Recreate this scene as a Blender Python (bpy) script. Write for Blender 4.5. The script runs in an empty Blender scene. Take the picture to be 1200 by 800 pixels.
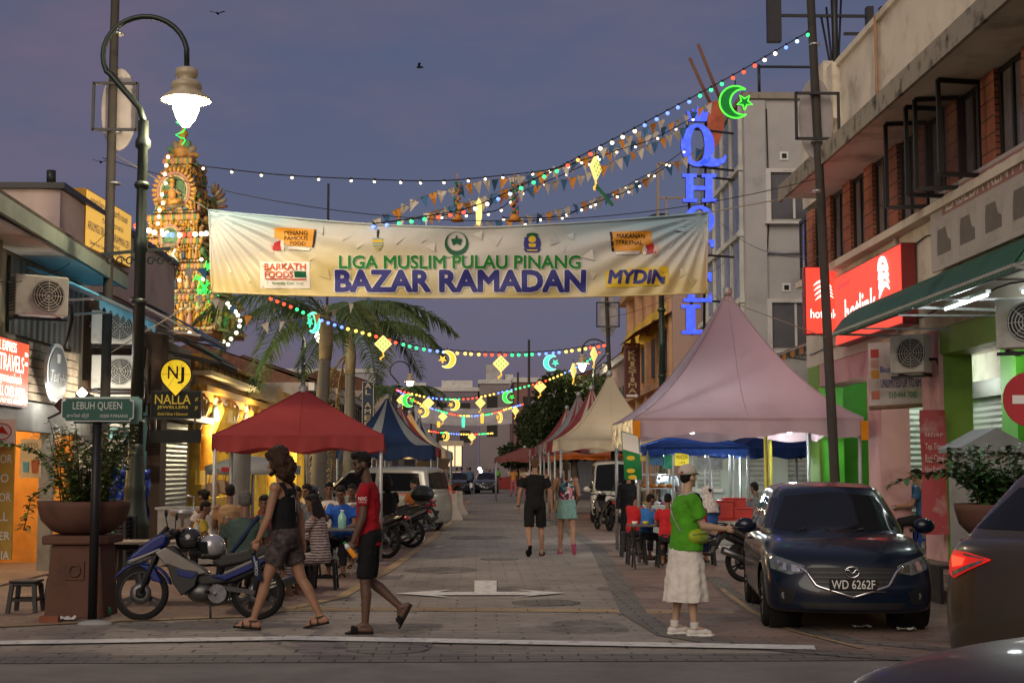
import bpy,bmesh,math,random
from math import sin,cos,pi,atan,tan,sqrt
from mathutils import Vector,Matrix,Euler,noise
from mathutils.bvhtree import BVHTree
R=math.radians
SC=bpy.context.scene
COL=SC.collection
RND=random.Random(11)
# ---------------------------------------------------------------- camera, sky, sun, exposure
FPX=1667.0
CAMZ=1.62
PITCH=atan(150/FPX)
YAW=-atan(42*cos(PITCH)/FPX)
cam_d=bpy.data.cameras.new('camera')
cam_d.sensor_width=36.0
cam_d.lens=FPX/1200*36
cam_d.clip_start=0.1
cam_d.clip_end=2000
cam=bpy.data.objects.new('camera',cam_d)
COL.objects.link(cam)
cam.location=(0,0,CAMZ)
cam.rotation_euler=(R(90)+PITCH,0,YAW)
SC.camera=cam
_M=cam.rotation_euler.to_matrix()
def ray(px,py):
 return _M@Vector(((px-600)/FPX,-(py-400)/FPX,-1))
def P(px,py,Y):
 d=ray(px,py);t=Y/d.y
 return Vector((d.x*t,Y,CAMZ+d.z*t))
def G(px,py,z=0.0):
 d=ray(px,py);t=(z-CAMZ)/d.z
 return Vector((d.x*t,d.y*t,z))
SC.view_settings.view_transform='Standard'
SC.view_settings.look='None'
SC.view_settings.exposure=0.0
SC.view_settings.gamma=1.0
SC.render.engine='CYCLES'
SC.cycles.use_denoising=True
SC.cycles.sample_clamp_indirect=3.0
SC.cycles.max_bounces=6
SC.cycles.caustics_reflective=False
SC.cycles.caustics_refractive=False
SUN_EL,SUN_AZ=28.0,200.0
world=bpy.data.worlds.new('World');SC.world=world;world.use_nodes=True
nt=world.node_tree;N=nt.nodes;L=nt.links;N.clear()
def nn(t,**kw):
 n=N.new(t)
 for k,v in kw.items():setattr(n,k,v)
 return n
out=nn('ShaderNodeOutputWorld');add=nn('ShaderNodeAddShader')
sky=nn('ShaderNodeTexSky',sky_type='NISHITA',sun_disc=False)
sky.sun_elevation=R(2.0);sky.sun_rotation=R(SUN_AZ);sky.dust_density=2.0;sky.ozone_density=2.5
b1=nn('ShaderNodeBackground');b1.inputs['Strength'].default_value=0.05
L.new(sky.outputs[0],b1.inputs[0])
tc=nn('ShaderNodeTexCoord');sep=nn('ShaderNodeSeparateXYZ');L.new(tc.outputs['Generated'],sep.inputs[0])
rampz=nn('ShaderNodeValToRGB');L.new(sep.outputs['Z'],rampz.inputs[0])
e=rampz.color_ramp.elements
e[0].position=0.0;e[0].color=(.105,.088,.150,1)
e[1].position=1.0;e[1].color=(.17,.18,.25,1)
for p_,c_ in((.10,(.088,.082,.160,1)),(.22,(.078,.074,.140,1)),(.36,(.066,.070,.127,1)),(.6,(.11,.125,.20,1))):
 q=e.new(p_);q.color=c_
mp=nn('ShaderNodeMapping');mp.inputs['Scale'].default_value=(2.2,2.2,7.0);mp.inputs['Location'].default_value=(.7,0,.4)
L.new(tc.outputs['Generated'],mp.inputs[0])
cl=nn('ShaderNodeTexNoise');cl.inputs['Scale'].default_value=1.6;cl.inputs['Detail'].default_value=6;cl.inputs['Roughness'].default_value=.55
L.new(mp.outputs[0],cl.inputs[0])
clr=nn('ShaderNodeValToRGB');L.new(cl.outputs[0],clr.inputs[0])
clr.color_ramp.elements[0].position=.42;clr.color_ramp.elements[1].position=.72
mixc=nn('ShaderNodeMixRGB');mixc.inputs[2].default_value=(.158,.092,.132,1)
mulc=nn('ShaderNodeMath',operation='MULTIPLY');mulc.inputs[1].default_value=.85
L.new(clr.outputs[0],mulc.inputs[0]);L.new(mulc.outputs[0],mixc.inputs[0]);L.new(rampz.outputs[0],mixc.inputs[1])
mr=nn('ShaderNodeMapRange');mr.inputs[1].default_value=.25;mr.inputs[2].default_value=-.9;L.new(sep.outputs['Y'],mr.inputs[0])
mixb=nn('ShaderNodeMixRGB');mixb.inputs[2].default_value=(.24,.195,.17,1)
L.new(mr.outputs[0],mixb.inputs[0]);L.new(mixc.outputs[0],mixb.inputs[1])
b2=nn('ShaderNodeBackground');b2.inputs['Strength'].default_value=1.0;L.new(mixb.outputs[0],b2.inputs[0])
L.new(b1.outputs[0],add.inputs[0]);L.new(b2.outputs[0],add.inputs[1]);L.new(add.outputs[0],out.inputs[0])
sun_d=bpy.data.lights.new('sun','SUN');sun_d.energy=1.35;sun_d.angle=R(40);sun_d.color=(1,.86,.72)
sun=bpy.data.objects.new('sun',sun_d);COL.objects.link(sun)
sun.rotation_euler=(R(90-SUN_EL),0,R(180-SUN_AZ))
# ---------------------------------------------------------------- helpers
def hexc(h):
 h=h.lstrip('#');v=[int(h[i:i+2],16)/255 for i in(0,2,4)]
 return tuple((c/12.92 if c<=.04045 else((c+.055)/1.055)**2.4)for c in v)
_MATS={}
def mat(name,col=(.5,.5,.5),rough=.6,metal=0.0,var=.14,scale=3.0,bump=.0,bscale=40.0,coat=0.0,emit=0.0,ecol=None,streak=0.0,dirt=None,trans=0.0,spec=.5):
 if name in _MATS:return _MATS[name]
 if isinstance(col,str):col=hexc(col)
 m=bpy.data.materials.new(name);m.use_nodes=True;_MATS[name]=m
 t=m.node_tree;ns=t.nodes;ls=t.links
 b=ns['Principled BSDF']
 b.inputs['Metallic'].default_value=metal
 b.inputs['Coat Weight'].default_value=coat
 b.inputs['Specular IOR Level'].default_value=(spec*.6 if col[0]<.05 and not metal and not coat else spec)if rough<.6 else .16
 if coat:b.inputs['Coat Roughness'].default_value=.06
 b.inputs['Base Color'].default_value=(*col,1);b.inputs['Roughness'].default_value=rough
 if emit:
  b.inputs['Emission Color'].default_value=(*(ecol or col),1);b.inputs['Emission Strength'].default_value=emit
  return m
 c=ns.new('ShaderNodeTexCoord')
 if var or dirt:
  n=ns.new('ShaderNodeTexNoise');n.inputs['Scale'].default_value=scale;n.inputs['Detail'].default_value=7;n.inputs['Roughness'].default_value=.62
  src=c.outputs['Object']
  if streak:
   mpn=ns.new('ShaderNodeMapping');mpn.inputs['Scale'].default_value=(1,1,1-streak);ls.new(src,mpn.inputs[0]);src=mpn.outputs[0]
  ls.new(src,n.inputs[0])
  rp=ns.new('ShaderNodeValToRGB');ls.new(n.outputs[0],rp.inputs[0])
  lo=dirt if dirt else tuple(x*(1-var)for x in col);hi=tuple(min(1,x*(1+var))for x in col)
  e=rp.color_ramp.elements
  e[0].color=(*lo,1);e[1].color=(*hi,1);e[0].position=.32;e[1].position=.68
  if dirt:
   e[0].position=.30;e[1].position=.75;k=e.new(.47);k.color=(*col,1)
  ls.new(rp.outputs[0],b.inputs['Base Color'])
  mr_=ns.new('ShaderNodeMapRange');mr_.inputs[3].default_value=max(0,rough-.09);mr_.inputs[4].default_value=min(1,rough+.09)
  ls.new(n.outputs[0],mr_.inputs[0]);ls.new(mr_.outputs[0],b.inputs['Roughness'])
 if bump:
  n2=ns.new('ShaderNodeTexNoise');n2.inputs['Scale'].default_value=bscale;n2.inputs['Detail'].default_value=4;ls.new(c.outputs['Object'],n2.inputs[0])
  bp=ns.new('ShaderNodeBump');bp.inputs['Strength'].default_value=bump;bp.inputs['Distance'].default_value=.02
  ls.new(n2.outputs[0],bp.inputs['Height']);ls.new(bp.outputs[0],b.inputs['Normal'])
 return m
def brickmat(name,c1,c2,mortar,w,h,msize,rough=.85,rot=None,bump=.4,offs=.5,noise_amt=.25,var2=.5,patchy=False):
 if name in _MATS:return _MATS[name]
 m=bpy.data.materials.new(name);m.use_nodes=True;_MATS[name]=m
 t=m.node_tree;ns=t.nodes;ls=t.links;b=ns['Principled BSDF'];b.inputs['Roughness'].default_value=rough;b.inputs['Specular IOR Level'].default_value=.3
 c=ns.new('ShaderNodeTexCoord');mpn=ns.new('ShaderNodeMapping');ls.new(c.outputs['Object'],mpn.inputs[0])
 if rot:mpn.inputs['Rotation'].default_value=rot
 br=ns.new('ShaderNodeTexBrick');ls.new(mpn.outputs[0],br.inputs[0]);br.offset=offs
 br.inputs['Scale'].default_value=1;br.inputs['Brick Width'].default_value=w;br.inputs['Row Height'].default_value=h;br.inputs['Mortar Size'].default_value=msize
 br.inputs['Mortar Smooth'].default_value=.2;br.inputs['Bias'].default_value=-.1
 br.inputs['Color1'].default_value=(*c1,1);br.inputs['Color2'].default_value=(*c2,1);br.inputs['Mortar'].default_value=(*mortar,1)
 n=ns.new('ShaderNodeTexNoise');n.inputs['Scale'].default_value=var2;n.inputs['Detail'].default_value=8;n.inputs['Roughness'].default_value=.65;ls.new(c.outputs['Object'],n.inputs[0])
 mr_=ns.new('ShaderNodeMapRange');mr_.inputs[1].default_value=.3;mr_.inputs[2].default_value=.7;mr_.inputs[3].default_value=1-noise_amt;mr_.inputs[4].default_value=1+noise_amt
 ls.new(n.outputs[0],mr_.inputs[0])
 csrc=br.outputs[0]
 if patchy:
  pn=ns.new('ShaderNodeTexNoise');pn.inputs['Scale'].default_value=4.2;pn.inputs['Detail'].default_value=2;ls.new(c.outputs['Object'],pn.inputs[0])
  pr=ns.new('ShaderNodeMapRange');pr.inputs[1].default_value=.50;pr.inputs[2].default_value=.60;pr.inputs[3].default_value=.15;ls.new(pn.outputs[0],pr.inputs[0])
  pm=ns.new('ShaderNodeMath');pm.operation='MULTIPLY';ls.new(br.outputs['Fac'],pm.inputs[0]);ls.new(pr.outputs[0],pm.inputs[1])
  br2=ns.new('ShaderNodeTexBrick');ls.new(mpn.outputs[0],br2.inputs[0]);br2.offset=offs
  for k_ in('Scale','Brick Width','Row Height'):br2.inputs[k_].default_value=br.inputs[k_].default_value
  br2.inputs['Mortar Size'].default_value=0;br2.inputs['Bias'].default_value=-.1
  for k_,v_ in(('Color1',c1),('Color2',c2),('Mortar',c1)):br2.inputs[k_].default_value=(*v_,1)
  mm=ns.new('ShaderNodeMixRGB');ls.new(pm.outputs[0],mm.inputs[0]);ls.new(br2.outputs[0],mm.inputs[1]);mm.inputs[2].default_value=(*mortar,1);csrc=mm.outputs[0]
 mx=ns.new('ShaderNodeVectorMath');mx.operation='SCALE';ls.new(csrc,mx.inputs[0]);ls.new(mr_.outputs[0],mx.inputs['Scale'])
 ls.new(mx.outputs[0],b.inputs['Base Color'])
 n3=ns.new('ShaderNodeTexNoise');n3.inputs['Scale'].default_value=60;ls.new(c.outputs['Object'],n3.inputs[0])
 ma=ns.new('ShaderNodeMath');ma.operation='MULTIPLY_ADD';ma.inputs[1].default_value=-1.0;ls.new(br.outputs['Fac'],ma.inputs[0])
 m2=ns.new('ShaderNodeMath');m2.operation='MULTIPLY';m2.inputs[1].default_value=.5;ls.new(n3.outputs[0],m2.inputs[0]);ls.new(m2.outputs[0],ma.inputs[2])
 bp=ns.new('ShaderNodeBump');bp.inputs['Strength'].default_value=bump;bp.inputs['Distance'].default_value=.01;ls.new(ma.outputs[0],bp.inputs['Height']);ls.new(bp.outputs[0],b.inputs['Normal'])
 return m
def emi(name,col,s,sample=False):
 if name in _MATS:return _MATS[name]
 if isinstance(col,str):col=hexc(col)
 m=mat(name,col,.5,emit=s,ecol=col)
 if not sample:m.cycles.emission_sampling='NONE'
 return m
def translucent(m,fac,col):
 t=m.node_tree;tb=t.nodes.new('ShaderNodeBsdfTranslucent');tb.inputs[0].default_value=(*col,1);mx=t.nodes.new('ShaderNodeMixShader');mx.inputs[0].default_value=fac
 t.links.new(t.nodes['Principled BSDF'].outputs[0],mx.inputs[1]);t.links.new(tb.outputs[0],mx.inputs[2]);t.links.new(mx.outputs[0],t.nodes['Material Output'].inputs[0]);return m
class MB:
 def __init__(s):s.v=[];s.f=[];s.sm=[];s.mi=[];s.m=0
 def add(s,vs,fs,smooth=False):
  o=len(s.v);s.v.extend(tuple(v)for v in vs)
  for f in fs:s.f.append(tuple(i+o for i in f));s.sm.append(smooth);s.mi.append(s.m)
  return s
 def box(s,c,d,rot=None):
  hx,hy,hz=d[0]/2,d[1]/2,d[2]/2
  vs=[Vector((x,y,z))for x in(-hx,hx)for y in(-hy,hy)for z in(-hz,hz)]
  if rot:vs=[rot@v for v in vs]
  c=Vector(c)
  return s.add([v+c for v in vs],[(0,1,3,2),(4,6,7,5),(0,4,5,1),(2,3,7,6),(0,2,6,4),(1,5,7,3)])
 def bx(s,x0,x1,y0,y1,z0,z1):return s.box(((x0+x1)/2,(y0+y1)/2,(z0+z1)/2),(abs(x1-x0),abs(y1-y0),abs(z1-z0)))
 def beam(s,p,q,w,h=None,up=(0,0,1)):
  p=Vector(p);q=Vector(q);h=h or w;d=(q-p)
  if d.length<1e-6:return s
  y=d.normalized();u=Vector(up)
  if abs(y.dot(u))>.98:u=Vector((1,0,0))
  x=y.cross(u).normalized();z=x.cross(y)
  return s.box((p+q)/2,(w,d.length,h),Matrix((x,y,z)).transposed())
 def ring_loft(s,rings,cap=True,smooth=True,closed=True):
  n=len(rings[0]);vs=[v for r in rings for v in r];fs=[]
  for i in range(len(rings)-1):
   for j in range(n if closed else n-1):
    k=(j+1)%n
    fs.append((i*n+j,i*n+k,(i+1)*n+k,(i+1)*n+j))
  s.add(vs,fs,smooth)
  if cap and closed:
   o=len(s.v)-len(vs)
   s.f.append(tuple(o+j for j in reversed(range(n))));s.sm.append(False);s.mi.append(s.m)
   s.f.append(tuple(o+(len(rings)-1)*n+j for j in range(n)));s.sm.append(False);s.mi.append(s.m)
  return s
 def tube(s,pts,r,n=8,cap=True):
  pts=[Vector(p)for p in pts];rs=r if isinstance(r,(list,tuple))else[r]*len(pts)
  rings=[];prev=None
  for i,p in enumerate(pts):
   d=(pts[min(i+1,len(pts)-1)]-pts[max(i-1,0)]).normalized()
   if prev is None:
    a=Vector((0,0,1))if abs(d.z)<.9 else Vector((1,0,0));x=d.cross(a).normalized()
   else:
    x=(prev-d*prev.dot(d))
    x=x.normalized()if x.length>1e-6 else d.orthogonal().normalized()
   prev=x;y=d.cross(x)
   rings.append([p+(x*cos(2*pi*k/n)+y*sin(2*pi*k/n))*rs[i]for k in range(n)])
  return s.ring_loft(rings,cap)
 def lathe(s,prof,n=16,c=(0,0,0),M=None,smooth=True,cap=True):
  c=Vector(c);rings=[]
  for r,z in prof:
   rr=[]
   for k in range(n):
    v=Vector((r*cos(2*pi*k/n),r*sin(2*pi*k/n),z))
    if M:v=M@v
    rr.append(v+c)
   rings.append(rr)
  return s.ring_loft(rings,cap,smooth)
 def sphere(s,c,r,n=12,m=8,M=None):
  if not isinstance(r,(tuple,list)):r=(r,r,r)
  c=Vector(c);rings=[]
  for i in range(m+1):
   t=pi*(i if 0<i<m else(.02 if i==0 else m-.02))/m
   rr=[]
   for k in range(n):
    v=Vector((r[0]*sin(t)*cos(2*pi*k/n),r[1]*sin(t)*sin(2*pi*k/n),-r[2]*cos(t)))
    if M:v=M@v
    rr.append(v+c)
   rings.append(rr)
  return s.ring_loft(rings,True,True)
 def capsule(s,p,q,r1,r2=None,n=12,flat=0):
  p=Vector(p);q=Vector(q);r2=r1 if r2 is None else r2
  d=q-p;L_=max(d.length,1e-5);d=d/L_;pts=[];rs=[]
  if not flat&1:
   for a in(80,55,28):pts.append(p-d*r1*sin(R(a)));rs.append(r1*cos(R(a)))
  for k in range(5):pts.append(p+d*L_*k/4);rs.append(r1+(r2-r1)*k/4)
  if not flat&2:
   for a in(28,55,80):pts.append(q+d*r2*sin(R(a)));rs.append(r2*cos(R(a)))
  return s.tube(pts,rs,n)
 def eloft(s,secs,M,o,n=16):
  rings=[]
  for(x,y,z,rx,ry)in secs:
   rings.append([o+M@Vector((x+rx*cos(2*pi*k/n),y+ry*sin(2*pi*k/n),z))for k in range(n)])
  return s.ring_loft(rings)
 def prism(s,poly,t,o=(0,0,0),ux=(1,0,0),uy=(0,0,1),uz=None,smooth=False):
  o=Vector(o);ux=Vector(ux);uy=Vector(uy);uz=Vector(uz)if uz else ux.cross(uy)
  n=len(poly)
  a=[o+ux*p[0]+uy*p[1]-uz*t/2 for p in poly];b=[o+ux*p[0]+uy*p[1]+uz*t/2 for p in poly]
  fs=[tuple(reversed(range(n))),tuple(range(n,2*n))]+[(i,(i+1)%n,n+(i+1)%n,n+i)for i in range(n)]
  return s.add(a+b,fs,smooth)
 def grid(s,fn,nu,nv,smooth=True):
  vs=[fn(i/nu,j/nv)for j in range(nv+1)for i in range(nu+1)]
  fs=[(j*(nu+1)+i,j*(nu+1)+i+1,(j+1)*(nu+1)+i+1,(j+1)*(nu+1)+i)for j in range(nv)for i in range(nu)]
  return s.add(vs,fs,smooth)
 def quad(s,a,b,c,d):return s.add([a,b,c,d],[(0,1,2,3)])
 def merge(s,o,M=None):
  return s.add([(M@Vector(v))if M else v for v in o.v],o.f,False)
 def mesh(s,name,mats):
  me=bpy.data.meshes.new(name);me.from_pydata(s.v,[],s.f)
  for m in(mats if isinstance(mats,(list,tuple))else[mats]):me.materials.append(m)
  me.polygons.foreach_set('use_smooth',s.sm);me.polygons.foreach_set('material_index',s.mi)
  bm=bmesh.new();bm.from_mesh(me);bmesh.ops.recalc_face_normals(bm,faces=bm.faces);bm.to_mesh(me);bm.free()
  me.update()
  return me
 def build(s,name,mats,parent=None,world=False,bevel=0,seg=2):
  if world and parent is not None:
   l=parent.location;s.v=[(v[0]-l.x,v[1]-l.y,v[2]-l.z)for v in s.v]
  o=bpy.data.objects.new(name,s.mesh(name,mats));COL.objects.link(o)
  if parent is not None:o.parent=parent
  if bevel:
   b=o.modifiers.new('bevel','BEVEL');b.width=bevel;b.segments=seg;b.limit_method='ANGLE';b.angle_limit=R(40);b.harden_normals=False
  return o
LABELS={}
def thing(name,label,cat,loc=(0,0,0),rz=0,group=None):
 o=bpy.data.objects.new(name,None);COL.objects.link(o);o.empty_display_size=.1
 o.location=loc;o.rotation_euler=(0,0,rz);o['label']=label;o['category']=cat
 if group:o['group']=group
 return o
def tag(o,label,cat,group=None):
 o['label']=label;o['category']=cat
 if group:o['group']=group
 return o
def structure(o):o['kind']='structure';return o
def stuff(o):o['kind']='stuff';return o
def kids(o):return[c for c in bpy.data.objects if c.parent==o]
def dup(o,parent=None,label=None,loc=None,rz=None):
 c=o.copy();COL.objects.link(c)
 if parent:c.parent=parent
 if label:c['label']=label
 if loc is not None:c.location=loc
 if rz is not None:c.rotation_euler=(0,0,rz)
 for k in kids(o):dup(k,c)
 return c
def text(mb,s,w,h,o,ux,uy,depth=.01,bold=.0,fit=True,shear=0):
 """lettering w x h metres, centred at o in the plane ux, uy"""
 cu=bpy.data.curves.new('t','FONT');cu.body=s;cu.size=1;cu.align_x='CENTER';cu.offset=0;cu.extrude=0;cu.resolution_u=3;cu.shear=shear
 ob=bpy.data.objects.new('t',cu);me=bpy.data.meshes.new_from_object(ob)
 vs=[v.co.copy()for v in me.vertices]
 if vs:
  x0=min(v.x for v in vs);x1=max(v.x for v in vs);y0=min(v.y for v in vs);y1=max(v.y for v in vs)
  sx=w/max(x1-x0,1e-5);sy=h/max(y1-y0,1e-5)
  if not fit:sx=sy=min(sx,sy)
  o=Vector(o);ux=Vector(ux).normalized();uy=Vector(uy).normalized();nz=ux.cross(uy)
  vv=[o+ux*(v.x-(x0+x1)/2)*sx+uy*(v.y-(y0+y1)/2)*sy+nz*depth for v in vs]
  fs=[tuple(p.vertices)for p in me.polygons];b_=bold*.55
  if bold<=.002:mb.add(vv,fs)
  else:
   n_=8 if bold>.05 else 4
   for i in range(n_):
    a=2*pi*(i+.5)/n_;sh=ux*cos(a)*b_*sx+uy*sin(a)*b_*sy+nz*.0005*i;mb.add([v+sh for v in vv],fs)
 bpy.data.meshes.remove(me);bpy.data.objects.remove(ob);bpy.data.curves.remove(cu)
 return mb
def lamp(name,loc,e,col=(1,.8,.55),r=.08,parent=None,kind='POINT',rot=None,size=None,spot=None):
 d=bpy.data.lights.new(name,kind);d.energy=e;d.color=col
 if kind=='POINT' or kind=='SPOT':d.shadow_soft_size=r
 if kind=='AREA':d.shape='RECTANGLE';d.size=size[0];d.size_y=size[1]
 if spot:d.spot_size=R(spot);d.spot_blend=.6
 o=bpy.data.objects.new(name,d);COL.objects.link(o);o.location=loc
 if rot:o.rotation_euler=rot
 if parent:o.parent=parent
 return o
def crom(xs,ys,x):
 if x<=xs[0]:return ys[0]
 if x>=xs[-1]:return ys[-1]
 for i in range(len(xs)-1):
  if xs[i]<=x<=xs[i+1]:break
 t=(x-xs[i])/(xs[i+1]-xs[i]);n=len(xs)
 def m(k):
  a,b=max(k-1,0),min(k+1,n-1);return(ys[b]-ys[a])/(xs[b]-xs[a])
 h=xs[i+1]-xs[i]
 return((2*t**3-3*t*t+1)*ys[i]+(t**3-2*t*t+t)*h*m(i)+(-2*t**3+3*t*t)*ys[i+1]+(t**3-t*t)*h*m(i+1))
def catenary(p,q,sag,n=24):
 p=Vector(p);q=Vector(q)
 return[p.lerp(q,k/n)-Vector((0,0,4*sag*(k/n)*(1-k/n)))for k in range(n+1)]
def polyline(pts,n):
 """n+1 points spaced evenly along a polyline"""
 pts=[Vector(p)for p in pts];L_=[0]
 for a,b in zip(pts,pts[1:]):L_.append(L_[-1]+(b-a).length)
 out_=[]
 for k in range(n+1):
  d=L_[-1]*k/n;i=0
  while i<len(L_)-2 and L_[i+1]<d:i+=1
  out_.append(pts[i].lerp(pts[i+1],(d-L_[i])/max(L_[i+1]-L_[i],1e-9)))
 return out_
# ---------------------------------------------------------------- materials
M_black=mat('black_paint',(.012,.012,.014),.45)
M_dkmetal=mat('dark_metal',(.03,.03,.032),.45,.3,bump=.1)
M_steel=mat('steel',(.45,.46,.47),.35,.8)
M_galv=mat('galvanised',(.33,.34,.35),.5,.5,scale=8)
M_white=mat('white_paint',(.72,.72,.70),.5,var=.08)
M_offw=mat('off_white',(.60,.58,.54),.6,dirt=(.38,.35,.31),scale=2)
M_cream=mat('cream_plaster',(.68,.61,.50),.85,dirt=(.40,.35,.27),scale=1.1,bump=.15,bscale=12)
M_grime=mat('grimy_edge',(.30,.27,.22),.9,dirt=(.05,.045,.04),scale=3.5,bump=.3)
M_chrome=mat('chrome',(.75,.75,.77),.12,1.0,var=0)
M_rubber=mat('rubber',(.012,.012,.012),.85,var=.2)
M_glass=mat('dark_glass',(.010,.011,.014),.06,var=0,spec=.32)
M_plasblk=mat('black_plastic',(.018,.018,.02),.5)
M_wood=mat('weathered_wood',(.22,.14,.085),.8,var=.35,scale=6)
M_greenpost=mat('dark_green_iron',(.030,.042,.036),.42,.4,bump=.15)
# ---------------------------------------------------------------- ground
asphalt=mat('asphalt',(.205,.190,.175),.9,var=.22,scale=1.3,bump=.7,bscale=90)
pav=brickmat('street_pavers',(.262,.230,.200),(.218,.192,.168),(.050,.045,.040),.46,.19,.016,rough=.72,noise_amt=.36,var2=.42,patchy=True)
red=brickmat('red_pavers',(.235,.165,.135),(.19,.138,.116),(.06,.048,.042),.24,.12,.008,rough=.8,noise_amt=.35,var2=.6,patchy=True)
tan_=brickmat('tan_pavers',(.36,.26,.15),(.30,.22,.13),(.09,.07,.055),.6,.3,.008,noise_amt=.3)
dkp=brickmat('dark_pavers',(.165,.150,.138),(.135,.125,.116),(.05,.047,.043),.3,.2,.01,noise_amt=.3)
paint=mat('road_paint',(.62,.61,.58),.7,dirt=(.30,.27,.24),scale=9)
def stainmat(k):
 m=mat('old_stain_%d'%k,(.12,.105,.095),.6,var=.3,scale=4);t=m.node_tree;tr=t.nodes.new('ShaderNodeBsdfTransparent');mx=t.nodes.new('ShaderNodeMixShader');n_=t.nodes.new('ShaderNodeTexNoise');n_.inputs['Scale'].default_value=2.5;n_.inputs['Detail'].default_value=6;r_=t.nodes.new('ShaderNodeMapRange');r_.inputs[1].default_value=.35;r_.inputs[2].default_value=.7;r_.inputs[3].default_value=1;r_.inputs[4].default_value=.45
 c_=t.nodes.new('ShaderNodeTexCoord');t.links.new(c_.outputs['Object'],n_.inputs[0]);t.links.new(n_.outputs[0],r_.inputs[0]);t.links.new(r_.outputs[0],mx.inputs[0]);t.links.new(t.nodes['Principled BSDF'].outputs[0],mx.inputs[1]);t.links.new(tr.outputs[0],mx.inputs[2]);t.links.new(mx.outputs[0],t.nodes['Material Output'].inputs[0]);return m
def sheet(name,pts,z,m):
 mb=MB();mb.add([(p[0],p[1],z)for p in pts],[tuple(range(len(pts)))])
 return structure(mb.build(name,m))
sheet('ground',[(-900,-300),(900,-300),(900,1500),(-900,1500)],-.012,asphalt)
sheet('road',[(-60,-20),(60,-20),(60,12.3),(-60,12.3)],-.004,asphalt)
sheet('street',[(-7.2,12.3),(7.2,12.3),(7.2,200),(-7.2,200)],0.0,pav)
sheet('street_apron',[(-40,12.25),(40,12.25),(40,12.75),(-40,12.75)],.002,dkp)
def strip(name,pix,w,z,m):
 g=[G(x,y)for x,y in pix];pts=[g[0].lerp(g[1],0)]and g
 lft=[];rgt=[]
 for i,p in enumerate(pts):
  d=(pts[min(i+1,len(pts)-1)]-pts[max(i-1,0)]).normalized();nrm=Vector((-d.y,d.x,0))*w/2
  lft.append(p+nrm);rgt.append(p-nrm)
 mb=MB();mb.add([(p.x,p.y,z)for p in lft+rgt],[(i,i+1,len(pts)+i+1,len(pts)+i)for i in range(len(pts)-1)])
 return structure(mb.build(name,m))
gl=[G(-60,737),G(130,728),G(300,722),G(398,700),G(455,668),G(495,640),G(524,615),G(541,598),G(551,584)]
sheet('pavement',[(-7.2,gl[0].y)]+[(p.x,p.y)for p in gl]+[(gl[-1].x-4.5,gl[-1].y)],.004,red)
gr=[G(620,600),G(660,618),G(699,641),G(722,680),G(743,719),G(787,744),G(860,756),G(1000,768),G(1130,776)]
sheet('pavement',[(p.x,p.y)for p in gr]+[(7.2,gr[-1].y),(7.2,gr[0].y)],.004,red)
strip('pavement_kerb_strip',[(-60,737),(130,728),(300,722),(398,700),(455,668),(495,640),(524,615),(541,598),(551,584)],.16,.010,tan_)
strip('pavement_gutter',[(620,600),(660,618),(699,641),(722,680),(743,719),(787,744),(860,756),(1000,768),(1130,776)],.30,.008,dkp)
strip('pavement_gutter',[(836,676),(858,697),(905,728),(1000,752),(1130,763)],.26,.009,dkp)
strip('pavement_edge_line',[(845,690),(880,716),(930,740),(1010,760)],.07,.013,tan_)
strip('street_band',[(300,714),(470,713.5),(760,716),(860,717)],.42,.006,tan_)
strip('street_line',[(-80,755.5),(330,749)],.30,.016,paint)
strip('street_line',[(330,748.5),(955,760)],.32,.0165,paint)
def arrow():
 q=[]
 for x,y in[(556,681),(582,681),(582,694.5),(624,694.5),(606,691.5),(663,695.5),(600,701),(622,698.2),(512,698.2),(528,701),(463,696.2),(530,691.5),(512,694.8),(556,694.5)]:
  g=G(x,y);q.append((g.x,g.y))
 sheet('street_arrow',q,.0170,paint)
arrow()
strip('street_line',[(520,600.5),(536,600.5)],.25,.012,paint)
g=G(520,751);mbx=MB();mbx.bx(g.x-1.0,g.x-.1,g.y-.5,g.y+.15,.003,.007);structure(mbx.build('street_cover',dkp))
for(px,py,r_)in((640,706,.42),(455,760,.38),(585,655,.35)):
 g=G(px,py);mbx=MB();mbx.lathe([(r_,.003),(r_,.007),(r_*.9,.0075),(.02,.0075)],28,(g.x,g.y,0));structure(mbx.build('street_cover',dkp))
for k,(px,py,r_)in enumerate(((690,735,.5),(520,668,.6),(610,690,.4),(470,735,.45),(740,690,.5),(560,630,.8),(840,720,.5))):
 g=G(px,py);q_=[(g.x+r_*cos(a)*(1+.35*noise.noise((cos(a)*1.5,sin(a)*1.5,k))),g.y+1.3*r_*sin(a)*(1+.35*noise.noise((cos(a)*1.5,sin(a)*1.5,k+9))))for a in[2*pi*j/26 for j in range(26)]]
 sheet('street_stain',q_,.0055+.0003*k,stainmat(k))
# ---------------------------------------------------------------- right hand building with brick piers
brick=brickmat('red_brick',(.42,.155,.085),(.33,.115,.068),(.09,.06,.05),.23,.085,.012,rot=(R(90),0,0),noise_amt=.3,var2=2)
brick_side=brickmat('red_brick_side',(.42,.155,.085),(.33,.115,.068),(.09,.06,.05),.23,.085,.012,rot=(R(90),0,R(90)),noise_amt=.3,var2=2)
M_green=mat('green_paint',(.16,.33,.035),.55,var=.15,dirt=(.10,.20,.03),scale=1.6)
M_bgreen=mat('bright_green_paint',(.085,.48,.035),.55,var=.12)
M_pink=mat('pink_plaster',(.60,.36,.36),.8,dirt=(.42,.24,.23),scale=1.5,bump=.1)
M_shut=mat('shutter_grey',(.36,.38,.38),.5,.3,var=.1)
M_tile=brickmat('floor_tiles',(.21,.15,.12),(.17,.12,.10),(.09,.07,.06),.3,.3,.006,offs=0,bump=.1)
M_frame=mat('dark_window_frame',(.022,.020,.018),.5)
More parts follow.
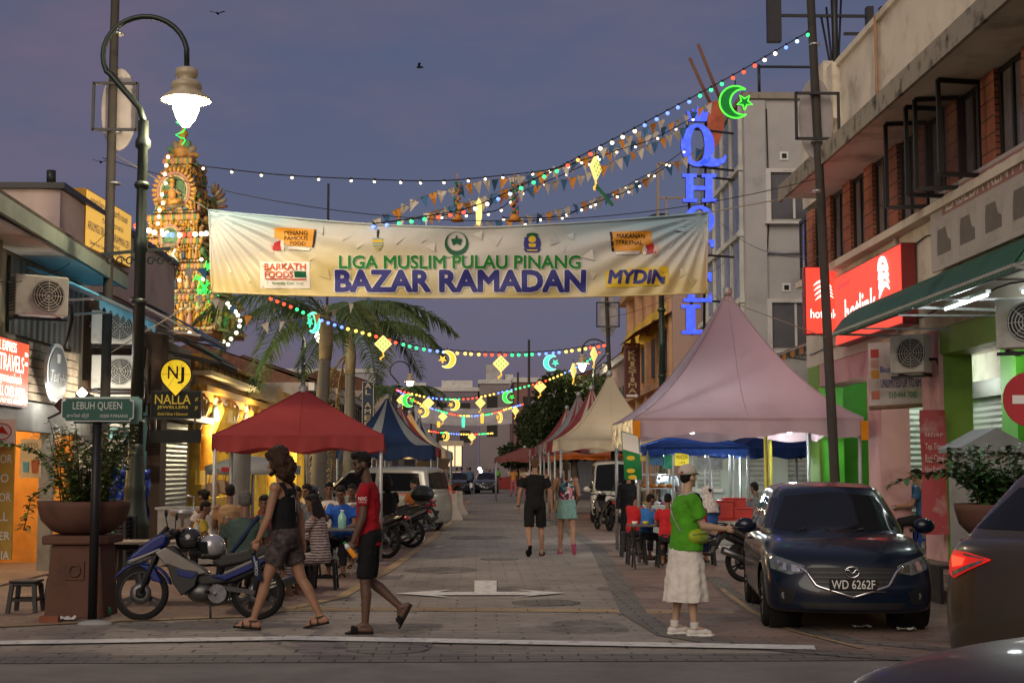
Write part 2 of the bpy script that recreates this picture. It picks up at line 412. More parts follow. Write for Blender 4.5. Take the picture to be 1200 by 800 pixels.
M_pane=mat('window_pane',(.10,.10,.11),.08,var=.35,scale=.6,coat=.4)
def corrug(name,col,pitch,axis,metal=0,rough=.5,dist=.02):
 if name in _MATS:return _MATS[name]
 m=mat(name,col,rough,metal,dirt=tuple(c*.45 for c in(hexc(col)if isinstance(col,str)else col)),scale=1.4)
 t=m.node_tree;ns=t.nodes;ls=t.links
 c=ns.new('ShaderNodeTexCoord');w=ns.new('ShaderNodeTexWave');w.bands_direction=axis;w.inputs['Scale'].default_value=2*pi/(20*pitch);ls.new(c.outputs['Object'],w.inputs[0])
 bp=ns.new('ShaderNodeBump');bp.inputs['Distance'].default_value=dist;bp.inputs['Strength'].default_value=1;ls.new(w.outputs['Fac'],bp.inputs['Height']);ls.new(bp.outputs[0],ns['Principled BSDF'].inputs['Normal'])
 return m
M_rollz=corrug('roller_shutter',(.33,.35,.35),.11,'Z',.3)
def seeglass(name,clear):
 if name in _MATS:return _MATS[name]
 m=mat(name,(.05,.05,.055),.05,var=0,coat=.3);t=m.node_tree;tr=t.nodes.new('ShaderNodeBsdfTransparent');mx=t.nodes.new('ShaderNodeMixShader');mx.inputs[0].default_value=clear
 t.links.new(t.nodes['Principled BSDF'].outputs[0],mx.inputs[1]);t.links.new(tr.outputs[0],mx.inputs[2]);t.links.new(mx.outputs[0],t.nodes['Material Output'].inputs[0]);return m
b1_=thing('brick_pier_building','long cream building with red brick piers between its upper windows on the right','building',(7,20,0))
mb=MB();mb.bx(7.0,14,9,29.9,3.75,5.45);mb.bx(7.35,14,9,29.9,5.45,7.16);mb.build('wall',M_cream,b1_,True)
mb=MB();mb.bx(7.0,14,9,30.0,7.16,9.38);mb.build('parapet',M_cream,b1_,True)
mb=MB();mb.bx(6.93,7.2,9,30.05,9.382,9.50);mb.build('coping',M_cream,b1_,True)
mb=MB();mb.bx(6.80,7.0,27.2,27.6,8.2,9.62);mb.bx(6.85,7.0,26.7,27.1,8.35,9.45);mb.build('pilaster',M_cream,b1_,True)
mb=MB();mb.bx(6.02,14,9,27.6,6.953,7.157);mb.build('eave',M_cream,b1_,True)
mb=MB();mb.bx(5.96,6.018,9,27.65,6.88,7.20);mb.build('eave_edge',M_grime,b1_,True)
mb=MB();mb.bx(6.80,7.36,9,29.95,5.453,5.58);mb.build('sill',M_cream,b1_,True)
mb=MB();mb.tube([(6.93,24.0,7.2),(6.93,24.0,9.5)],.03);mb.build('drain_pipe',mat('rust_pipe',(.35,.2,.12),.7),b1_,True)
py=9.6;k=0
while py<29.5:
 mb=MB();mb.bx(6.89,7.345,py,py+.52,5.584,6.948);o=mb.build('brick_pier',[brick,brick_side],b1_,True)
 o.data.polygons.foreach_set('material_index',[1 if abs(p.normal.x)>.5 else 0 for p in o.data.polygons])
 w0,w1=py+.525,py+1.465
 mb=MB()
 for(a,b_)in((w0,w0+.07),(w1-.07,w1),((w0+w1)/2-.035,(w0+w1)/2+.035)):mb.bx(6.95,7.03,a,b_,5.584,6.948)
 mb.bx(6.953,7.027,w0+.07,w1-.07,6.87,6.945);mb.bx(6.953,7.027,w0+.07,w1-.07,5.587,5.66)
 fr=mb.build('window',M_frame,b1_,True)
 mb=MB();mb.bx(6.985,7.0,w0+.07,w1-.07,5.66,6.87);q=mb.build('pane',mat('upper_pane',(.20,.18,.18),.12,var=.5,scale=1.2,coat=.5),fr);q.data.transform(Matrix.Translation(-b1_.location))  # pane colour lightened to stand for the sky reflected in the glass
 if 18.0<py<21.0:
  for(hy,dy)in((w0+.06,-.10),(w1-.06,.12)):
   mb=MB();h0,h1=5.62,6.92;p0=Vector((6.90,hy,0));p1=Vector((6.30,hy+dy,0))
   for(zz)in(h0,h1):mb.beam(p0+Vector((0,0,zz)),p1+Vector((0,0,zz)),.05,.06)
   for pp in(p0,p1):mb.beam(pp+Vector((0,0,h0)),pp+Vector((0,0,h1)),.055,.055)
   cs=mb.build('casement',M_frame,b1_,True)
   mb=MB();mb.box(((p0+p1)/2+Vector((0,0,(h0+h1)/2)))[:],(.60,.008,h1-h0-.05),Matrix.Rotation(math.atan2(dy,-.63),3,'Z'))
   gp=mb.build('pane',seeglass('casement_glass',.8),cs);gp.data.transform(Matrix.Translation(-b1_.location))
 py+=1.47
for k,(z_,x_)in enumerate(((5.22,6.985),(4.05,6.985),(7.35,6.985))):
 mb=MB();pts=[]
 for j in range(41):y_=10+19.5*j/40;pts.append((x_-.012,y_,z_-.05*abs(sin(y_*1.3+k))+.02*noise.noise((y_,k,0))))
 mb.tube(pts,.012,5);mb.build('wall_cable',M_black,b1_,True)
for y_ in(23.2,27.9):mb=MB();mb.tube([(6.95,y_,3.8),(6.95,y_,5.44)],.035,8);mb.build('drain_pipe',M_offw,b1_,True)
for i,(y0,y1)in enumerate(((13.2,14.0),(21.3,22.15),(24.45,25.3),(28.9,29.8))):
 mb=MB();mb.bx(7.0,7.06,y0,y1,.25,3.748);mb.build('column_face',M_pink if i!=3 else M_green,b1_,True)
 mb=MB();mb.bx(7.061,7.5,y0+.01,y1-.01,.25,3.748);mb.build('column',(M_green,M_green,M_pink,M_bgreen)[i],b1_,True)
mb=MB();mb.bx(7.02,7.48,14.0,21.3,3.35,3.746);mb.build('beam',M_green,b1_,True)
mb=MB();mb.bx(7.02,7.48,22.15,24.45,3.3,3.746);mb.bx(7.02,7.48,25.3,28.9,3.3,3.746);mb.build('beam',M_pink,b1_,True)
mb=MB();mb.bx(9.3,9.5,9,29.9,.25,3.74);mb.build('shop_wall',M_offw,b1_,True)
mb=MB();mb.bx(7.5,9.3,29.82,29.9,.25,3.74);mb.build('arcade_end',M_bgreen,b1_,True)
for y0 in(23.2,26.4):
 mb=MB();mb.bx(8.9,9.29,y0,y0+.7,.25,3.74);mb.build('wall_pier',M_bgreen,b1_,True)
for(y0,y1)in((24.1,26.2),(27.2,29.4),(20.6,23.0)):
 mb=MB();mb.bx(9.22,9.28,y0,y1,.26,2.9);mb.build('roller_shutter',M_rollz,b1_,True)
 mb=MB();mb.bx(9.0,9.28,y0,y1,2.903,3.2);mb.build('shutter_box',M_dkmetal,b1_,True)
mb=MB();mb.bx(7.7,9.2,27.0,27.05,.26,3.0);mb.build('roller_shutter',M_rollz,b1_,True)
mb=MB();mb.bx(6.2,9.3,9,29.9,.0,.245);mb.build('arcade_floor',M_tile,b1_,True)
mb=MB();mb.bx(5.75,6.18,15.6,19.5,0,.14);mb.build('step',M_tile,b1_,True)
mb=MB();mb.bx(8.0,8.1,14.1,19.8,2.55,3.7);mb.build('shop_lintel',M_offw,b1_,True)
mb=MB()
for yy in(14.3,15.6,16.9,18.2,19.5):mb.bx(8.0,8.06,yy,yy+.1,.25,2.55)
mb.bx(8.0,8.05,14.3,19.6,1.7,1.76);mb.build('shop_front_frame',mat('tan_frame',(.42,.33,.22),.6),b1_,True)
mb=MB();mb.bx(8.6,8.65,14.1,19.8,.25,2.6);mb.build('shop_back_wall',mat('warm_shop_wall',(.6,.48,.25),.7,var=.4,scale=4),b1_,True)
lamp('shop_lamp',(8.35-7,17.2-20,2.4),30,(1,.8,.5),.1,b1_)
lamp('arcade_lamp',(8.2-7,26.0-20,3.2),70,(.9,1,.85),.2,b1_)
lamp('arcade_lamp',(8.3-7,22.8-20,3.2),25,(1,.93,.8),.2,b1_)
# ---------------------------------------------------------------- hotel beyond
M_hotel=mat('hotel_grey_plaster',(.43,.42,.40),.85,dirt=(.30,.285,.265),scale=.9,bump=.1,bscale=10)
hb=thing('hotel_building','tall pale grey hotel block with a wide window grid facing the street','building',(7,38,0))
mb=MB();mb.bx(7.0,20,36.3,44,0,11.25);mb.build('wall',M_hotel,hb,True)
mb=MB();mb.bx(6.9,20.1,36.2,44.1,11.253,11.42);mb.build('coping',M_grime,hb,True)
mb=MB()
mb.tube([(7.4,36.4,11.4),(7.4,36.4,12.2)],.04);mb.tube([(7.4,36.4,12.15),(16,36.4,12.15)],.035);mb.build('roof_rail',M_dkmetal,hb,True)
mb=MB();mb.bx(6.95,7.5,36.2,36.298,0,11.2);mb.build('corner_strip',M_hotel,hb,True)
for(x0,x1,z0,z1)in((7.62,8.85,8.1,9.3),(7.60,8.85,4.75,5.9)):
 mb=MB()
 mb.bx(x0-.12,x0,36.18,36.298,z0-.1,z1+.1);mb.bx(x1,x1+.12,36.18,36.298,z0-.1,z1+.1)
 mb.bx(x0,x1,36.182,36.297,z1,z1+.1);mb.bx(x0-.18,x1+.18,36.1,36.296,z0-.16,z0-.102)
 mb.bx((x0+x1)/2-.03,(x0+x1)/2+.03,36.25,36.29,z0,z1)
 f=mb.build('window',M_offw,hb,True)
 mb=MB();mb.bx(x0,x1,36.27,36.285,z0,z1);q=mb.build('pane',M_pane,f);q.data.transform(Matrix.Translation(-hb.location))
for zz in(9.75,6.3):
 for xx in(8.0,8.6):
  mb=MB();mb.bx(xx-.11,xx+.11,36.27,36.297,zz-.11,zz+.11);f=mb.build('vent',M_white,hb,True)
  mb=MB();mb.bx(xx-.06,xx+.06,36.255,36.268,zz-.06,zz+.06);q=mb.build('vent_hole',M_black,f);q.data.transform(Matrix.Translation(-hb.location))
M_hframe=mat('pale_mullion',(.60,.60,.56),.6)
for zi in range(5):
 z0=2.6+zi*1.75
 for yi in range(5):
  y0=36.75+yi*1.4
  mb=MB();mb.bx(6.90,6.998,y0,y0+.12,z0,z0+1.6);mb.bx(6.86,6.999,y0-.05,y0+1.38,z0-.14,z0-.003)
  f=mb.build('window',M_hframe,hb,True)
  mb=MB();mb.bx(6.95,6.99,y0+.125,y0+1.3,z0,z0+1.6);q=mb.build('pane',mat('hotel_pane',(.2,.22,.28),.15,var=.4,scale=1),f);q.data.transform(Matrix.Translation(-hb.location))
mb=MB();mb.tube([(8.95,36.22,0),(8.95,36.22,11.2)],.05,8);mb.tube([(8.95,36.22,7.2),(7.5,36.22,7.2)],.035,8);mb.build('drain_pipe',M_galv,hb,True)
mb=MB();mb.tube([(7.55,36.27,11),(7.58,36.26,8.2),(7.45,36.26,6.4),(7.6,36.26,3)],.015,5);mb.build('wall_cable',M_black,hb,True)
M_pgreen=mat('pale_green_wall',(.40,.47,.42),.8,dirt=(.30,.35,.31),scale=1.3)
mb=MB();mb.bx(5.2,13,36.02,36.148,0,3.2);mb.build('side_wall',M_pgreen,hb,True)
M_louv=corrug('louvre',(.34,.37,.34),.12,'Z',0,.6)
for xx in(5.6,6.9,7.9):
 mb=MB();mb.bx(xx,xx+.55,35.96,36.015,1.15,2.9);f=mb.build('louvred_window',M_louv,hb,True)
 mb=MB();mb.bx(xx-.08,xx+.63,35.9,36.01,1.05,1.145);q=mb.build('sill',M_offw,f);q.data.transform(Matrix.Translation(-hb.location))
an=thing('roof_antenna','dark antenna mast with cables and brackets on the roof above the brick piers','antenna',(7.9,30.5,9.4))
mb=MB();mb.tube([(0,0,0),(0,0,3.6)],.07);mb.build('mast',M_dkmetal,an)
mb=MB()
for k in range(5):mb.tube([(-.25+.08*k,0,0),(-.12+.05*k,.05,1.2),(-.3+.12*k,0,2.2+.2*k)],.025,6)
mb.build('cable',M_black,an)
mb=MB();mb.beam((-1.2,0,2.2),(1.0,0,2.2),.06);mb.beam((.2,0,1.8),(1.4,0,1.8),.06);mb.bx(-1.5,-1.2,-.1,.1,1.6,2.7);mb.bx(.7,.85,-.1,.1,1.5,2.4);mb.bx(1.0,1.12,-.1,.1,1.5,2.4);mb.build('bracket',M_dkmetal,an)
# ---------------------------------------------------------------- orange heritage house
hw=thing('heritage_house','orange heritage shophouse with yellow arched hoods and a stained pink end wall','building',(6.6,52,0))
M_orng=mat('orange_plaster',(.52,.27,.14),.85,dirt=(.30,.15,.09),scale=1)
M_pinkst=mat('stained_pink_wall',(.42,.29,.25),.9,dirt=(.05,.045,.045),scale=.55,bump=.2)
_e=M_pinkst.node_tree.nodes['Color Ramp'].color_ramp.elements;_e[0].position=.25;_e[1].position=.40;_e[2].position=.8
mb=MB();mb.bx(6.6,14,46.2,62,0,9.2);mb.build('wall',M_orng,hw,True)
mb=MB();mb.bx(6.4,14,46.0,46.19,0,7.6);mb.add([(6.4,46.0,7.6),(14,46.0,7.6),(14,46.0,9.6),(8,46.0,9.6),(6.4,46.19,7.6),(14,46.19,7.6),(14,46.19,9.6),(8,46.19,9.6)],[(0,1,2,3),(7,6,5,4),(0,3,7,4)]);mb.build('end_wall',M_pinkst,hw,True)
for yy in(46.6,49.8,53.0,56.2,59.4):
 mb=MB();mb.bx(6.35,6.598,yy,yy+.5,0,9.0);mb.build('pilaster',mat('peach_trim',(.55,.34,.2),.8),hw,True)
mb=MB();mb.bx(6.2,6.597,46.0,62,8.7,9.0);mb.bx(6.2,6.597,46.0,62,4.4,4.6);mb.build('cornice',mat('peach_trim'),hw,True)
for yy in(47.2,50.4,53.6,56.8):
 mb=MB();mb.bx(6.5,6.597,yy,yy+2.2,5.0,6.4);f=mb.build('window',M_frame,hw,True)
 mb=MB()
 def hood(u,v):
  a=pi*u;return(6.59-.55*sin(v*pi/2),yy+1.1-1.2*cos(a),6.35+1.0*sin(a)*cos(v*pi/2.6))
 mb.grid(hood,14,5);q=mb.build('arched_hood',mat('yellow_hood',(.62,.40,.05),.6,var=.2),hw,True)
mb=MB();mb.grid(lambda u,v:(6.6-1.4*u,46.3+5*v,6.9-.8*u+.02*sin(60*v)),4,30);mb.build('lean_to_roof',mat('old_tiles',(.20,.10,.07),.9,var=.4),hw,True)
# ---------------------------------------------------------------- generic far shophouses
def shophouse(label,side,xf,y0,y1,h,col,wins,group=None,roofcol=(.14,.07,.05),lit=None):
 xo=xf+side*9
 t=thing('shophouse',label,'building',(xf,(y0+y1)/2,0),0,group)
 def B(x0,x1,ya,yb,z0,z1,nm,m,par=t):
  mb=MB();mb.bx(x0,x1,ya,yb,z0,z1);o=mb.build(nm,m,par,True)
  return o
 B(xf,xo,y0,y1,0,h,'wall',mat('plaster_%s'%'_'.join('%d'%(c*100)for c in col),col,.85,dirt=tuple(c*.5 for c in col),scale=.8))
 B(xf-side*.25,xf-side*.003,y0,y1,h-.35,h,'cornice',M_offw)
 B(xf-side*1.5,xf-side*.003,y0+.1,y1-.1,3.0,3.12,'canopy',M_grime)
 n=max(2,int((y1-y0)/1.8))
 for k in range(n):
  ya=y0+(k+.25)*(y1-y0)/n;yb=ya+.5*(y1-y0)/n
  for z in wins:
   B(xf-side*.06,xf-side*.002,ya,yb,z,z+1.5,'window',lit if(lit and k%2==0)else M_frame)
  B(xf-side*.05,xf-side*.002,ya-.3,yb+.3,.1,2.7,'shutter',M_rollz)
 mb=MB();mb.quad((xf-side*.3,y0,h+.01),(xf-side*.3,y1,h+.01),(xf+side*5,y1,h+1.8),(xf+side*5,y0,h+1.8));mb.quad((xf+side*5,y0,h+1.8),(xf+side*5,y1,h+1.8),(xo,y1,h+.01),(xo,y0,h+.01))
 mb.add([(xf,y0,h),(xo,y0,h),(xf+side*5,y0,h+1.78)],[(0,1,2)]);mb.add([(xf,y1,h),(xo,y1,h),(xf+side*5,y1,h+1.78)],[(0,1,2)])
 mb.build('roof',mat('roof_tiles',roofcol,.9,var=.4,scale=3),t,True)
 return t
M_litw=emi('lit_window',(1,.78,.45),.9)
shophouse('dim pink shophouse row past the orange house, behind the dark tree',1,7.2,62.5,80,7.2,(.36,.24,.22),(4.2,))
shophouse('grey lilac shophouse row on the far right side of the street',1,7.4,80.5,108,7.6,(.34,.30,.33),(4.4,))
shophouse('pale far shophouse at the right end of the street behind the grey banner',1,5.6,112,150,8.2,(.42,.38,.38),(4.6,))
shophouse('low pale wall shophouse with rust stained roof left beyond the grey block',-1,-7.3,62,76,5.4,(.34,.30,.27),(3.6,),roofcol=(.16,.10,.08))
shophouse('dull brown shophouse row on the far left behind the striped tents',-1,-7.6,77,104,6.0,(.30,.26,.25),(3.9,))
shophouse('far left shophouse with lit ground floor behind the hanging crescents',-1,-6.4,108,150,7.6,(.36,.29,.25),(4.3,))
def block(label,x0,x1,y0,y1,h,col,extra=()):
 t=thing('apartment_block',label,'building',((x0+x1)/2,y0,0))
 mb=MB();mb.bx(x0,x1,y0,y1,0,h);mb.build('wall',mat('block_%d_%d'%(col[0]*100,col[2]*100),col,.9,dirt=tuple(c*.7 for c in col),scale=.15),t,True)
 mb=MB();mb.bx(x0-.2,x1+.2,y0-.2,y1,h+.003,h+.5);mb.build('parapet',M_offw,t,True)
 n=int((x1-x0)/3)
 for k in range(n):
  for z in(h-3,h-6.5):
   mb=MB();mb.bx(x0+3*k+.9,x0+3*k+2.2,y0-.08,y0-.003,z,z+1.5);mb.build('window',M_frame,t,True)
 for(a,b_,c_,d_)in extra:
  mb=MB();mb.bx(a,b_,y0+2,y0+6,h+.5,h+c_);mb.build('roof_tank' if d_ else 'stair_tower',M_offw if d_ else M_hotel,t,True)
 return t
block('wide flat pale block closing the far end of the street',-9,0.2,182,200,11.6,(.23,.20,.23),((-4.5,-.5,1.5,1),(-8,-6.5,1.2,1)))
block('taller stepped block with roof tower right of the far pale block',.4,6.4,176,196,12.2,(.27,.23,.23),((1.2,3.2,2.5,0),(3.6,4.6,1.3,1)))
block('red brown gabled block low behind the far trees',4.0,14,150,170,10.8,(.26,.14,.12))
block('grey tower block far off left of the palm trees',-26,-13.5,190,205,14.5,(.36,.34,.37))
# ---------------------------------------------------------------- left side buildings
M_olive=mat('olive_grey_wall',(.33,.31,.24),.85,dirt=(.19,.175,.14),scale=1.4)
M_roofdk=mat('dark_roof',(.055,.045,.04),.9,var=.4,scale=4)
M_fascia=mat('teal_fascia',(.16,.20,.18),.6,var=.2)
M_orangewall=mat('orange_shop_wall',(.62,.27,.06),.7,var=.2)
M_gray=mat('grey_board',(.28,.28,.27),.6,dirt=(.18,.18,.17),scale=2)
s1=thing('corner_shop','low old shop with dark eave and glowing orange interior at the left edge','building',(-7,21,0))
mb=MB();mb.bx(-7.2,-7.0,16,25.2,2.65,5.15);mb.build('wall',M_olive,s1,True)
mb=MB();mb.bx(-6.98,-6.78,17.6,25.2,2.2,2.64);mb.build('fascia_beam',M_gray,s1,True)
mb=MB();mb.add([(-6.2,15,5.33),(-6.2,25.3,5.10),(-11,25.3,6.6),(-11,15,6.9),(-6.2,15,5.25),(-6.2,25.3,5.02),(-11,25.3,6.5),(-11,15,6.8)],[(0,1,2,3),(7,6,5,4),(0,4,5,1),(1,5,6,2)]);mb.build('roof',M_roofdk,s1,True)
mb=MB();mb.add([(-6.17,15,5.26),(-6.17,25.2,5.03),(-6.17,25.2,4.80),(-6.17,15,5.02),(-6.24,15,5.25),(-6.24,25.2,5.02),(-6.24,25.2,4.80),(-6.24,15,5.02)],[(0,1,2,3),(4,7,6,5),(3,2,6,7)]);mb.build('fascia',M_fascia,s1,True)
mb=MB();mb.bx(-6.95,-6.25,15,25.2,4.86,4.9);mb.build('soffit',M_offw,s1,True)
for yy in(19.7,):
 mb=MB();mb.bx(-6.98,-6.72,yy,yy+.45,0,4.85);mb.build('post',mat('tan_post',(.27,.23,.17),.8,var=.3),s1,True)
mb=MB();mb.bx(-6.99,-6.94,21.2,25.1,3.65,4.8);mb.build('louvred_window',corrug('dark_louvre',(.06,.06,.06),.3,'Y',0,.4),s1,True)
for yy in(22.9,):
 mb=MB();mb.bx(-6.95,-6.75,yy,yy+.14,0,2.2);mb.build('post',M_gray,s1,True)
mb=MB();mb.bx(-10.2,-10,16,25,0,2.65);mb.bx(-10,-7.0,24.9,25.1,0,2.65);mb.build('inner_wall',M_orangewall,s1,True)
mb=MB();mb.bx(-10,-7.0,16,24.9,2.5,2.6);mb.build('ceiling',M_offw,s1,True)
mb=MB();mb.bx(-10,-6.6,16,25.1,0,.03);mb.build('floor',M_tile,s1,True)
lamp('shop_lamp',(-8.3+7,23.4-21,2.3),120,(1,.66,.28),.1,s1)
lamp('shop_lamp',(-8.3+7,20.0-21,2.3),80,(1,.72,.36),.1,s1)
lamp('shop_lamp',(-6.35+7,24.2-21,2.9),45,(1,.9,.72),.1,s1)
fan=thing('wall_fan','round white wall fan high inside the orange shop','fan',tuple(P(54,511,23.0)))
mb=MB()
for k in range(14):
 a=2*pi*k/14;mb.tube([(.03*cos(a),-.02,.03*sin(a)),(.21*cos(a),-.05,.21*sin(a)),(.23*cos(a),0,.23*sin(a))],.004,4)
mb.tube([(.23*cos(2*pi*k/24),0,.23*sin(2*pi*k/24))for k in range(25)],.009,5);mb.build('guard',M_white,fan)
mb=MB()
for k in range(3):
 a=2*pi*k/3;mb.add([(.02*cos(a),0,.02*sin(a)),(.18*cos(a-.5),.01,.18*sin(a-.5)),(.19*cos(a),.02,.19*sin(a)),(.17*cos(a+.5),.03,.17*sin(a+.5))],[(0,1,2,3)])
mb.build('blades',mat('amber_blades',(.6,.45,.2),.4),fan)
mb=MB();mb.tube([(0,0,0),(0,.15,0),(0,.2,-.15),(0,.3,-.2)],.03);mb.build('arm',M_white,fan)
po=thing('drinks_poster','pale poster of iced drinks on the orange shop post','poster',tuple(P(36,537,21.6)))
mb=MB();mb.box((0,0,0),(.31,.015,.58));mb.build('sheet',mat('poster_paper',(.72,.62,.45),.7),po)
mb=MB();text(mb,'KETO',.2,.06,(0,-.012,.2),(1,0,0),(0,0,1),0);text(mb,'PROMO',.12,.035,(.08,-.012,.1),(1,0,0),(0,0,1),0);mb.build('lettering',M_black,po)
mb=MB();mb.prism([(-.1,-.2),(-.03,-.2),(-.02,-.05),(-.11,-.05)],.006,(0,-.014,0));mb.build('drink_picture',mat('drink_blue',(.1,.35,.55),.5),po)
mb=MB();mb.prism([(.03,-.22),(.11,-.22),(.13,-.02),(.01,-.02)],.006,(0,-.014,0));mb.build('drink_picture',mat('drink_red',(.45,.12,.06),.5),po)
A=thing('flat_roofed_building','flat roofed dull pink building behind the yellow temple sign','building',(-8,28,0))
M_mauve=mat('mauve_render',(.48,.38,.36),.9,dirt=(.36,.29,.275),scale=1)
mb=MB();mb.bx(-15,-7.65,26.0,36,0,6.75);mb.build('wall',M_mauve,A,True)
mb=MB();mb.bx(-15,-7.55,25.9,36,6.753,6.86);mb.build('coping',M_dkmetal,A,True)
mb=MB();mb.tube([P(60,215,27),P(60,200,27)],.09);mb.build('chimney_pipe',M_dkmetal,A,True)
mb=MB();mb.bx(-7.64,-7.0,25.25,25.4,0,4.9);mb.build('party_wall',M_olive,A,True)
mb=MB();mb.bx(-7.6,-7.05,30.6,30.75,0,4.2);mb.build('party_wall',M_olive,A,True)
mb=MB();mb.bx(-7.6,-7.2,25.4,30.6,3.2,4.9);mb.build('upper_wall',mat('dark_boards',(.09,.075,.06),.8,var=.4),A,True)
mb=MB();mb.bx(-7.12,-7.0,27.9,30.5,0,3.0);mb.build('turquoise_wall',mat('turquoise',(.22,.52,.50),.6),A,True)
mb=MB();mb.bx(-7.1,-6.9,25.4,30.6,3.0,3.2);mb.build('lintel',M_wood,A,True)
lamp('shop_lamp',(-7.3+8,26.6-28,2.6),90,(1,.9,.75),.1,A)
NB=thing('jeweller_shop','narrow shop bay with closed shutter under the black jeweller sign','building',(-7,33,0))
mb=MB();mb.bx(-8.5,-7.2,30.76,36,0,4.6);mb.build('wall',M_olive,NB,True)
mb=MB();mb.bx(-7.2,-6.8,30.9,31.5,0,4.6);mb.build('column',mat('brown_column',(.17,.12,.10),.8),NB,True)
mb=MB();mb.bx(-7.19,-7.1,31.6,35.2,0,2.7);mb.build('roller_shutter',M_rollz,NB,True)
mb=MB();mb.bx(-7.2,-6.6,31.5,36,2.75,2.9);mb.build('canopy',M_dkmetal,NB,True)
# ---------------------------------------------------------------- temple tower
TC=[mat('temple_'+n,c,.55,var=.25,scale=9,bump=.3,bscale=25)for n,c in(('ochre',(.46,.22,.045)),('cream',(.50,.38,.20)),('pink',(.40,.19,.13)),('green',(.10,.20,.085)),('blue',(.09,.14,.20)),('gold',(.52,.27,.03)),('stone',(.24,.18,.11)),('brown',(.16,.07,.035)),('white',(.62,.60,.54)))]
OCH,CRM,PNK,GRN,BLU,GLD,STN,BRN,WHT=range(9)
def figure(mb,c,h,col=None,arms=True):
 """a small standing stucco figure, facing -y"""
 x,y,z=c;w=h*.16
 mb.m=RND.choice((OCH,CRM,PNK,GRN,BLU,GLD))if col is None else col
 mb.lathe([(w*.95,0),(w*1.0,h*.1),(w*.7,h*.4),(w*.55,h*.5)],8,c)
 mb.m=RND.choice((OCH,CRM,GLD))
 mb.lathe([(w*.55,h*.5),(w*.85,h*.66),(w*.8,h*.72),(w*.25,h*.76),(w*.25,h*.78)],8,c)
 mb.sphere((x,y,z+h*.83),h*.065,8,6)
 mb.m=GLD;mb.lathe([(h*.075,h*.86),(h*.06,h*.92),(h*.02,h)],8,c)
 if arms:
  mb.m=OCH
  for sx in(-1,1):mb.tube([(x+sx*w*.75,y,z+h*.7),(x+sx*w*1.45,y-.03,z+h*.55),(x+sx*w*1.1,y-.08,z+h*(.62 if RND.random()<.5 else .42))],h*.035,5)
gy,gx=44.0,P(212,300,44.0).x
gop=thing('temple_tower','ornate multicoloured temple tower crowded with stucco figures, lit by green and white lights','temple tower',(gx,gy,0),R(-12))
def TZ(py):return P(212,py,gy).z
tiers=[(395,352,1.50,1.0),(350,316,1.18,.85),(314,286,.98,.72),(284,258,.82,.62),(256,226,.66,.50),(224,190,.42,.36)]
for ti,(yb,yt,hw_,hd)in enumerate(tiers):
 z0,z1=TZ(yb),TZ(yt);H=z1-z0
 mb=MB()
 for k,(dz,sc,c)in enumerate(((0,1.0,BRN),(.10,1.06,CRM),(.18,1.0,PNK),(.26,.82,STN),(.78,.92,BLU),(.84,1.02,CRM),(.91,.94,OCH))):
  nz=(.10,.18,.26,.78,.84,.91,1.0)[k]
  mb.m=c;mb.bx(-hw_*sc,hw_*sc,-hd*sc,hd*sc+.6,z0+H*dz+.001*k,z0+H*nz)
 mb.build('tier',TC,gop)
 n=(11,11,9,9,7,5)[ti]
 for k in range(n):
  u=-1+2*(k+.5)/n
  if ti in(4,5)and k==n//2:continue
  mb=MB();figure(mb,(u*hw_*.96,-hd-.04,z0+H*.2),H*(.60+.12*RND.random()));mb.build('stucco_figure',TC,gop)
 for k in range(4):
  mb=MB();figure(mb,(hw_+.03,-hd+(k+.5)*(2*hd+.4)/4,z0+H*.2),H*.6);mb.build('stucco_figure',TC,gop)
 mb=MB()
 for k in range(n+1):
  u=-1+2*k/n;mb.m=GLD if k%2 else CRM
  mb.lathe([(.07,0),(.05,.05),(.045,H*.45),(.075,H*.5),(.06,H*.56)],8,(u*hw_*.93,-hd*.98,z0+H*.24))
 for k in range(2*n+2):
  u=-1+2*k/(2*n+1);mb.m=(PNK,GLD,GRN,OCH)[k%4]
  mb.sphere((u*hw_,-hd-.05,z0+H*.95),(.08,.05,.11),7,5)
  mb.m=(GRN,OCH,CRM,BRN)[k%4]
  mb.sphere((u*hw_*1.02,-hd-.03,z0+H*.13),(.07,.05,.05),7,5)
 for k in range(12):
  mb.m=RND.choice((GRN,OCH,BRN,PNK));mb.sphere((hw_*(1.0+.05*RND.random()),-hd+RND.random()*(2*hd+.5),z0+H*RND.random()),(.10,.12,.14),7,5)
 mb.build('mouldings',TC,gop)
def kudu(zc,r,yy,xx=0,petals=23):
 mb=MB()
 for(rr,c,t)in((1.0,PNK,.10),(.84,CRM,.07),(.70,GRN,.07)):
  mb.m=c;mb.tube([(xx+r*rr*cos(a),yy,zc+r*rr*sin(a)*1.1)for a in[R(-50+280*k/24)for k in range(25)]],r*t,7)
 for k in range(petals):
  a=R(-45+270*k/(petals-1));mb.m=OCH if k%2 else GLD
  c_,s_=cos(a),sin(a)
  mb.sphere((xx+r*1.22*c_,yy,zc+r*1.3*s_),(r*.11,r*.08,r*.20),7,5,Matrix.Rotation(pi/2-a,3,'Y'))
 mb.m=GRN;mb.box((xx,yy+.05,zc),(r*1.2,.05,r*1.3))
 mb.m=STN;mb.sphere((xx,yy,zc-r*.75),(r*.8,r*.3,r*.3),10,6)
 return mb
zk=TZ(232);rk=.52
mb=kudu(zk+.10,rk,-.62);mb.build('flame_arch',TC,gop)
mb=MB();mb.m=OCH
mb.sphere((0,-.75,zk-.25),(.30,.16,.12),10,6);mb.sphere((0,-.75,zk-.02),(.14,.11,.22),10,6);mb.sphere((0,-.77,zk+.27),(.09,.09,.11),8,6)
mb.m=GLD;mb.lathe([(.10,.34),(.07,.45),(.02,.55)],8,(0,-.77,zk));mb.m=OCH
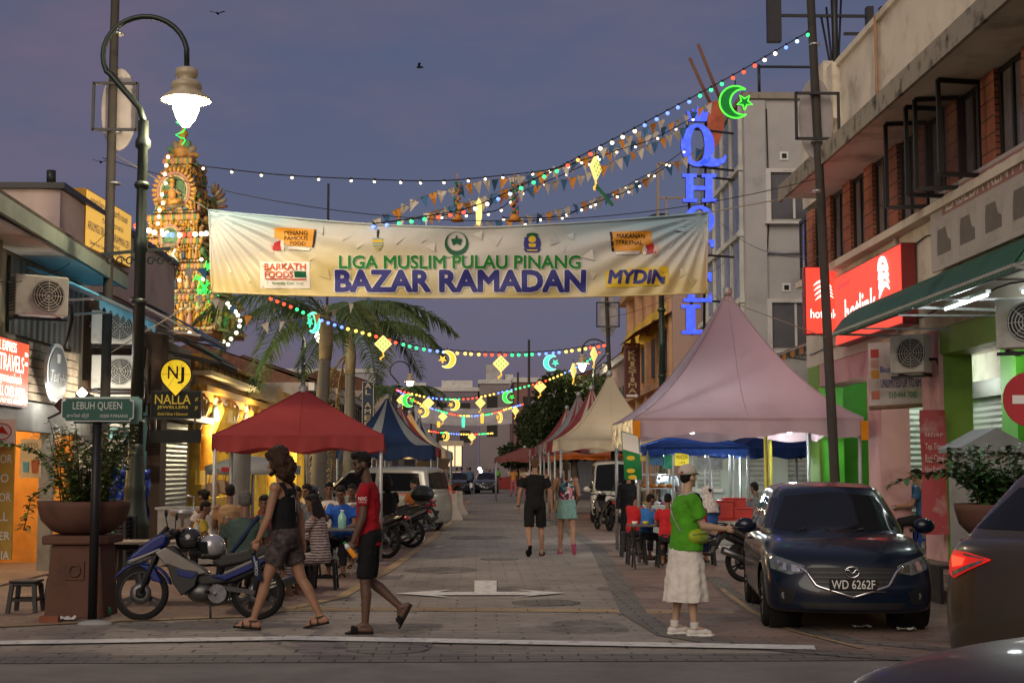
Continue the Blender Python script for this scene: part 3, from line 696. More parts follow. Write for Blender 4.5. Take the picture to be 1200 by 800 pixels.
for sx in(-1,1):mb.tube([(sx*.13,-.75,zk+.1),(sx*.3,-.8,zk-.05),(sx*.2,-.92,zk+.05)],.045,6);mb.tube([(sx*.1,-.75,zk-.22),(sx*.34,-.9,zk-.28),(sx*.05,-.98,zk-.3)],.07,6)
mb.build('seated_figure',TC,gop)
mb=kudu(TZ(283),.34,-.85,0,11);mb.build('small_arch',TC,gop)
mb=MB();zs=TZ(331);mb.m=WHT
mb.sphere((.0,-1.02,zs+.18),(.36,.16,.18),12,8);mb.tube([(.20,-1.04,zs+.25),(.34,-1.06,zs+.5),(.22,-1.08,zs+.72),(.33,-1.1,zs+.86)],[.10,.075,.06,.07],8)
mb.m=GLD;mb.tube([(.34,-1.1,zs+.86),(.5,-1.12,zs+.80)],[.04,.01],6)
mb.m=PNK;mb.sphere((-.42,-.98,zs+.38),(.22,.08,.42),10,8);mb.m=BRN;mb.sphere((-.45,-1.04,zs+.32),(.14,.05,.28),10,8)
mb.build('swan',TC,gop)
mb=MB();zt=TZ(190)
for k in range(9):
 a=R(-20+220*k/8);mb.m=(GRN,OCH,STN)[k%3];mb.sphere((.34*cos(a),-.1,zt+.1+.40*sin(a)),(.13,.10,.24),8,6,Matrix.Rotation(pi/2-a,3,'Y'))
mb.m=OCH;mb.lathe([(.32,0),(.28,.2),(.34,.35),(.16,.5),(.10,.62)],10,(0,0,zt));mb.build('crest',TC,gop)
mb=MB();mb.m=GLD;mb.lathe([(.10,.6),(.07,.75),(.16,.9),(.06,1.05),(.09,1.2),(.02,1.75)],10,(0,0,zt));mb.build('finial',TC,gop)
mb=MB();mb.m=STN
for k in range(11):
 a=R(-80+160*k/10);mb.m=(STN,BRN)[k%2];mb.sphere((.75+.36*cos(a),.5,TZ(240)+.6*sin(a)),(.20,.08,.07),8,5,Matrix.Rotation(-a,3,'Y'))
mb.build('side_crest',TC,gop)
mb=MB()
for k in range(26):
 x=1.05+.28*RND.random();z=TZ(398)+2.2*RND.random();y=-.9-.1*RND.random();pts=[(x,y,z)]
 for j in range(5):x+=RND.uniform(-.2,.2);z+=RND.uniform(-.22,.22);pts.append((x,y-.05*RND.random(),z))
 mb.tube(pts,.016,4)
gl_=mb.build('green_rope_light',emi('green_led',(.03,1,.12),1.5),gop)
mb=MB()
for k in range(8):
 z=TZ(190)+.2*k;mb.tube([(.05,-.2,z+.5),(.16*(-1)**k,-.22,z+.62),(.1,-.22,z+.72)],.02,4)
mb.build('green_rope_light',emi('green_led',0,0),gop)
M_bulbw=emi('bulb_warm',(1,.80,.50),5)
for(px,py)in((197,184),(195,194),(193,204),(194,215),(190,228),(191,238),(187,246),(186,254),(185,262),(190,270),(196,272),(204,318),(210,328),(236,304),(238,327),(169,315),(165,323),(222,390),(262,400)):
 mb=MB();v=P(px,py,gy-1.3)-gop.location;mb.sphere(Matrix.Rotation(R(12),3,'Z')@v,.055,8,6);mb.build('light_bulb',M_bulbw,gop)
for(c,l,e_)in(((1,.82,.52),(-1.2,-3.4,TZ(345)),520),((.25,1,.3),(2.3,-1.2,TZ(360)),40),((1,.86,.6),(.4,-2.8,TZ(240)),200)):
 lamp('flood_lamp',l,e_,c,.25,gop)
M_tyel=mat('temple_yellow',(.55,.36,.06),.6,dirt=(.36,.20,.04),scale=2)
ys=thing('yellow_shopfront','bright yellow moulded shopfront glowing behind the white market umbrella','building',(-7.1,51,0))
mb=MB();mb.bx(-9,-7.4,47.2,58,0,4.6);mb.build('wall',M_tyel,ys,True)
for(x,z0,z1)in((-7.1,3.45,3.7),(-6.9,3.703,3.85),(-7.15,3.853,4.3)):mb=MB();mb.bx(-7.39,x,47.2,58,z0,z1);mb.build('cornice',TC[GLD],ys,True)
for yy in(47.4,50,52.6,55.2,57.6):mb=MB();mb.lathe([(.3,0),(.26,.3),(.2,.4),(.2,3.0),(.3,3.44)],12,(-7.1,yy,0));mb.build('column',M_tyel,ys,True)
lamp('shop_lamp',(.9,-2.2,2.7),300,(1,.82,.4),.2,ys);lamp('shop_lamp',(.9,3.5,2.7),240,(1,.85,.5),.2,ys)
th=thing('temple_hall','yellow temple street front with moulded columns, brass grilles and a stepped cornice','temple',(-7.2,40,0))
mb=MB();mb.bx(-10,-7.9,36.05,47,0,3.6);mb.build('wall',mat('temple_inner',(.42,.26,.07),.7,var=.3),th,True)
mb=MB()
for k,(x,z0,z1)in enumerate(((-7.0,3.4,3.6),(-6.8,3.602,3.75),(-7.1,3.752,4.0),(-6.7,4.002,4.12),(-7.15,4.122,4.45),(-6.95,4.452,4.55))):
 mb.m=(OCH,GLD,STN,CRM,BRN,GLD)[k];mb.bx(-9.5,x,36.1,47,z0,z1)
for k in range(30):
 mb.m=(GLD,PNK,GRN)[k%3];mb.sphere((-7.12,36.3+.36*k,4.3),(.06,.14,.13),7,5)
mb.build('cornice',TC,th,True)
for k,yy in enumerate((36.4,38.5,41.0,43.6,46.2)):
 mb=MB();mb.lathe([(.42,0),(.42,.35),(.34,.4),(.38,.55),(.30,.62),(.26,1.0),(.25,2.4),(.30,2.5),(.24,2.6),(.36,2.9),(.46,3.15),(.46,3.39)],14,(-7.25,yy,0));mb.build('column',M_tyel if k%2==0 else TC[GLD],th,True)
 mb=MB();figure_c=MB();figure(figure_c,(-7.0,yy-.3,2.9),.9);figure_c.build('stucco_figure',TC,th,True)
for yy in(37.4,39.7,42.3,44.9):
 mb=MB()
 for j in range(8):mb.beam((-7.5,yy-.7+.2*j,.3),(-7.5,yy-.7+.2*j,3.1),.035)
 for j in range(9):mb.beam((-7.5,yy-.75,.4+.33*j),(-7.5,yy+.75,.4+.33*j),.035)
 mb.build('grille',TC[OCH],th,True)
mb=MB();mb.bx(-7.6,-6.7,36.1,39,0,.9);mb.bx(-7.6,-6.9,36.1,38.6,.902,1.25);mb.bx(-7.6,-7.05,36.1,38.3,1.252,1.6);mb.build('stepped_base',M_tyel,th,True)
mb=MB();mb.grid(lambda u,v:(-6.2-1.2*u,44.0+2.4*v,3.7+.55*sin(pi*v)+.2*u),6,12);mb.build('shell_hood',TC[STN],th,True)
lamp('hall_lamp',(-6.5+7.2,38-40,2.9),250,(1,.82,.45),.15,th);lamp('hall_lamp',(-6.2+7.2,43-40,3.1),220,(1,.9,.65),.15,th)
mb=MB();mb.sphere(P(272,442,44)-th.location,.11,8,6);mb.build('lamp_bulb',emi('white_led',(.9,1,.95),9),th)
# ---------------------------------------------------------------- sign helper
def signboard(name,label,c,ux,w,h,t,face,lines,group=None,edge=None,uy=(0,0,1),cat='sign',lit=False):
 """lines: (text, colour material, cx, cy, w, h, bold) in board metres; thing origin at board centre"""
 th_=thing(name,label,cat,tuple(c),0,group)
 ux=Vector(ux).normalized();uy=Vector(uy).normalized();nz=ux.cross(uy)
 mb=MB();mb.prism([(-w/2,-h/2),(w/2,-h/2),(w/2,h/2),(-w/2,h/2)],t,-nz*t/2,ux,uy,nz);mb.build('box' if edge else 'board',edge or face,th_)
 if edge:
  mb=MB();e_=.025;mb.prism([(-w/2+e_,-h/2+e_),(w/2-e_,-h/2+e_),(w/2-e_,h/2-e_),(-w/2+e_,h/2-e_)],.012,nz*.007,ux,uy,nz);mb.build('face',face,th_)
 byc={}
 for ln in lines:byc.setdefault(ln[1].name,[]).append(ln)
 for k,ls_ in byc.items():
  mb=MB()
  for(s,m,cx,cy,lw,lh,bd)in ls_:text(mb,s,lw,lh,ux*cx+uy*cy+nz*(.016 if edge else .002),ux,uy,.002,bd)
  mb.build('lettering',ls_[0][1],th_)
 return th_,ux,uy,nz
T_white=mat('letter_white',(.75,.75,.72),.6,var=0)
T_black=mat('letter_black',(.02,.02,.02),.6,var=0)
T_blue=mat('letter_blue',(.035,.06,.30),.6,var=0)
T_green=mat('letter_green',(.02,.28,.06),.6,var=0)
T_yel=mat('letter_yellow',(.75,.56,.03),.5,var=0)
T_glow=emi('letter_glow',(1,.93,.85),1.5)
a_=P(40,0,21.4);a_=Vector((-6.72,21.45,0));b_=Vector((-6.72,18.45,0));ux=(a_-b_).normalized()
signboard('cargo_sign','glowing orange red cargo and travels sign on the shop at the left edge',Vector((-6.72,19.95,3.02)),(0,1,0),3.0,.97,.12,emi('red_lightbox',(1,.115,.045),.85,True),[('INTERNATIONAL EXPRESS',T_glow,-.1,.36,2.0,.14,.02),('CARGO & TRAVELS',T_glow,.05,.13,2.4,.24,.015),('கார்கோ & டிராவல்ஸ்',T_glow,.0,-.10,2.3,.18,.015),('DOOR TO DOOR ALL OVER INDIA',T_glow,.05,-.28,2.6,.15,.01),('PENANG. TEL: 04-2618758 / HP: 012-4538800',T_glow,.0,-.42,2.5,.07,.01),('SEA',T_glow,1.36,.30,.16,.06,.02),('AIR',T_glow,1.36,.16,.16,.06,.02)],edge=M_dkmetal)
M_oldyel=mat('old_yellow_board',(.50,.32,.07),.6,dirt=(.34,.16,.03),scale=2.5)
sb,ux,uy,nz=signboard('cargo_board','worn yellow and white upright board with white door to door letters',P(2,573,20.0)+Vector((-.04,0,0)),(1,.0,0),.40,1.93,.04,M_oldyel,[(w_,T_white,.07+dx,.42-.265*k,lw,.115,.02)for k,(w_,lw,dx)in enumerate((('DOOR',.34,-.07),('TO',.2,-.04),('DOOR',.34,-.07),('ALL',.26,-.06),('OVER',.34,-.07),('INDIA',.34,-.07)))])
mb=MB();mb.bx(-.2,.2,-.010,-.002,.62,.96);mb.build('white_panel',T_white,sb)
mb=MB();mb.tube([(.02+.13*cos(2*pi*k/20),-.014,.80+.11*sin(2*pi*k/20))for k in range(21)],.008,5);mb.prism([(-.08,.75),(.02,.78),(.12,.75),(.02,.88)],.006,(0,-.014,0));mb.build('emblem',mat('logo_red',(.5,.03,.03),.6),sb)
mb=MB();text(mb,'CARGO',.34,.075,(0,-.012,.575),(1,0,0),(0,0,1),0,.01);mb.build('lettering',mat('letter_maroon',(.35,.10,.05),.6),sb)
pa=P(100,256,27.6);pb=P(153,283,30.6);d_=(pb-pa);d_.z=0;cc=(pa+pb)/2;cc.z=6.52
T_ind=mat('letter_indigo',(.05,.06,.32),.6,var=0)
sb,ux,uy,nz=signboard('temple_sign','lit yellow temple sign with blue Tamil and Roman lettering on the flat roofed building',cc,d_,d_.length,1.15,.35,emi('yellow_lightbox',(1,.58,.10),.62,True),[('அருள்மிகு ஸ்ரீ மகாமாரியம்மன்',T_ind,-.05,.38,2.5,.20,.015),('தேவஸ்தானம்',T_ind,.2,.12,1.4,.16,.015),('ARULMIGU SRI MAHAMARIAMMAN DEV.',T_ind,0,-.12,2.8,.17,.01),('PENANG',T_ind,.3,-.30,.8,.09,.01),('Queen Street Temple, Lebuh Queen, 10200 Penang',T_ind,0,-.45,2.5,.10,.005)],edge=mat('mustard_edge',(.40,.22,.03),.6))
mb=MB()
for k in(-1.1,0,1.1):mb.beam(ux*k+Vector((0,0,-.58))-nz*.2,ux*k+Vector((0,0,-1.5))-nz*.2,.07)
mb.build('bracket',M_dkmetal,sb)
wp=thing('plank_panel','weathered horizontal plank wall panel lit from below by two floodlights','wall panel',(-6.85,23.15,3.1))
M_plank=mat('grey_plank',(.34,.27,.20),.8,var=.35,scale=5)
for k in range(7):
 mb=MB();mb.bx(-.02,.02,-1.35,1.4,-.42+.13*k,-.31+.13*k);mb.build('plank',M_plank,wp)
def ovalpts(w,h,n=40,lob=.06):
 out_=[]
 for k in range(n):
  a=2*pi*k/n;r=1+lob*cos(4*a);out_.append((w/2*r*(abs(cos(a))**.75)*(1 if cos(a)>=0 else-1),h/2*r*(abs(sin(a))**.8)*(1 if sin(a)>=0 else-1)))
 return out_
def tea_sign(label,c,ux,w,h,big,border,fill):
 t=thing('tea_sign',label,'sign',tuple(c));ux=Vector(ux).normalized();uy=Vector((0,0,1));nz=ux.cross(uy)
 mb=MB();mb.prism(ovalpts(w,h),.05,(0,0,0),ux,uy,nz);mb.build('border',border,t)
 mb=MB();mb.prism(ovalpts(w*.88,h*.86),.012,nz*.030,ux,uy,nz);mb.build('face',fill,t)
 mb=MB();text(mb,'Tea',w*.36,h*.2,ux*-w*.2+uy*(-.06*h)+nz*.036,ux,uy,.003,.01,shear=.3);text(mb,'Kadai',w*.46,h*.24,ux*w*.16+uy*(-.11*h)+nz*.036,ux,uy,.003,.01,shear=.3)
 mb.build('lettering',big,t)
 mb=MB();z0=h*.18;mb.prism([(-.055*w,z0),(.055*w,z0),(.085*w,z0+.16*h),(-.085*w,z0+.16*h)],.006,nz*.039,ux,uy,nz)
 mb.tube([ux*(.08*w)+uy*(z0+.13*h)+nz*.04,ux*(.12*w)+uy*(z0+.1*h)+nz*.04,ux*(.07*w)+uy*(z0+.04*h)+nz*.04],.008,5);mb.build('cup_picture',big,t)
 return t
M_sgrey=mat('sign_grey',(.20,.22,.23),.5)
tea_sign('tall grey oval tea shop sign with white border on the plank panel',(-6.62,22.55,3.13),(0,1,0),1.05,.88,T_white,T_white,M_sgrey)
tea_sign('black oval tea shop sign with white border hanging behind the left planter',P(129,536,24.0),(1,0,0),.98,.58,T_white,T_white,T_black)
for(px,py,lit_)in((72,475,0),(97,462,1)):
 v=P(px,py,22.0);fl_=thing('floodlight','small square black floodlight below the plank panel' if not lit_ else 'small glaring white floodlight at the right of the plank panel','floodlight',tuple(v))
 mb=MB();mb.box((0,0,0),(.16,.08,.16),Matrix.Rotation(R(45),3,'Y'));mb.build('housing',M_dkmetal,fl_)
 mb=MB();mb.box((0,.045 if not lit_ else-.045,.02),(.12,.01,.12),Matrix.Rotation(R(45),3,'Y'));mb.build('lens',emi('flood_lens',(1,.97,.9),12),fl_)
 mb=MB();mb.tube([(0,0,-.1),(-.2,0,-.2)],.02,6);mb.build('bracket',M_dkmetal,fl_)
 lamp('light',(-.1,.12,.1),14,(1,.95,.85),.05,fl_)
sp=G(108,727);ssg=thing('street_sign','green Lebuh Queen street name sign on a slim black pole','street sign',(sp.x,sp.y,0))
mb=MB();mb.tube([(0,0,0),(0,0,2.34)],.05,12);mb.build('pole',M_black,ssg)
zs=P(108,480,sp.y).z;w,h=.755,.235
def notched(w,h,r=.035):return[(-w/2+r,-h/2),(w/2-r,-h/2),(w/2-r,-h/2+r*.6),(w/2,-h/2+r),(w/2,h/2-r),(w/2-r,h/2-r*.6),(w/2-r,h/2),(-w/2+r,h/2),(-w/2+r,h/2-r*.6),(-w/2,h/2-r),(-w/2,-h/2+r),(-w/2+r,-h/2+r*.6)]
mb=MB();mb.prism(notched(w+.025,h+.025),.03,(.02,-.065,zs));mb.build('border',mat('sign_silver',(.42,.44,.44),.4,.4),ssg)
mb=MB();mb.prism(notched(w,h),.008,(.02,-.084,zs));mb.build('plate',mat('sign_green',(.012,.085,.065),.4),ssg)
mb=MB();mb.prism(notched(w+.02,h+.06),.02,(.08,.06,zs));mb.build('rear_plate',mat('sign_teal',(.18,.34,.30),.5),ssg)
mb=MB();text(mb,'LEBUH QUEEN',.53,.095,(.02,-.089,zs+.035),(1,0,0),(0,0,1),.001,0);text(mb,'குயின் வீதி',.24,.055,(-.19,-.089,zs-.07),(1,0,0),(0,0,1),.001,0);text(mb,'10200 P.PINANG',.30,.034,(.20,-.089,zs-.07),(1,0,0),(0,0,1),.001,0)
mb.build('lettering',mat('letter_grey',(.50,.52,.50),.5,var=0),ssg)
nc=P(206,474,29.5);sb,ux,uy,nz=signboard('jeweller_sign','black jeweller sign with yellow letters below a yellow drop shaped emblem',nc,(1,.1,0),1.03,.58,.10,T_black,[('NALLA',T_yel,-.06,.11,.72,.19,.012),('JEWELLERS',T_yel,-.06,-.06,.62,.075,.004),('Gold I Silver I Diamond',T_yel,-.06,-.19,.60,.055,.0),('அணி',T_yel,.42,.12,.06,.10,0),('நகை',T_yel,.42,-.08,.06,.10,0)],edge=M_dkmetal)
drop=[]
for k in range(31):
 a=R(-40+260*k/30);drop.append((.30*cos(a),.62+.30*sin(a)))
drop.append((0,.18))
mb=MB();mb.prism([(x*1.09,(y-.6)*1.09+.6)for x,y in drop],.10,nz*.03,ux,uy,nz);mb.build('emblem_border',T_black,sb)
mb=MB();mb.prism(drop,.012,nz*.088,ux,uy,nz);mb.build('emblem',emi('emblem_yellow',(.9,.62,.02),.55),sb)
mb=MB();text(mb,'N',.20,.26,ux*-.06+uy*.66+nz*.096,ux,uy,.002,.02);text(mb,'J',.13,.34,ux*.10+uy*.60+nz*.096,ux,uy,.004,.02);mb.build('emblem_letters',T_black,sb)
mb=MB()
for k in range(6):
 a=2*pi*k/6;mb.tube([nz*.096+uy*.62,nz*.096+uy*(.62+.28*sin(a))+ux*.28*cos(a)],.004,4)
mb.build('emblem_lines',mat('line_brown',(.25,.15,.02),.6),sb)
nb2=thing('blank_board','plain black hanging board below the jeweller sign','sign',tuple(P(205,511,29.5)));mb=MB();mb.box((0,0,0),(1.06,.08,.27));mb.build('board',T_black,nb2);mb=MB();mb.beam((-.4,0,.13),(-.4,0,.38),.03);mb.beam((.4,0,.13),(.4,0,.38),.03);mb.build('hanger',M_dkmetal,nb2)
signboard('shop_sign','small yellow green lit shop sign behind the lamp post',P(178,452,31.5),(.9,.5,0),.55,.85,.08,emi('lime_lightbox',(.62,.70,.08),.6),[('RAJA BAHAR',T_green,0,-.02,.46,.10,.01),('JEWEL',T_green,0,-.25,.36,.08,.01)],edge=M_dkmetal)
sb,ux,uy,nz=signboard('vertical_shop_sign','tall narrow dark blue sign reading Al Ameen beside the palm trunk',P(431,478,70),(1,0,0),.56,2.6,.15,mat('sign_navy',(.02,.035,.07),.5),[(ch,mat('letter_gold',(.55,.42,.2),.5),0,1.1-.315*k,.30 if ch!='L' else .24,.24,.02)for k,ch in enumerate('AL AMEEN')if ch!=' '],edge=M_cream)
sb,ux,uy,nz=signboard('vertical_shop_sign','tall maroon boutique sign with gold letters on the orange heritage house',P(741,434,50),(1,.05,0),.56,1.95,.12,mat('sign_maroon',(.10,.025,.025),.5),[(ch,mat('letter_gold',0),0,.62-.19*k,.28 if ch!='I' else .12,.165,.02)for k,ch in enumerate('KRISTIMA')]+[('BUTIK',mat('letter_orange',(.55,.2,.05),.5),0,.86,.46,.12,.02)],edge=mat('maroon_edge',(.2,.10,.08),.6))
mb=MB();mb.prism([(-.22,-.93),(.10,-.93),(.10,-.97),(.22,-.89),(.10,-.81),(.10,-.85),(-.22,-.85)],.006,nz*.018,ux,uy,nz);mb.build('arrow',T_white,sb)
qh=thing('hotel_sign','glowing blue vertical Q Hotel letters topped by a crown','sign',tuple(P(820,390,35.5)))
M_qblue=emi('blue_led_letter',(.055,.11,1),1.15,True);M_qedge=mat('letter_edge',(.10,.06,.05),.5)
_t=M_qblue.node_tree;_c=_t.nodes.new('ShaderNodeTexCoord');_v=_t.nodes.new('ShaderNodeTexVoronoi');_v.inputs['Scale'].default_value=7;_r=_t.nodes.new('ShaderNodeMapRange');_r.inputs[2].default_value=.6;_r.inputs[3].default_value=1.5;_r.inputs[4].default_value=.8
_t.links.new(_c.outputs['Object'],_v.inputs[0]);_t.links.new(_v.outputs[0],_r.inputs[0]);_t.links.new(_r.outputs[0],_t.nodes['Principled BSDF'].inputs['Emission Strength'])
S_=35.5/FPX
def qrel(px,py):return P(px,py,35.5)-qh.location
def slab_letter(shape,cx,cy,hw,hh,nm):
 """serif letters as polygons on a -1..1 square"""
 o=qrel(cx,cy)
 for(nm_,m,sc,dy,t)in(('letter_edge',M_qedge,1.0,0,.14),(nm,M_qblue,None,-.08,.02)):
  mb=MB()
  for poly in shape:
   if sc is None:
    px_=[p[0]for p in poly];py_=[p[1]for p in poly]
    mx,my=(min(px_)+max(px_))/2,(min(py_)+max(py_))/2
    ax,ay=max(max(px_)-mx,.01),max(max(py_)-my,.01)
    pl=[(p[0]*hw*S_,p[1]*hh*S_)for p in poly]
   else:
    g_=1.3
    pl=[((p[0]*hw+(g_ if p[0]>0 else-g_ if p[0]<0 else 0)*0)*S_,p[1]*hh*S_)for p in poly]
   mb.prism(pl,t,o+Vector((0,dy,0)))
  mb.build(nm_,m,qh)
def letH(s=.0):return[[(-1,1),(-.15,1),(-.15,.76),(-.36,.76),(-.36,.14),(.36,.14),(.36,.76),(.15,.76),(.15,1),(1,1),(1,.76),(.8,.76),(.8,-.76),(1,-.76),(1,-1),(.15,-1),(.15,-.76),(.36,-.76),(.36,-.14),(-.36,-.14),(-.36,-.76),(-.15,-.76),(-.15,-1),(-1,-1),(-1,-.76),(-.8,-.76),(-.8,.76),(-1,.76)]]
letT=[[(-1,1),(1,1),(1,.45),(.8,.45),(.72,.74),(.24,.74),(.24,-.76),(.5,-.76),(.5,-1),(-.5,-1),(-.5,-.76),(-.24,-.76),(-.24,.74),(-.72,.74),(-.8,.45),(-1,.45)]]
letE=[[(-1,1),(1,1),(1,.4),(.8,.4),(.7,.74),(-.2,.74),(-.2,.14),(.3,.14),(.4,.32),(.5,.32),(.5,-.32),(.4,-.32),(.3,-.14),(-.2,-.14),(-.2,-.74),(.7,-.74),(.8,-.4),(1,-.4),(1,-1),(-1,-1),(-1,-.76),(-.72,-.76),(-.72,.76),(-1,.76)]]
letL=[[(-1,1),(.25,1),(.25,.76),(-.1,.76),(-.1,-.72),(.6,-.72),(.78,-.3),(1,-.3),(1,-1),(-1,-1),(-1,-.76),(-.7,-.76),(-.7,.76),(-1,.76)]]
def ringO(n=28,wi=.45,hi=.78):
 q=[]
 for k in range(n):a,b=2*pi*k/n,2*pi*(k+1)/n;q.append([(cos(a),sin(a)),(cos(b),sin(b)),(wi*cos(b),hi*sin(b)),(wi*cos(a),hi*sin(a))])
 return q
slab_letter(letH(),819,221,20,17,'letter');slab_letter(ringO(),819,259,18,18,'letter');slab_letter(letT,819,298,18,17,'letter');slab_letter(letE,817,337,17,17.5,'letter');slab_letter(letL,816,374.5,18,17.5,'letter')
Q=ringO(28,.42,.84)+[[(-.1,-.80),(.25,-.92),(.7,-1.0),(1.2,-.98),(1.6,-.8),(1.72,-.55),(1.62,-.42),(1.5,-.6),(1.2,-.66),(.8,-.55),(.5,-.6)]]
slab_letter(Q,817,171,20,26,'letter')
slab_letter([[(-.75,-1),(.75,-1),(.95,.35),(.55,.05),(.42,.65),(.16,.2),(0,1),(-.16,.2),(-.42,.65),(-.55,.05),(-.95,.35)]],817,134,14,9.5,'crown')
mb=MB()
for(py,x1)in((150,864),(194,862),(205,862),(297,840),(351,870)):mb.beam(qrel(812,py)+Vector((0,.1,0)),qrel(812,py)+Vector((1.15,.6,0)),.05)
mb.tube([qrel(806,140)+Vector((0,.12,0)),qrel(812,392)+Vector((0,.12,0))],.035);mb.tube([qrel(828,140)+Vector((0,.12,0)),qrel(826,392)+Vector((0,.12,0))],.035);mb.build('bracket',M_dkmetal,qh)
lamp('sign_lamp',(0,-.9,4.2),8,(.3,.4,1),.3,qh)
sf=thing('steel_gantry','thin open steel frame standing left of the blue hotel letters','gantry',tuple(P(770,262,37)));mb=MB()
q=lambda x,y:P(x,y,37)-sf.location
mb.beam(q(771,262),q(771,192),.07);mb.beam(q(781,262),q(781,232),.05);mb.beam(q(771,192),q(800,192),.07);mb.beam(q(771,232),q(808,232),.05);mb.beam(q(810,262),q(806,190),.05);mb.beam(q(771,262),q(771,345),.07);mb.build('bars',mat('weathered_steel',(.35,.28,.22),.7),sf)
ff=thing('fin_sign','faded red orange fin shaped sign with two leaning poles behind the crown','sign',tuple(P(842,160,37.5)));q=lambda x,y:P(x,y,37.5)-ff.location
mb=MB();mb.prism([((q(x,y).x),q(x,y).z)for x,y in((828,122),(842,118),(848,138),(848,150),(842,168),(836,176),(830,160))],.15);mb.build('panel',mat('faded_orange',(.50,.13,.07),.6,var=.3),ff)
mb=MB();mb.tube([q(808,68),q(834,125)],.045);mb.tube([q(818,52),q(846,122)],.045);mb.build('pole',mat('rust_pole',(.22,.11,.07),.8),ff)
M_rbox=emi('red_box',(1,.075,.045),.80,True)
def swoosh(mb,o,ux,uy,nz,s):
 for k in range(4):
  pts=[]
  for j in range(9):
   u=j/8;pts.append(o+ux*s*(-.55+1.0*u+.03*k)+uy*s*(.42-.26*k+.34*sin(u*pi*.85)-.25*u*u*(1-k*.3))+nz*.02)
  mb.tube(pts,[s*.012+s*.075*sin(pi*j/8)for j in range(9)],6)
sb,ux,uy,nz=signboard('phone_shop_sign','red light box with white hand logo, edge on to the brick pier building',P(965,352,27.3),(1,0,0),.73,1.33,.22,M_rbox,[('hotlink',T_glow,0,-.26,.52,.17,.02)],edge=mat('dark_red_box',(.22,.02,.02),.5))
mb=MB();swoosh(mb,uy*.13,ux,uy,nz,.36);mb.build('logo',T_glow,sb)
sb,ux,uy,nz=signboard('phone_shop_sign','long red hotlink light box flat above the pink and green columns',(6.74,24.3,4.56),(0,-1,0),4.2,1.30,.22,M_rbox,[('hotlink',T_glow,-.35,-.12,2.0,.52,.02),('#SAJATEGUHKUKUH',mat('letter_pink_glow',(.8,.35,.5),.5),-1.45,.42,1.0,.10,.01)],edge=mat('dark_red_box',0))
mb=MB();swoosh(mb,ux*1.15+uy*.12,ux,uy,nz,.60);mb.build('logo',T_glow,sb)
for o_ in(sb,):lamp('sign_lamp',(-.8,.3,-.2),6,(1,.12,.08),.3,o_)
M_vinyl=mat('pale_vinyl',(.46,.42,.39),.6,dirt=(.40,.365,.34),scale=.8)
sb,ux,uy,nz=signboard('car_rental_banner','pale faded car rental banner with small van pictures above the green awning',(6.86,18.0,5.14),(0,-1,0),6.2,1.15,.03,M_vinyl,[('ZABEDA RENT A CAR',mat('faded_white',(.68,.64,.62),.6),-.35,.36,4.1,.24,.02)])
mb=MB();mb.prism([(-2.55,.20),(1.85,.20),(1.85,.52),(-2.55,.52)],.004,nz*.001,ux,uy,nz);mb.build('red_band',mat('faded_red',(.36,.19,.165),.6),sb)
M_pale=mat('faded_print',(.44,.41,.36),.6);M_printdk=mat('faded_print_dark',(.17,.15,.125),.6)
for k in range(6):
 x=-2.5+1.0*k;mb=MB();mb.prism([(x-.36,-.5),(x+.36,-.5),(x+.36,.12),(x-.36,.12)],.004,nz*.001,ux,uy,nz);mb.build('picture',M_pale,sb)
 mb=MB();mb.prism([(x-.3,-.36),(x+.3,-.36),(x+.3,-.2),(x+.18,-.16),(x+.08,.02),(x-.26,.02),(x-.3,-.16)],.006,nz*.003,ux,uy,nz);mb.build('van_picture',M_printdk,sb)
sb,ux,uy,nz=signboard('top_up_banner','creased white top up banner tied between the pink columns',P(1054,440,22.9)+Vector((0,0,.02)),(1,-.42,0),.98,1.05,.03,mat('banner_white',(.52,.47,.47),.6,var=.2,scale=4,bump=.6,bscale=5),[('Budget Emas',T_blue,.0,.07,.60,.13,.005),('UNLIMITED UP TO RM30',T_blue,.05,-.14,.70,.14,.005),('010-444 7080',T_green,.05,-.33,.45,.11,.005)])
for k,c_ in enumerate(((.45,.07,.06),(.5,.28,.25),(.55,.28,.05),(.45,.4,.38),(.5,.18,.12))):
 mb=MB();mb.prism([(-.45,.28-.17*k),(-.32,.28-.17*k),(-.32,.42-.17*k),(-.45,.42-.17*k)],.004,nz*.002,ux,uy,nz);mb.build('picture',mat('pic_%d'%k,c_,.6),sb)
mb=MB();mb.tube([ux*-.49+uy*-.54,ux*.49+uy*-.50],.035,8);mb.build('batten',M_wood,sb)
rb=thing('red_banner','faded red vertical food banner hung on the pink and green column','banner',tuple(P(1094,553,21.0)));mb=MB()
mb.grid(lambda u,v:(-.19+.38*u,-.02+.03*sin(9*v+4*u),-.92+1.84*v),6,30);mb.build('cloth',mat('red_vinyl',(.34,.05,.06),.5,dirt=(.42,.30,.30),scale=2.2),rb)
mb=MB()
for k,(s_,h_,z_)in enumerate((('SEDAP',.05,.55),('Tea Time',.09,.38),('Roti Canai',.12,.2),('Nasi Kandar',.10,.04))):text(mb,s_,.27,h_,(0,-.06,z_),(1,0,0),(0,0,1),0,.01)
mb.build('lettering',mat('faded_letter',(.62,.5,.5),.6),rb)
ne=thing('no_entry_sign','round red no entry sign with white bar at the right edge','road sign',tuple(P(1207,468,14.0)));ry=Matrix.Rotation(R(90),3,'X')
mb=MB();mb.lathe([(.27,-.006),(.275,0),(.27,.006)],40,M=ry);mb.build('disc',mat('sign_red',(.42,.03,.04),.45,var=.1),ne)
mb=MB();mb.box((0,-.010,0),(.36,.004,.085));mb.build('bar',T_white,ne)
mb=MB();mb.tube([(.05,.04,-2.31),(.05,.04,.35)],.035,10);mb.build('pole',M_galv,ne)
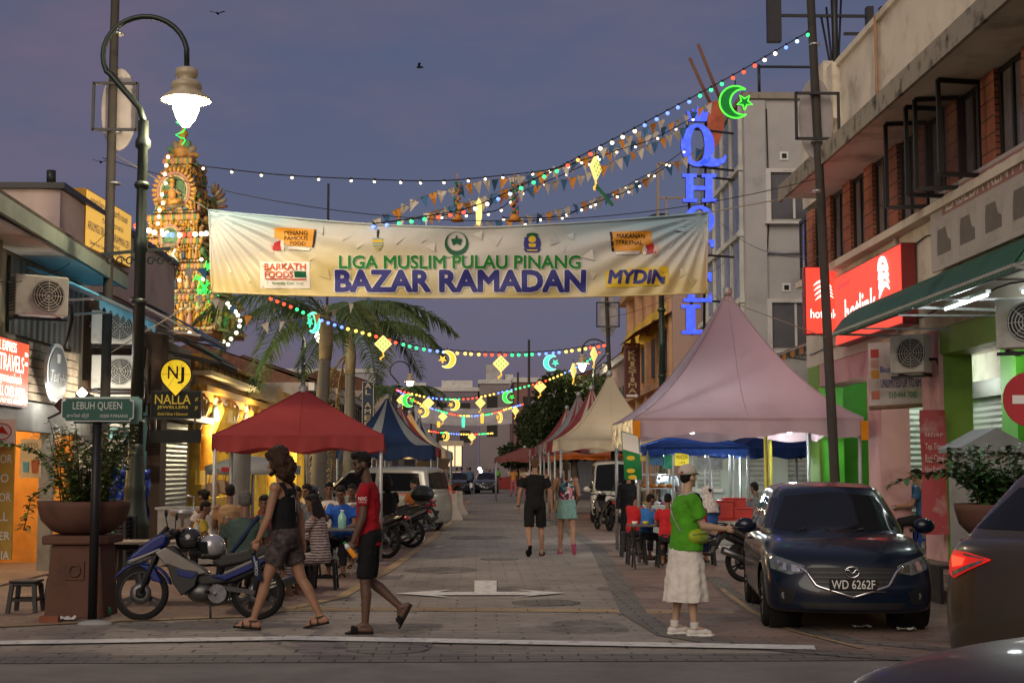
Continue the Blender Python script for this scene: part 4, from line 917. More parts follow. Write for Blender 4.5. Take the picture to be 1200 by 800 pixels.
# ---------------------------------------------------------------- street lamps and poles
M_lampglow=emi('lamp_globe',(1,.86,.58),22,True)
M_lampshade=mat('lamp_shade',(.50,.42,.28),.5,.1)
def street_lamp(label,x,y,side=1,watts=260,plain=False,mirror=1):
 t=thing('street_lamp',label,'street lamp',(x,y,0),0,'green curled street lamps')
 mb=MB();mb.lathe([(.30,0),(.30,.12),(.24,.2),(.22,.75),(.25,.8),(.20,.9),(.155,1.25),(.17,1.32),(.15,1.4),(.115,1.9),(.11,2.0)],12);mb.build('base',M_greenpost,t)
 mb=MB();mb.lathe([(.105,2.0),(.085,4.9),(.11,4.95),(.11,5.1),(.085,5.15),(.078,6.5),(.12,6.55),(.12,6.63),(.085,6.7),(.08,6.95)],12)
 for z in(2.6,4.1,5.9):mb.lathe([(.10,z),(.125,z+.05),(.10,z+.10)],12)
 mb.build('pole',M_greenpost,t)
 pts=[(0,0,6.95),(-.06,0,7.15),(-.30,0,7.42),(-.52,0,7.68)]
 cx,cz,r=.0,7.98,.645
 for k in range(17):
  a=R(205-195*k/16);pts.append((cx+r*cos(a),0,cz+r*sin(a)*.95))
 pts.append((.645,0,7.80));pts=[(p[0]*mirror,p[1],p[2])for p in pts]
 mb=MB();mb.tube(pts,[.05]*4+[.042]*(len(pts)-4),10);mb.build('neck',M_greenpost,t)
 lx=.645*mirror
 mb=MB();mb.lathe([(.06,7.8),(.17,7.76),(.18,7.66),(.11,7.62),(.22,7.55),(.24,7.47),(.20,7.44),(.38,7.30),(.385,7.27),(.37,7.275),(.19,7.41),(.05,7.45)],20,(lx,0,0));mb.build('lantern_shade',M_lampshade,t)
 mb=MB();mb.lathe([(.19,7.43),(.215,7.30),(.20,7.14),(.14,6.98),(.05,6.86)],18,(lx,0,0));mb.build('lantern_globe',M_lampglow,t)
 if watts:lamp('lamp_light',(lx,0,6.80),watts,(1,.80,.50),.18,t)
 return t
lb=G(170,668)
sl=street_lamp('near green street lamp with curled neck and glowing lantern beside the blue motorbike',-5.12,21.6,watts=560)
mb=MB();v0=P(118,298,21.6)-sl.location;v1=P(200,291,21.6)-sl.location
mb.beam(v0,v1,.04,.05)
for s_ in(-1,1):
 for k in range(3):
  c=Vector((s_*(.16+.15*k),0,v0.z-.10));mb.tube([c+Vector((.07*cos(a)*(1-a/12),0,.07*sin(a)*(1-a/12)))for a in[j*.6 for j in range(13)]],.012,5)
mb.build('scroll_bracket',M_greenpost,sl)
for(lb_,px,Y,w_,mi)in(('green street lamp with its curl hidden behind the banner right of centre',777,38.5,0,-1),('small street lamp glowing beside the left palm crown',354,59,120,1),('street lamp glowing above the cream tent on the right',697,76,160,-1),('far street lamp glowing left above the striped tents',468,92,120,1),('tiny far street lamp glowing by the tree on the right',704,112,100,-1),('farthest tiny street lamp in front of the grey banner',505,156,0,1)):
 street_lamp(lb_,PXv:=P(px,550,Y).x,Y,1,w_,mirror=mi)
def decor_pole(label,bx,by,topx,topy,Y,r=.085,frame_px=None,frame_py=None):
 b=P(bx,by,Y);tp=P(topx,topy,Y);d=(tp-b);b0=b-d*(b.z/d.z)
 t=thing('timber_pole',label,'pole',tuple(b0));up=tp+d*(.6/d.z)
 mb=MB();mb.tube([(0,0,0),(b-b0),(tp-b0),(up-b0)],[r*1.15,r,r*.85,r*.8],10);mb.build('shaft',mat('dark_pole',(.055,.050,.046),.7,dirt=(.03,.03,.03),scale=2),t)
 if frame_py:
  c=P(frame_px,frame_py,Y)-b0+Vector((0,-.12,0));fw=.80*.5;fh=.5
  mb=MB()
  mb.beam(c+Vector((-.37,0,.40)),c+Vector((.37,0,.40)),.045);mb.beam(c+Vector((-.37,0,-.40)),c+Vector((.37,0,-.40)),.045);mb.beam(c+Vector((-.37,0,-.42)),c+Vector((-.37,0,.42)),.045);mb.beam(c+Vector((.37,0,-.42)),c+Vector((.37,0,.42)),.045);mb.build('frame',M_dkmetal,t)
  mb=MB();mb.lathe([(.30,-.02),(.31,0),(.30,.02)],30,c+Vector((.02,.2,0)),Matrix.Diagonal((1,1,2.35))@Matrix.Rotation(R(90),3,'X'));mb.build('oval_board',mat('oval_pale',(.36,.33,.33),.6,var=.15),t)
  for zz in(-1.3,1.3,.42,-.42):mb=MB();mb.lathe([(r*1.1,zz-.02),(r*1.2,zz),(r*1.1,zz+.02)],10,c+Vector((0,.12,0)));mb.build('clamp',M_steel,t)
 return t
decor_pole('tall dark pole with oval board beside the near street lamp, left of the banner',122,520,135,0,24.0,frame_px=137,frame_py=127)
decor_pole('tall dark pole with oval board rising behind the dark blue car',979,575,950,0,24.2,frame_px=956,frame_py=138)
decor_pole('far rusty pole with oval board behind the cream tent',714,430,711,360,47,.07,712,369)
for(l_,px,y0,y1,Y,r_)in(('thin steel mast standing up behind the banner left of centre',381,250,215,60,.05),('thin mast rising from the far skyline right of the crescents',620,470,398,120,.10),('second thin mast on the far skyline above the red brown block',607,470,436,140,.10)):
 t=thing('mast',l_,'mast',(P(px,550,Y).x,Y,0));z=P(px,y1,Y).z;mb=MB();mb.tube([(0,0,0),(0,0,z)],[r_*1.3,r_],8);mb.build('shaft',mat('dark_pole',0),t)
# ---------------------------------------------------------------- the banner
BY=24.0
bn=thing('bazaar_banner','wide creased Bazar Ramadan banner stretched across the street','banner',tuple(P(537,300,BY)))
TLc,TRc,BLc,BRc=(P(*p,BY)-bn.location for p in((245,246),(830,249),(248,342),(828,343)))
def banner_pt(u,v,off=0.0):
 """u across, v down; sag and creases"""
 top=TLc.lerp(TRc,u);bot=BLc.lerp(BRc,u)
 top=top-Vector((0,0,.285*4*u*(1-u)*(1-.25*abs(2*u-1))));bot=bot-Vector((0,0,.095*4*u*(1-u)))
 p=top.lerp(bot,v)
 w=0
 for(cu,cv,sg)in((0,0,1),(1,0,-1)):
  du,dv=abs(u-cu)*8.4,(v-cv)*1.4;d=sqrt(du*du+dv*dv)+.15;a=math.atan2(dv,du+.05)
  w+=.046*sin(a*30+sg+.6*sin(d*2))*math.exp(-d/2.6)*min(1,d*1.6)
 w+=.014*noise.noise((u*14,v*3.0,1.3))+.022*noise.noise((u*5+v*2,v*3.2,4.1))+.012*sin(u*26+v*9+2*noise.noise((u*3,v,0)))
 return p+Vector((0,w-off,0))
M_banner=bpy.data.materials.new('banner_vinyl');M_banner.use_nodes=True
_t=M_banner.node_tree;ns=_t.nodes;ls=_t.links;bsdf=ns['Principled BSDF'];bsdf.inputs['Roughness'].default_value=.45
c=ns.new('ShaderNodeTexCoord');sp_=ns.new('ShaderNodeSeparateXYZ');ls.new(c.outputs['Object'],sp_.inputs[0])
mr1=ns.new('ShaderNodeMapRange');mr1.inputs[1].default_value=-.6;mr1.inputs[2].default_value=.7
nz_=ns.new('ShaderNodeTexNoise');nz_.inputs['Scale'].default_value=.55;nz_.inputs['Detail'].default_value=1
mpz=ns.new('ShaderNodeMapping');mpz.inputs['Rotation'].default_value=(0,R(30),0);ls.new(c.outputs['Object'],mpz.inputs[0]);ls.new(mpz.outputs[0],nz_.inputs[0])
ad=ns.new('ShaderNodeMath');ad.operation='MULTIPLY_ADD';ad.inputs[1].default_value=1.5;ls.new(nz_.outputs[0],ad.inputs[0]);ls.new(sp_.outputs['Z'],mr1.inputs[0])
sb_=ns.new('ShaderNodeMath');sb_.operation='SUBTRACT';sb_.inputs[1].default_value=.78;ls.new(mr1.outputs[0],ad.inputs[2]);ls.new(ad.outputs[0],sb_.inputs[0])
rp=ns.new('ShaderNodeValToRGB');ls.new(sb_.outputs[0],rp.inputs[0]);e=rp.color_ramp.elements
e[0].position=.05;e[0].color=(.56,.46,.21,1);e[1].position=1;e[1].color=(.27,.40,.48,1)
for p_,c_ in((.25,(.57,.52,.37,1)),(.46,(.52,.50,.455,1)),(.74,(.44,.465,.465,1))):q=e.new(p_);q.color=c_
ls.new(rp.outputs[0],bsdf.inputs['Base Color'])
bpn=ns.new('ShaderNodeTexNoise');bpn.inputs['Scale'].default_value=5;bpn.inputs['Detail'].default_value=6;ls.new(c.outputs['Object'],bpn.inputs[0])
vr=ns.new('ShaderNodeTexVoronoi');vr.inputs['Scale'].default_value=2.6;vr.feature='DISTANCE_TO_EDGE';ls.new(c.outputs['Object'],vr.inputs[0])
am=ns.new('ShaderNodeMath');am.operation='MULTIPLY_ADD';am.inputs[1].default_value=.4;ls.new(bpn.outputs[0],am.inputs[0]);ls.new(vr.outputs[0],am.inputs[2])
bp=ns.new('ShaderNodeBump');bp.inputs['Strength'].default_value=.16;bp.inputs['Distance'].default_value=.05;ls.new(am.outputs[0],bp.inputs['Height']);ls.new(bp.outputs[0],bsdf.inputs['Normal'])
mb=MB();mb.grid(lambda u,v:banner_pt(u,v),220,40);cloth=mb.build('cloth',M_banner,bn)
TL_,TR_,BL_,BR_=TLc,TRc,BLc,BRc
def b_uv(px,py):
 u=(px-246.5)/(829-246.5)
 yt=246+(3*u)+20*4*u*(1-u)*(1-.25*abs(2*u-1));yb=342+u+6.6*4*u*(1-u)
 return u,(py-yt)/(yb-yt)
def drape(mb,off=.012):
 nv=[]
 for v in mb.v:
  u,w_=b_uv(v[0],v[2]);nv.append(tuple(banner_pt(u,w_,off+v[1])))
 mb.v=nv;return mb
def art(name,m,polys=(),texts=(),off=.012,sub=1):
 if name.startswith(('speech','megaphone')):
  for pl in polys:art('print_'+name,m,[pl],(),off)
  for tx in texts:art('print_'+name,m,(),[tx],off)
  return
 mb=MB()
 for pl in polys:mb.add([(p[0],0,p[1])for p in pl],[tuple(range(len(pl)))])
 for(s,cx,cy,w_,h_,b_,sh)in texts:text(mb,s,w_,h_,(cx,0,cy),(1,0,0),(0,0,-1),0,b_,shear=sh)
 bm=bmesh.new();vs=[bm.verts.new(v)for v in mb.v]
 for f in mb.f:
  try:bm.faces.new([vs[i]for i in f])
  except ValueError:pass
 bmesh.ops.triangulate(bm,faces=bm.faces[:])
 for _ in range(3):
  es=[e for e in bm.edges if e.calc_length()>9]
  if es:bmesh.ops.subdivide_edges(bm,edges=es,cuts=1)
  bmesh.ops.triangulate(bm,faces=bm.faces[:])
 bm.verts.index_update();mb.v=[tuple(v.co)for v in bm.verts];mb.f=[tuple(v.index for v in f.verts)for f in bm.faces];mb.sm=[True]*len(mb.f);mb.mi=[0]*len(mb.f);bm.free()
 drape(mb,off);o=mb.build(name,m,bn);return o
W_b=mat('print_white',(.72,.70,.66),.5,var=0);B_b=mat('print_navy',(.030,.032,.20),.5,var=.08);G_b=mat('print_green',(.008,.19,.018),.5,var=.08)
O_b=mat('print_orange',(.62,.27,.02),.5,var=.06);R_b=mat('print_red',(.55,.09,.02),.5,var=.06);Y_b=mat('print_yellow',(.66,.46,.02),.5,var=.06);K_b=mat('print_black',(.015,.015,.02),.5,var=0);DG_b=mat('print_dark_green',(.005,.09,.04),.5,var=0);LB_b=mat('print_sky',(.12,.32,.5),.5,var=0);RD_b=mat('print_crimson',(.42,.012,.02),.5,var=0)
def disc(cx,cy,rx,ry,n=26):return[(cx+rx*cos(2*pi*k/n),cy+ry*sin(2*pi*k/n))for k in range(n)]
art('title_outline',W_b,texts=(('BAZAR RAMADAN',538.5,329.5,292,23.5,.15,0),),off=.010)
art('title',B_b,texts=(('BAZAR RAMADAN',538.5,329.5,292,23.5,.085,0),),off=.016)
art('headline_outline',W_b,texts=(('LIGA MUSLIM PULAU PINANG',538,307.5,282,14.8,.11,0),),off=.010)
art('headline',G_b,texts=(('LIGA MUSLIM PULAU PINANG',538,307.5,282,14.8,.055,0),),off=.016)
art('sponsor_panel',W_b,polys=([(304,307),(362,307),(362,338),(304,338)],),off=.008)
art('sponsor_name',R_b,texts=(('BARKATH',333.5,313,48,7.5,.06,0),('FOODS',326,322,33,7,.06,0)),polys=([(309,326.5),(358,327),(358,328.5),(309,328)],),off=.014)
art('sponsor_plate',DG_b,polys=([(344,318.5),(358,318.5),(358,325.5),(344,325.5)],),off=.013)
art('sponsor_motto',G_b,texts=(('Differently Delicious',333,332.5,42,4.6,.0,0),('TM',361,310,3.5,2,0,0)),off=.014)
art('speech_box',O_b,polys=([(322,267),(370,269),(366,290),(336,288),(332,283),(322,279)],[(714,272),(762,271),(763,290),(757,297),(717,294)]),off=.010)
art('speech_box_edge',K_b,polys=([(368.5,269),(371.5,270),(367,291),(365,290)],[(713,272),(716,272),(719,295),(716,295)]),off=.012)
art('speech_text',K_b,texts=(('PENANG',347,273.5,27,4.6,.03,0),('FAMOUS',347,279.5,27,4.6,.03,0),('FOOD',349,285.5,18,4.2,.03,0),('MAKANAN',738,277,33,5,.03,0),('TERKENAL',736,284.5,32,5,.03,0)),off=.014)
art('megaphone',RD_b,polys=([(321,285),(329,282),(331,294),(319,293)],[(755,288),(765,285),(768,296),(756,298)]),off=.017)
art('megaphone_rim',W_b,polys=(disc(331,288,2.4,6.5),disc(755,293,3,5.5),[(338,289),(364,291),(362,294.5),(337,292.5)],[(721,296),(750,294),(748,298),(721,299)]),off=.019)
art('megaphone_handle',mat('print_pink',(.55,.36,.30),.5),polys=([(316,285),(318,285),(321,296),(318,297)],[(767,287),(770,287),(771,298),(766,301),(764,298)]),off=.018)
art('supermarket_panel',Y_b,polys=([(708.5,318),(783,312),(783.5,334),(709,337.5)],),off=.010)
art('supermarket_name',B_b,texts=(('MYDIN',746,324.5,67,14.5,.09,.15),),off=.016)
cx,cy=442,287
art('crest',Y_b,polys=([(436,280),(448,280),(448,288),(445,293),(442,295),(439,293),(436,288)],),off=.012)
art('crest_waves',LB_b,polys=([(436.3,285),(447.7,285),(447.7,286.5),(436.3,286.5)],[(436.5,288),(447.5,288),(447,289.4),(437,289.4)],[(438,291),(446,291),(445,292.3),(439,292.3)],[(436,279.8),(448,279.8),(448,281),(436,281)]),off=.014)
art('crest_plume',K_b,polys=([(441,270),(443.5,269),(444,273),(442.5,276),(443,279),(441,279),(441.4,275)],),off=.013)
def ringpoly(cx,cy,r1,r2,n=30):
 return[[(cx+r1*cos(2*pi*k/n),cy+r1*sin(2*pi*k/n)),(cx+r1*cos(2*pi*(k+1)/n),cy+r1*sin(2*pi*(k+1)/n)),(cx+r2*cos(2*pi*(k+1)/n),cy+r2*sin(2*pi*(k+1)/n)),(cx+r2*cos(2*pi*k/n),cy+r2*sin(2*pi*k/n))]for k in range(n)]
def crescent(cx,cy,r,ri,ox,n=26):
 q=[]
 for k in range(n):
  a,b=2*pi*k/n,2*pi*(k+1)/n
  q.append([(cx+r*cos(a),cy+r*sin(a)),(cx+r*cos(b),cy+r*sin(b)),(cx+ox[0]+ri*cos(b),cy+ox[1]+ri*sin(b)),(cx+ox[0]+ri*cos(a),cy+ox[1]+ri*sin(a))])
 return q
def star(cx,cy,r,n=5,f=.42):return[(cx+(r if k%2==0 else r*f)*sin(pi*k/n),cy-(r if k%2==0 else r*f)*cos(pi*k/n))for k in range(2*n)]
art('crescent_emblem',DG_b,polys=crescent(534,286,14,11,(0,-2.6))+[star(534,282.5,7)],off=.014)
art('crescent_emblem_text',K_b,texts=(('LIGA MUSLIM P.PINANG',534,302,25,2.4,0,0),),off=.014)
art('state_crest',B_b,polys=([(613,279),(618,277),(622,282),(626,277),(631,279),(630,290),(622,294),(614,290)],disc(615,286,2.6,6),disc(630,286,2.6,6),[(612,292),(633,292),(630,296),(615,296)]),off=.013)
art('state_crest_gold',Y_b,polys=(disc(622.5,281,4.5,4),[(618,286),(627,286),(626,290),(619,290)],[(616,293),(629,293),(628,294.5),(617,294.5)]),off=.015)
art('state_crest_green',DG_b,polys=(disc(622.5,276,7,2.6),),off=.014)
for(px,py,s_)in((272,268,1),(307,286,1.2),(270,313,1),(375,270,.9),(292,322,1.1),(405,276,1),(420,286,1),(466,279,1.1),(495,280,1),(505,290,.9),(560,276,1),(580,281,1.1),(648,282,1.1),(668,277,.9),(658,291,.8),(690,300,1),(694,322,1),(785,284,1.1),(772,275,.9),(797,268,.9),(800,320,1),(812,330,.8),(380,322,1),(365,300,.9)):
 s_*=6.2+3*RND.random();ra=RND.uniform(-.8,.8);tri=[(px+s_*(cos(ra)*x_-sin(ra)*y_),py+s_*(sin(ra)*x_+cos(ra)*y_))for x_,y_ in((-.9,-.5),(.8,-.45),(.1,.9))]
 mb=MB();mb.add([(tri[0][0],0.0,tri[0][1]),(tri[1][0],.0,tri[1][1]),(tri[2][0],.01+.022*RND.random(),tri[2][1])],[(0,1,2)]);drape(mb,.004);mb.build('wind_flap',M_banner,bn)
mb=MB()
for v in(0,1):mb.tube([banner_pt(k/60,v,.004)for k in range(61)],.018,6)
for u in(0,1):mb.tube([banner_pt(u,k/12,.004)for k in range(13)],.018,6)
mb.build('hem',M_banner,bn)
mb=MB()
for(u,v,tx,ty)in((0,0,133,180),(0,1,126,415),(1,0,962,225),(1,1,967,395)):
 mb.tube([banner_pt(u,v),P(tx,ty,BY)-bn.location],.010,5)
mb.build('tie_rope',mat('rope',(.28,.25,.2),.9),bn)
lsf=thing('lit_shopfront','small brightly lit shopfront far off at the left end of the street','shopfront',tuple(P(529,534,106)))
mb=MB();mb.box((0,0,0),(1.6,.1,1.5));mb.build('glass',M_litw,lsf)
for k in range(4):mb=MB();mb.box((-.8+.53*k,-.07,0),(.08,.04,1.5));mb.build('frame',M_dkmetal,lsf)
mb=MB();mb.box((0,-.08,.95),(1.8,.2,.35));mb.build('fascia',mat('fascia_cream',(.6,.5,.35),.6),lsf)
fb=thing('far_banner','plain pale grey banner stretched across the far end of the street','banner',tuple(P(543,484,105)));mb=MB()
q=lambda x,y:P(x,y,105)-fb.location
mb.grid(lambda u,v:q(485,474).lerp(q(600,476),u).lerp(q(487,494).lerp(q(600,496),u),v)+Vector((0,.12*noise.noise((u*9,v*2,0)),-.22*4*u*(1-u))),40,6);mb.build('cloth',mat('pale_vinyl_b',(.46,.43,.44),.6),fb)
# ---------------------------------------------------------------- light strings, bunting, hanging motifs
BULB={n:emi('bulb_'+n,c,s)for n,c,s in(('white',(1,.86,.62),3.2),('red',(1,.07,.03),2.6),('green',(.05,1,.30),1.8),('blue',(.14,.25,1),2.4),('yellow',(1,.62,.10),2.6),('amber',(1,.33,.08),2.6),('sky',(.45,.75,1),2.2))}
_b=MB();_b.sphere((0,0,-.075),.050,10,8);_BM={k:_b.mesh('bulb_'+k,m)for k,m in BULB.items()}
_s=MB();_s.lathe([(.02,-.035),(.026,-.01),(.018,.02)],8);_SM=_s.mesh('socket',M_black)
def light_string(label,pts,n,cols,Ya,Yb,bs=1.0,skip=0.0,per=1,cable=.010,jit=.0):
 w=[P(p[0],p[1],Ya+(Yb-Ya)*i/(len(pts)-1))for i,p in enumerate(pts)]
 sm=[]
 for k in range(81):
  u=k/80*(len(w)-1);i=min(int(u),len(w)-2)
  xs=list(range(len(w)));sm.append(Vector([crom(xs,[p[j]for p in w],u)for j in range(3)]))
 t=thing('light_string',label,'string lights',tuple(sm[0]),0,'coloured bulb strings over the street')
 mb=MB();mb.tube([p-sm[0]for p in sm],cable,5);mb.build('cable',M_black,t)
 for i,p in enumerate(polyline(sm,n)):
  if skip and RND.random()<skip:continue
  col=cols[(i//per)%len(cols)]
  o=bpy.data.objects.new('bulb',_BM[col]);COL.objects.link(o);o.parent=t;o.location=(sm[min(80,max(0,round((i+RND.uniform(-.16,.16))/n*80)))]if n<26 else p)-sm[0];o.scale=(bs,)*3
  o.rotation_euler=(RND.uniform(-.2,.2),RND.uniform(-.25,.25),0)
  if bs<=1.3:
   s2=bpy.data.objects.new('socket',_SM);COL.objects.link(s2);s2.parent=t;s2.location=o.location
 return t
WHITE=['white']
light_string('long white bulb string rising from the temple to the street centre',[(238,195),(330,205),(430,210),(510,212),(575,207),(648,198),(700,182)],17,WHITE,24.5,27,.52)
light_string('thick black cable of coloured bulbs climbing to the right hand pole',[(438,262),(495,254),(560,240),(640,203),(690,178),(740,152),(800,120),(870,82),(946,38)],38,['blue','blue','green','green','green','red','red','red','white','white','blue','sky','green','green','green','green','red','amber','red','white','white','white','white','blue','blue','blue'],24,24.2,.70,per=1)
light_string('upper string of small white bulbs ending at the blue crown',[(450,261),(520,252),(580,247),(610,226),(668,201),(715,179),(765,163),(812,138)],16,WHITE,26,30,.55)
light_string('middle string of small white bulbs passing under the diamond lantern',[(590,255),(656,254),(690,240),(730,226),(751,215),(785,192)],9,WHITE,27,31,.55)
light_string('lower string of small white bulbs just above the right half of the banner',[(610,262),(678,246),(703,233),(727,222),(748,210),(771,198),(802,176)],9,WHITE,29,33,.6)
C5=['red','green','blue','yellow','red','green','blue','yellow']
light_string('red and white bulb string draped across the temple tower',[(160,260),(185,269),(210,271),(232,270),(258,268)],14,['red','red','white','white','white','blue','blue','white'],40,42,1.5,per=1)
light_string('coloured bulb string over the palms holding crescents and diamonds',[(318,347),(345,358),(368,369),(400,380),(440,391),(490,405),(540,411),(600,413),(655,410),(708,402)],50,['red','green','blue','yellow','red','green','blue','yellow','red','green','blue','yellow','red'],33,36,.85,per=4)
light_string('second coloured bulb string with lower crescents, rising to the lamp on the right',[(465,455),(485,460),(512,465),(550,465),(590,457),(640,444),(680,426),(702,411)],50,['red','yellow','blue','green','red','yellow','blue','green','red','yellow','blue','green','red'],58,62,.95,per=4)
light_string('third coloured bulb string dipping low in front of the grey banner',[(467,456),(488,469),(510,478),(540,485),(570,484),(595,477),(612,472)],48,['blue','red','yellow','blue','green','red','yellow','blue','green','red','yellow','blue','red'],70,74,1.05,per=4)
light_string('farthest coloured bulb string below the grey banner',[(494,502),(515,505),(540,507),(560,507),(577,506)],30,['yellow','red','green','blue','yellow','red','green'],88,92,1.15,per=4)
light_string('short left bulb string descending from the curb lamp to the tents',[(266,352),(282,372),(268,400)],8,WHITE,34,36,1.0)
PEN={n:mat('pennant_'+n,c,.7,var=.1)for n,c in(('white',(.55,.50,.42)),('orange',(.60,.25,.05)),('green',(.02,.22,.07)),('blue',(.06,.16,.32)),('red',(.50,.12,.08)))}
_pm={}
for k_,m_ in PEN.items():
 b=MB();b.add([(-.085,0,0),(.085,0,0),(.0,.025,-.24),(0,.012,-.1)],[(0,3,1),(0,2,3),(1,3,2)]);_pm[k_]=b.mesh('pennant_'+k_,m_)
def bunting(label,pts,n,Ya,Yb,s=1.0):
 w=[P(p[0],p[1],Ya+(Yb-Ya)*i/(len(pts)-1))for i,p in enumerate(pts)]
 t=thing('bunting',label,'bunting',tuple(w[0]),0,'triangle bunting over the street')
 mb=MB();mb.tube([p-w[0]for p in polyline(w,40)],.006,4);mb.build('cord',mat('rope',0),t)
 cols=['white','orange','green','blue','orange','white','red']
 for i,p in enumerate(polyline(w,n)):
  o=bpy.data.objects.new('pennant',_pm[cols[(i*5+(i//4))%7]]);COL.objects.link(o);o.parent=t;o.location=p-w[0]
  o.rotation_euler=(RND.uniform(-.5,.5),RND.uniform(-.35,.35),RND.uniform(-.9,.9));o.scale=(s,)*3
bunting('upper bunting of coloured triangles climbing to the blue crown',[(430,262),(500,228),(560,213),(620,205),(690,186),(760,158),(830,122)],40,25,31,1.05)
bunting('middle bunting of coloured triangles under the black cable',[(470,258),(540,240),(610,222),(680,206),(740,180),(800,150)],34,26,30,1.05)
bunting('lower bunting of coloured triangles above the right half of the banner',[(560,262),(640,250),(700,232),(750,212),(820,175)],26,28,32,1.1)
bunting('highest bunting of triangles just beneath the black bulb cable',[(500,250),(575,228),(650,200),(720,168),(775,140)],24,25.5,29,1.0)
bunting('short bunting of triangles over the palm fronds below the banner',[(232,346),(262,352),(306,379),(345,375),(395,362),(450,340)],11,31,33,1.05)
bunting('bunting of orange and white triangles across the temple',[(205,313),(225,315),(243,314),(258,352)],5,36,36,1.5)
M_yglow=emi('lantern_yellow',(1,.56,.06),.95);M_yglow2=emi('lantern_pale_yellow',(1,.72,.22),1.15);M_gglow=emi('lantern_green_dot',(.10,.55,.06),.7);M_tglow=emi('lantern_teal',(.08,.95,.55),.95);M_gglow2=emi('lantern_green',(.04,.85,.08),.8)
def ketupat(label,px,py,Y,rpx,rz=0,group='diamond ketupat lanterns'):
 s=rpx*Y/FPX;t=thing('diamond_lantern',label,'lantern',tuple(P(px,py,Y)),R(rz),group)
 mb=MB();mb.prism([(0,s),(s,0),(0,-s),(-s,0)],s*.28);mb.build('frame',M_yglow2,t,bevel=s*.08)
 mb=MB()
 for i in range(-1,2):
  for j in range(-1,2):
   c=((i+j)*s*.29,(i-j)*s*.29);mb.prism([(c[0]+s*.11*cos(a),c[1]+s*.11*sin(a))for a in[k*pi/3 for k in range(6)]],s*.34,(0,0,0))
 mb.build('dots',M_gglow,t)
 mb=MB();mb.tube([(0,0,-s),(s*.08,0,-s*1.35),(-s*.35,0,-s*1.65),(-s*.2,0,-s*1.8)],s*.09,5);mb.build('tail',M_yglow,t)
 mb=MB();mb.tube([(0,0,s),(0,0,s*1.5)],.012,4);mb.build('cord',M_black,t)
def moon(label,px,py,Y,rpx,m,rz=0,flip=1,group='crescent and star lanterns',dark=None):
 s=rpx*Y/FPX;t=thing('crescent_lantern',label,'lantern',tuple(P(px,py,Y)),R(rz),group)
 outer=[];n=26
 a0,a1=R(52),R(308)
 for k in range(n):a=a0+(a1-a0)*k/(n-1);outer.append((flip*s*cos(a),s*sin(a)))
 b0=math.atan2(s*sin(a0),s*cos(a0)-.46*s);rr=sqrt((s*cos(a0)-.46*s)**2+(s*sin(a0))**2)
 for k in range(n):b=(2*pi-b0)+(b0-(2*pi-b0))*k/(n-1);outer.append((flip*(.46*s+rr*cos(b)),rr*sin(b)))
 inner=outer;mb=MB()
 if dark:
  mb.prism(outer,s*.14);mb.build('crescent',dark,t)
  mb=MB();mb.tube([(p[0],-s*.08,p[1])for p in outer+outer[:1]],s*.05,5);mb.build('rim_light',m,t)
  st=[(flip*(.55*s+p[0]),p[1])for p in star(0,0,s*.5)]
  mb=MB();mb.prism(st,s*.14);mb.build('star',dark,t);mb=MB();mb.tube([(p[0],-s*.08,p[1])for p in st+st[:1]],s*.05,5);mb.build('rim_light',m,t)
 else:
  mb.prism(outer,s*.16);mb.build('crescent',m,t)
  mb=MB();mb.prism([(flip*(.52*s+p[0]),p[1])for p in star(0,0,s*.5)],s*.14);mb.build('star',m,t)
  mb=MB();mb.tube([(p[0]*.97,-s*.09,p[1]*.97)for p in outer],s*.045,5);mb.build('rim',emi('rim_glow_'+m.name,tuple(min(1,c+.25)for c in m.node_tree.nodes['Principled BSDF'].inputs['Emission Color'].default_value[:3]),1.4),t)
 mb=MB();mb.tube([(0,0,s),(0,0,s*1.35)],.012,4);mb.build('cord',M_black,t)
moon('large green outlined crescent and star beside the blue crown',862,120,25,19.5,emi('neon_green',(.08,1,.05),1.6),0,1,dark=emi('dim_green',(.004,.20,.03),.35))
ketupat('large yellow diamond lantern hanging above the right of the banner',698,197,27,15,62)
t=thing('diamond_lantern','yellow diamond lantern turned edge on above the banner centre','lantern',tuple(P(561,247,27)),0,'diamond ketupat lanterns');mb=MB();s=15*27/FPX
mb.prism([(0,s),(s*.22,s*.5),(s*.26,-s*.4),(s*.1,-s*1.1),(-s*.2,-s),(-s*.24,.3*s)],.3);mb.build('frame',M_yglow2,t)
ws=thing('rod_lamp','dark green tilted rod hanging under the large diamond lantern','ornament',tuple(P(707,231,27)));mb=MB();mb.beam(P(698,217,27)-ws.location,P(718,241,27)-ws.location,.06);mb.build('rod',mat('rod_green',(.01,.12,.06),.5),ws)
for(px,l_)in((536,'left'),(603,'right')):
 t=thing('paper_garland','hanging flowered paper tassel column, %s of the edge on lantern'%l_,'ornament',tuple(P(px,236,26.5)),0,'paper tassel columns');mb=MB()
 for k in range(60):
  a=RND.random()*6.28;z=.35-.60*RND.random();mb.m=RND.randrange(4);mb.sphere((.055*cos(a),.055*sin(a),z),.03,5,4)
 mb.build('flowers',[PEN['orange'],PEN['red'],PEN['blue'],PEN['green']],t);mb=MB();mb.lathe([(.06,-.25),(.13,-.38),(.09,-.36)],9);mb.tube([(0,0,.35),(0,0,.55)],.01,4);mb.build('tassel',PEN['orange'],t)
moon('teal crescent lantern turned beside the left palm crown',367,378,33.4,12.5,M_tglow,62,-1)
moon('yellow crescent lantern right of the palm fronds',524,421,34.6,10.5,M_yglow,12,-1)
moon('teal green crescent lantern on the upper coloured string',646,425,35.5,9.5,M_tglow,-8,1)
moon('small green crescent behind a diamond at the second string start',479,469,60,8,M_gglow2,10,1)
moon('yellow crescent above the grey banner left of its middle',532,474,61,7,M_yglow,0,-1)
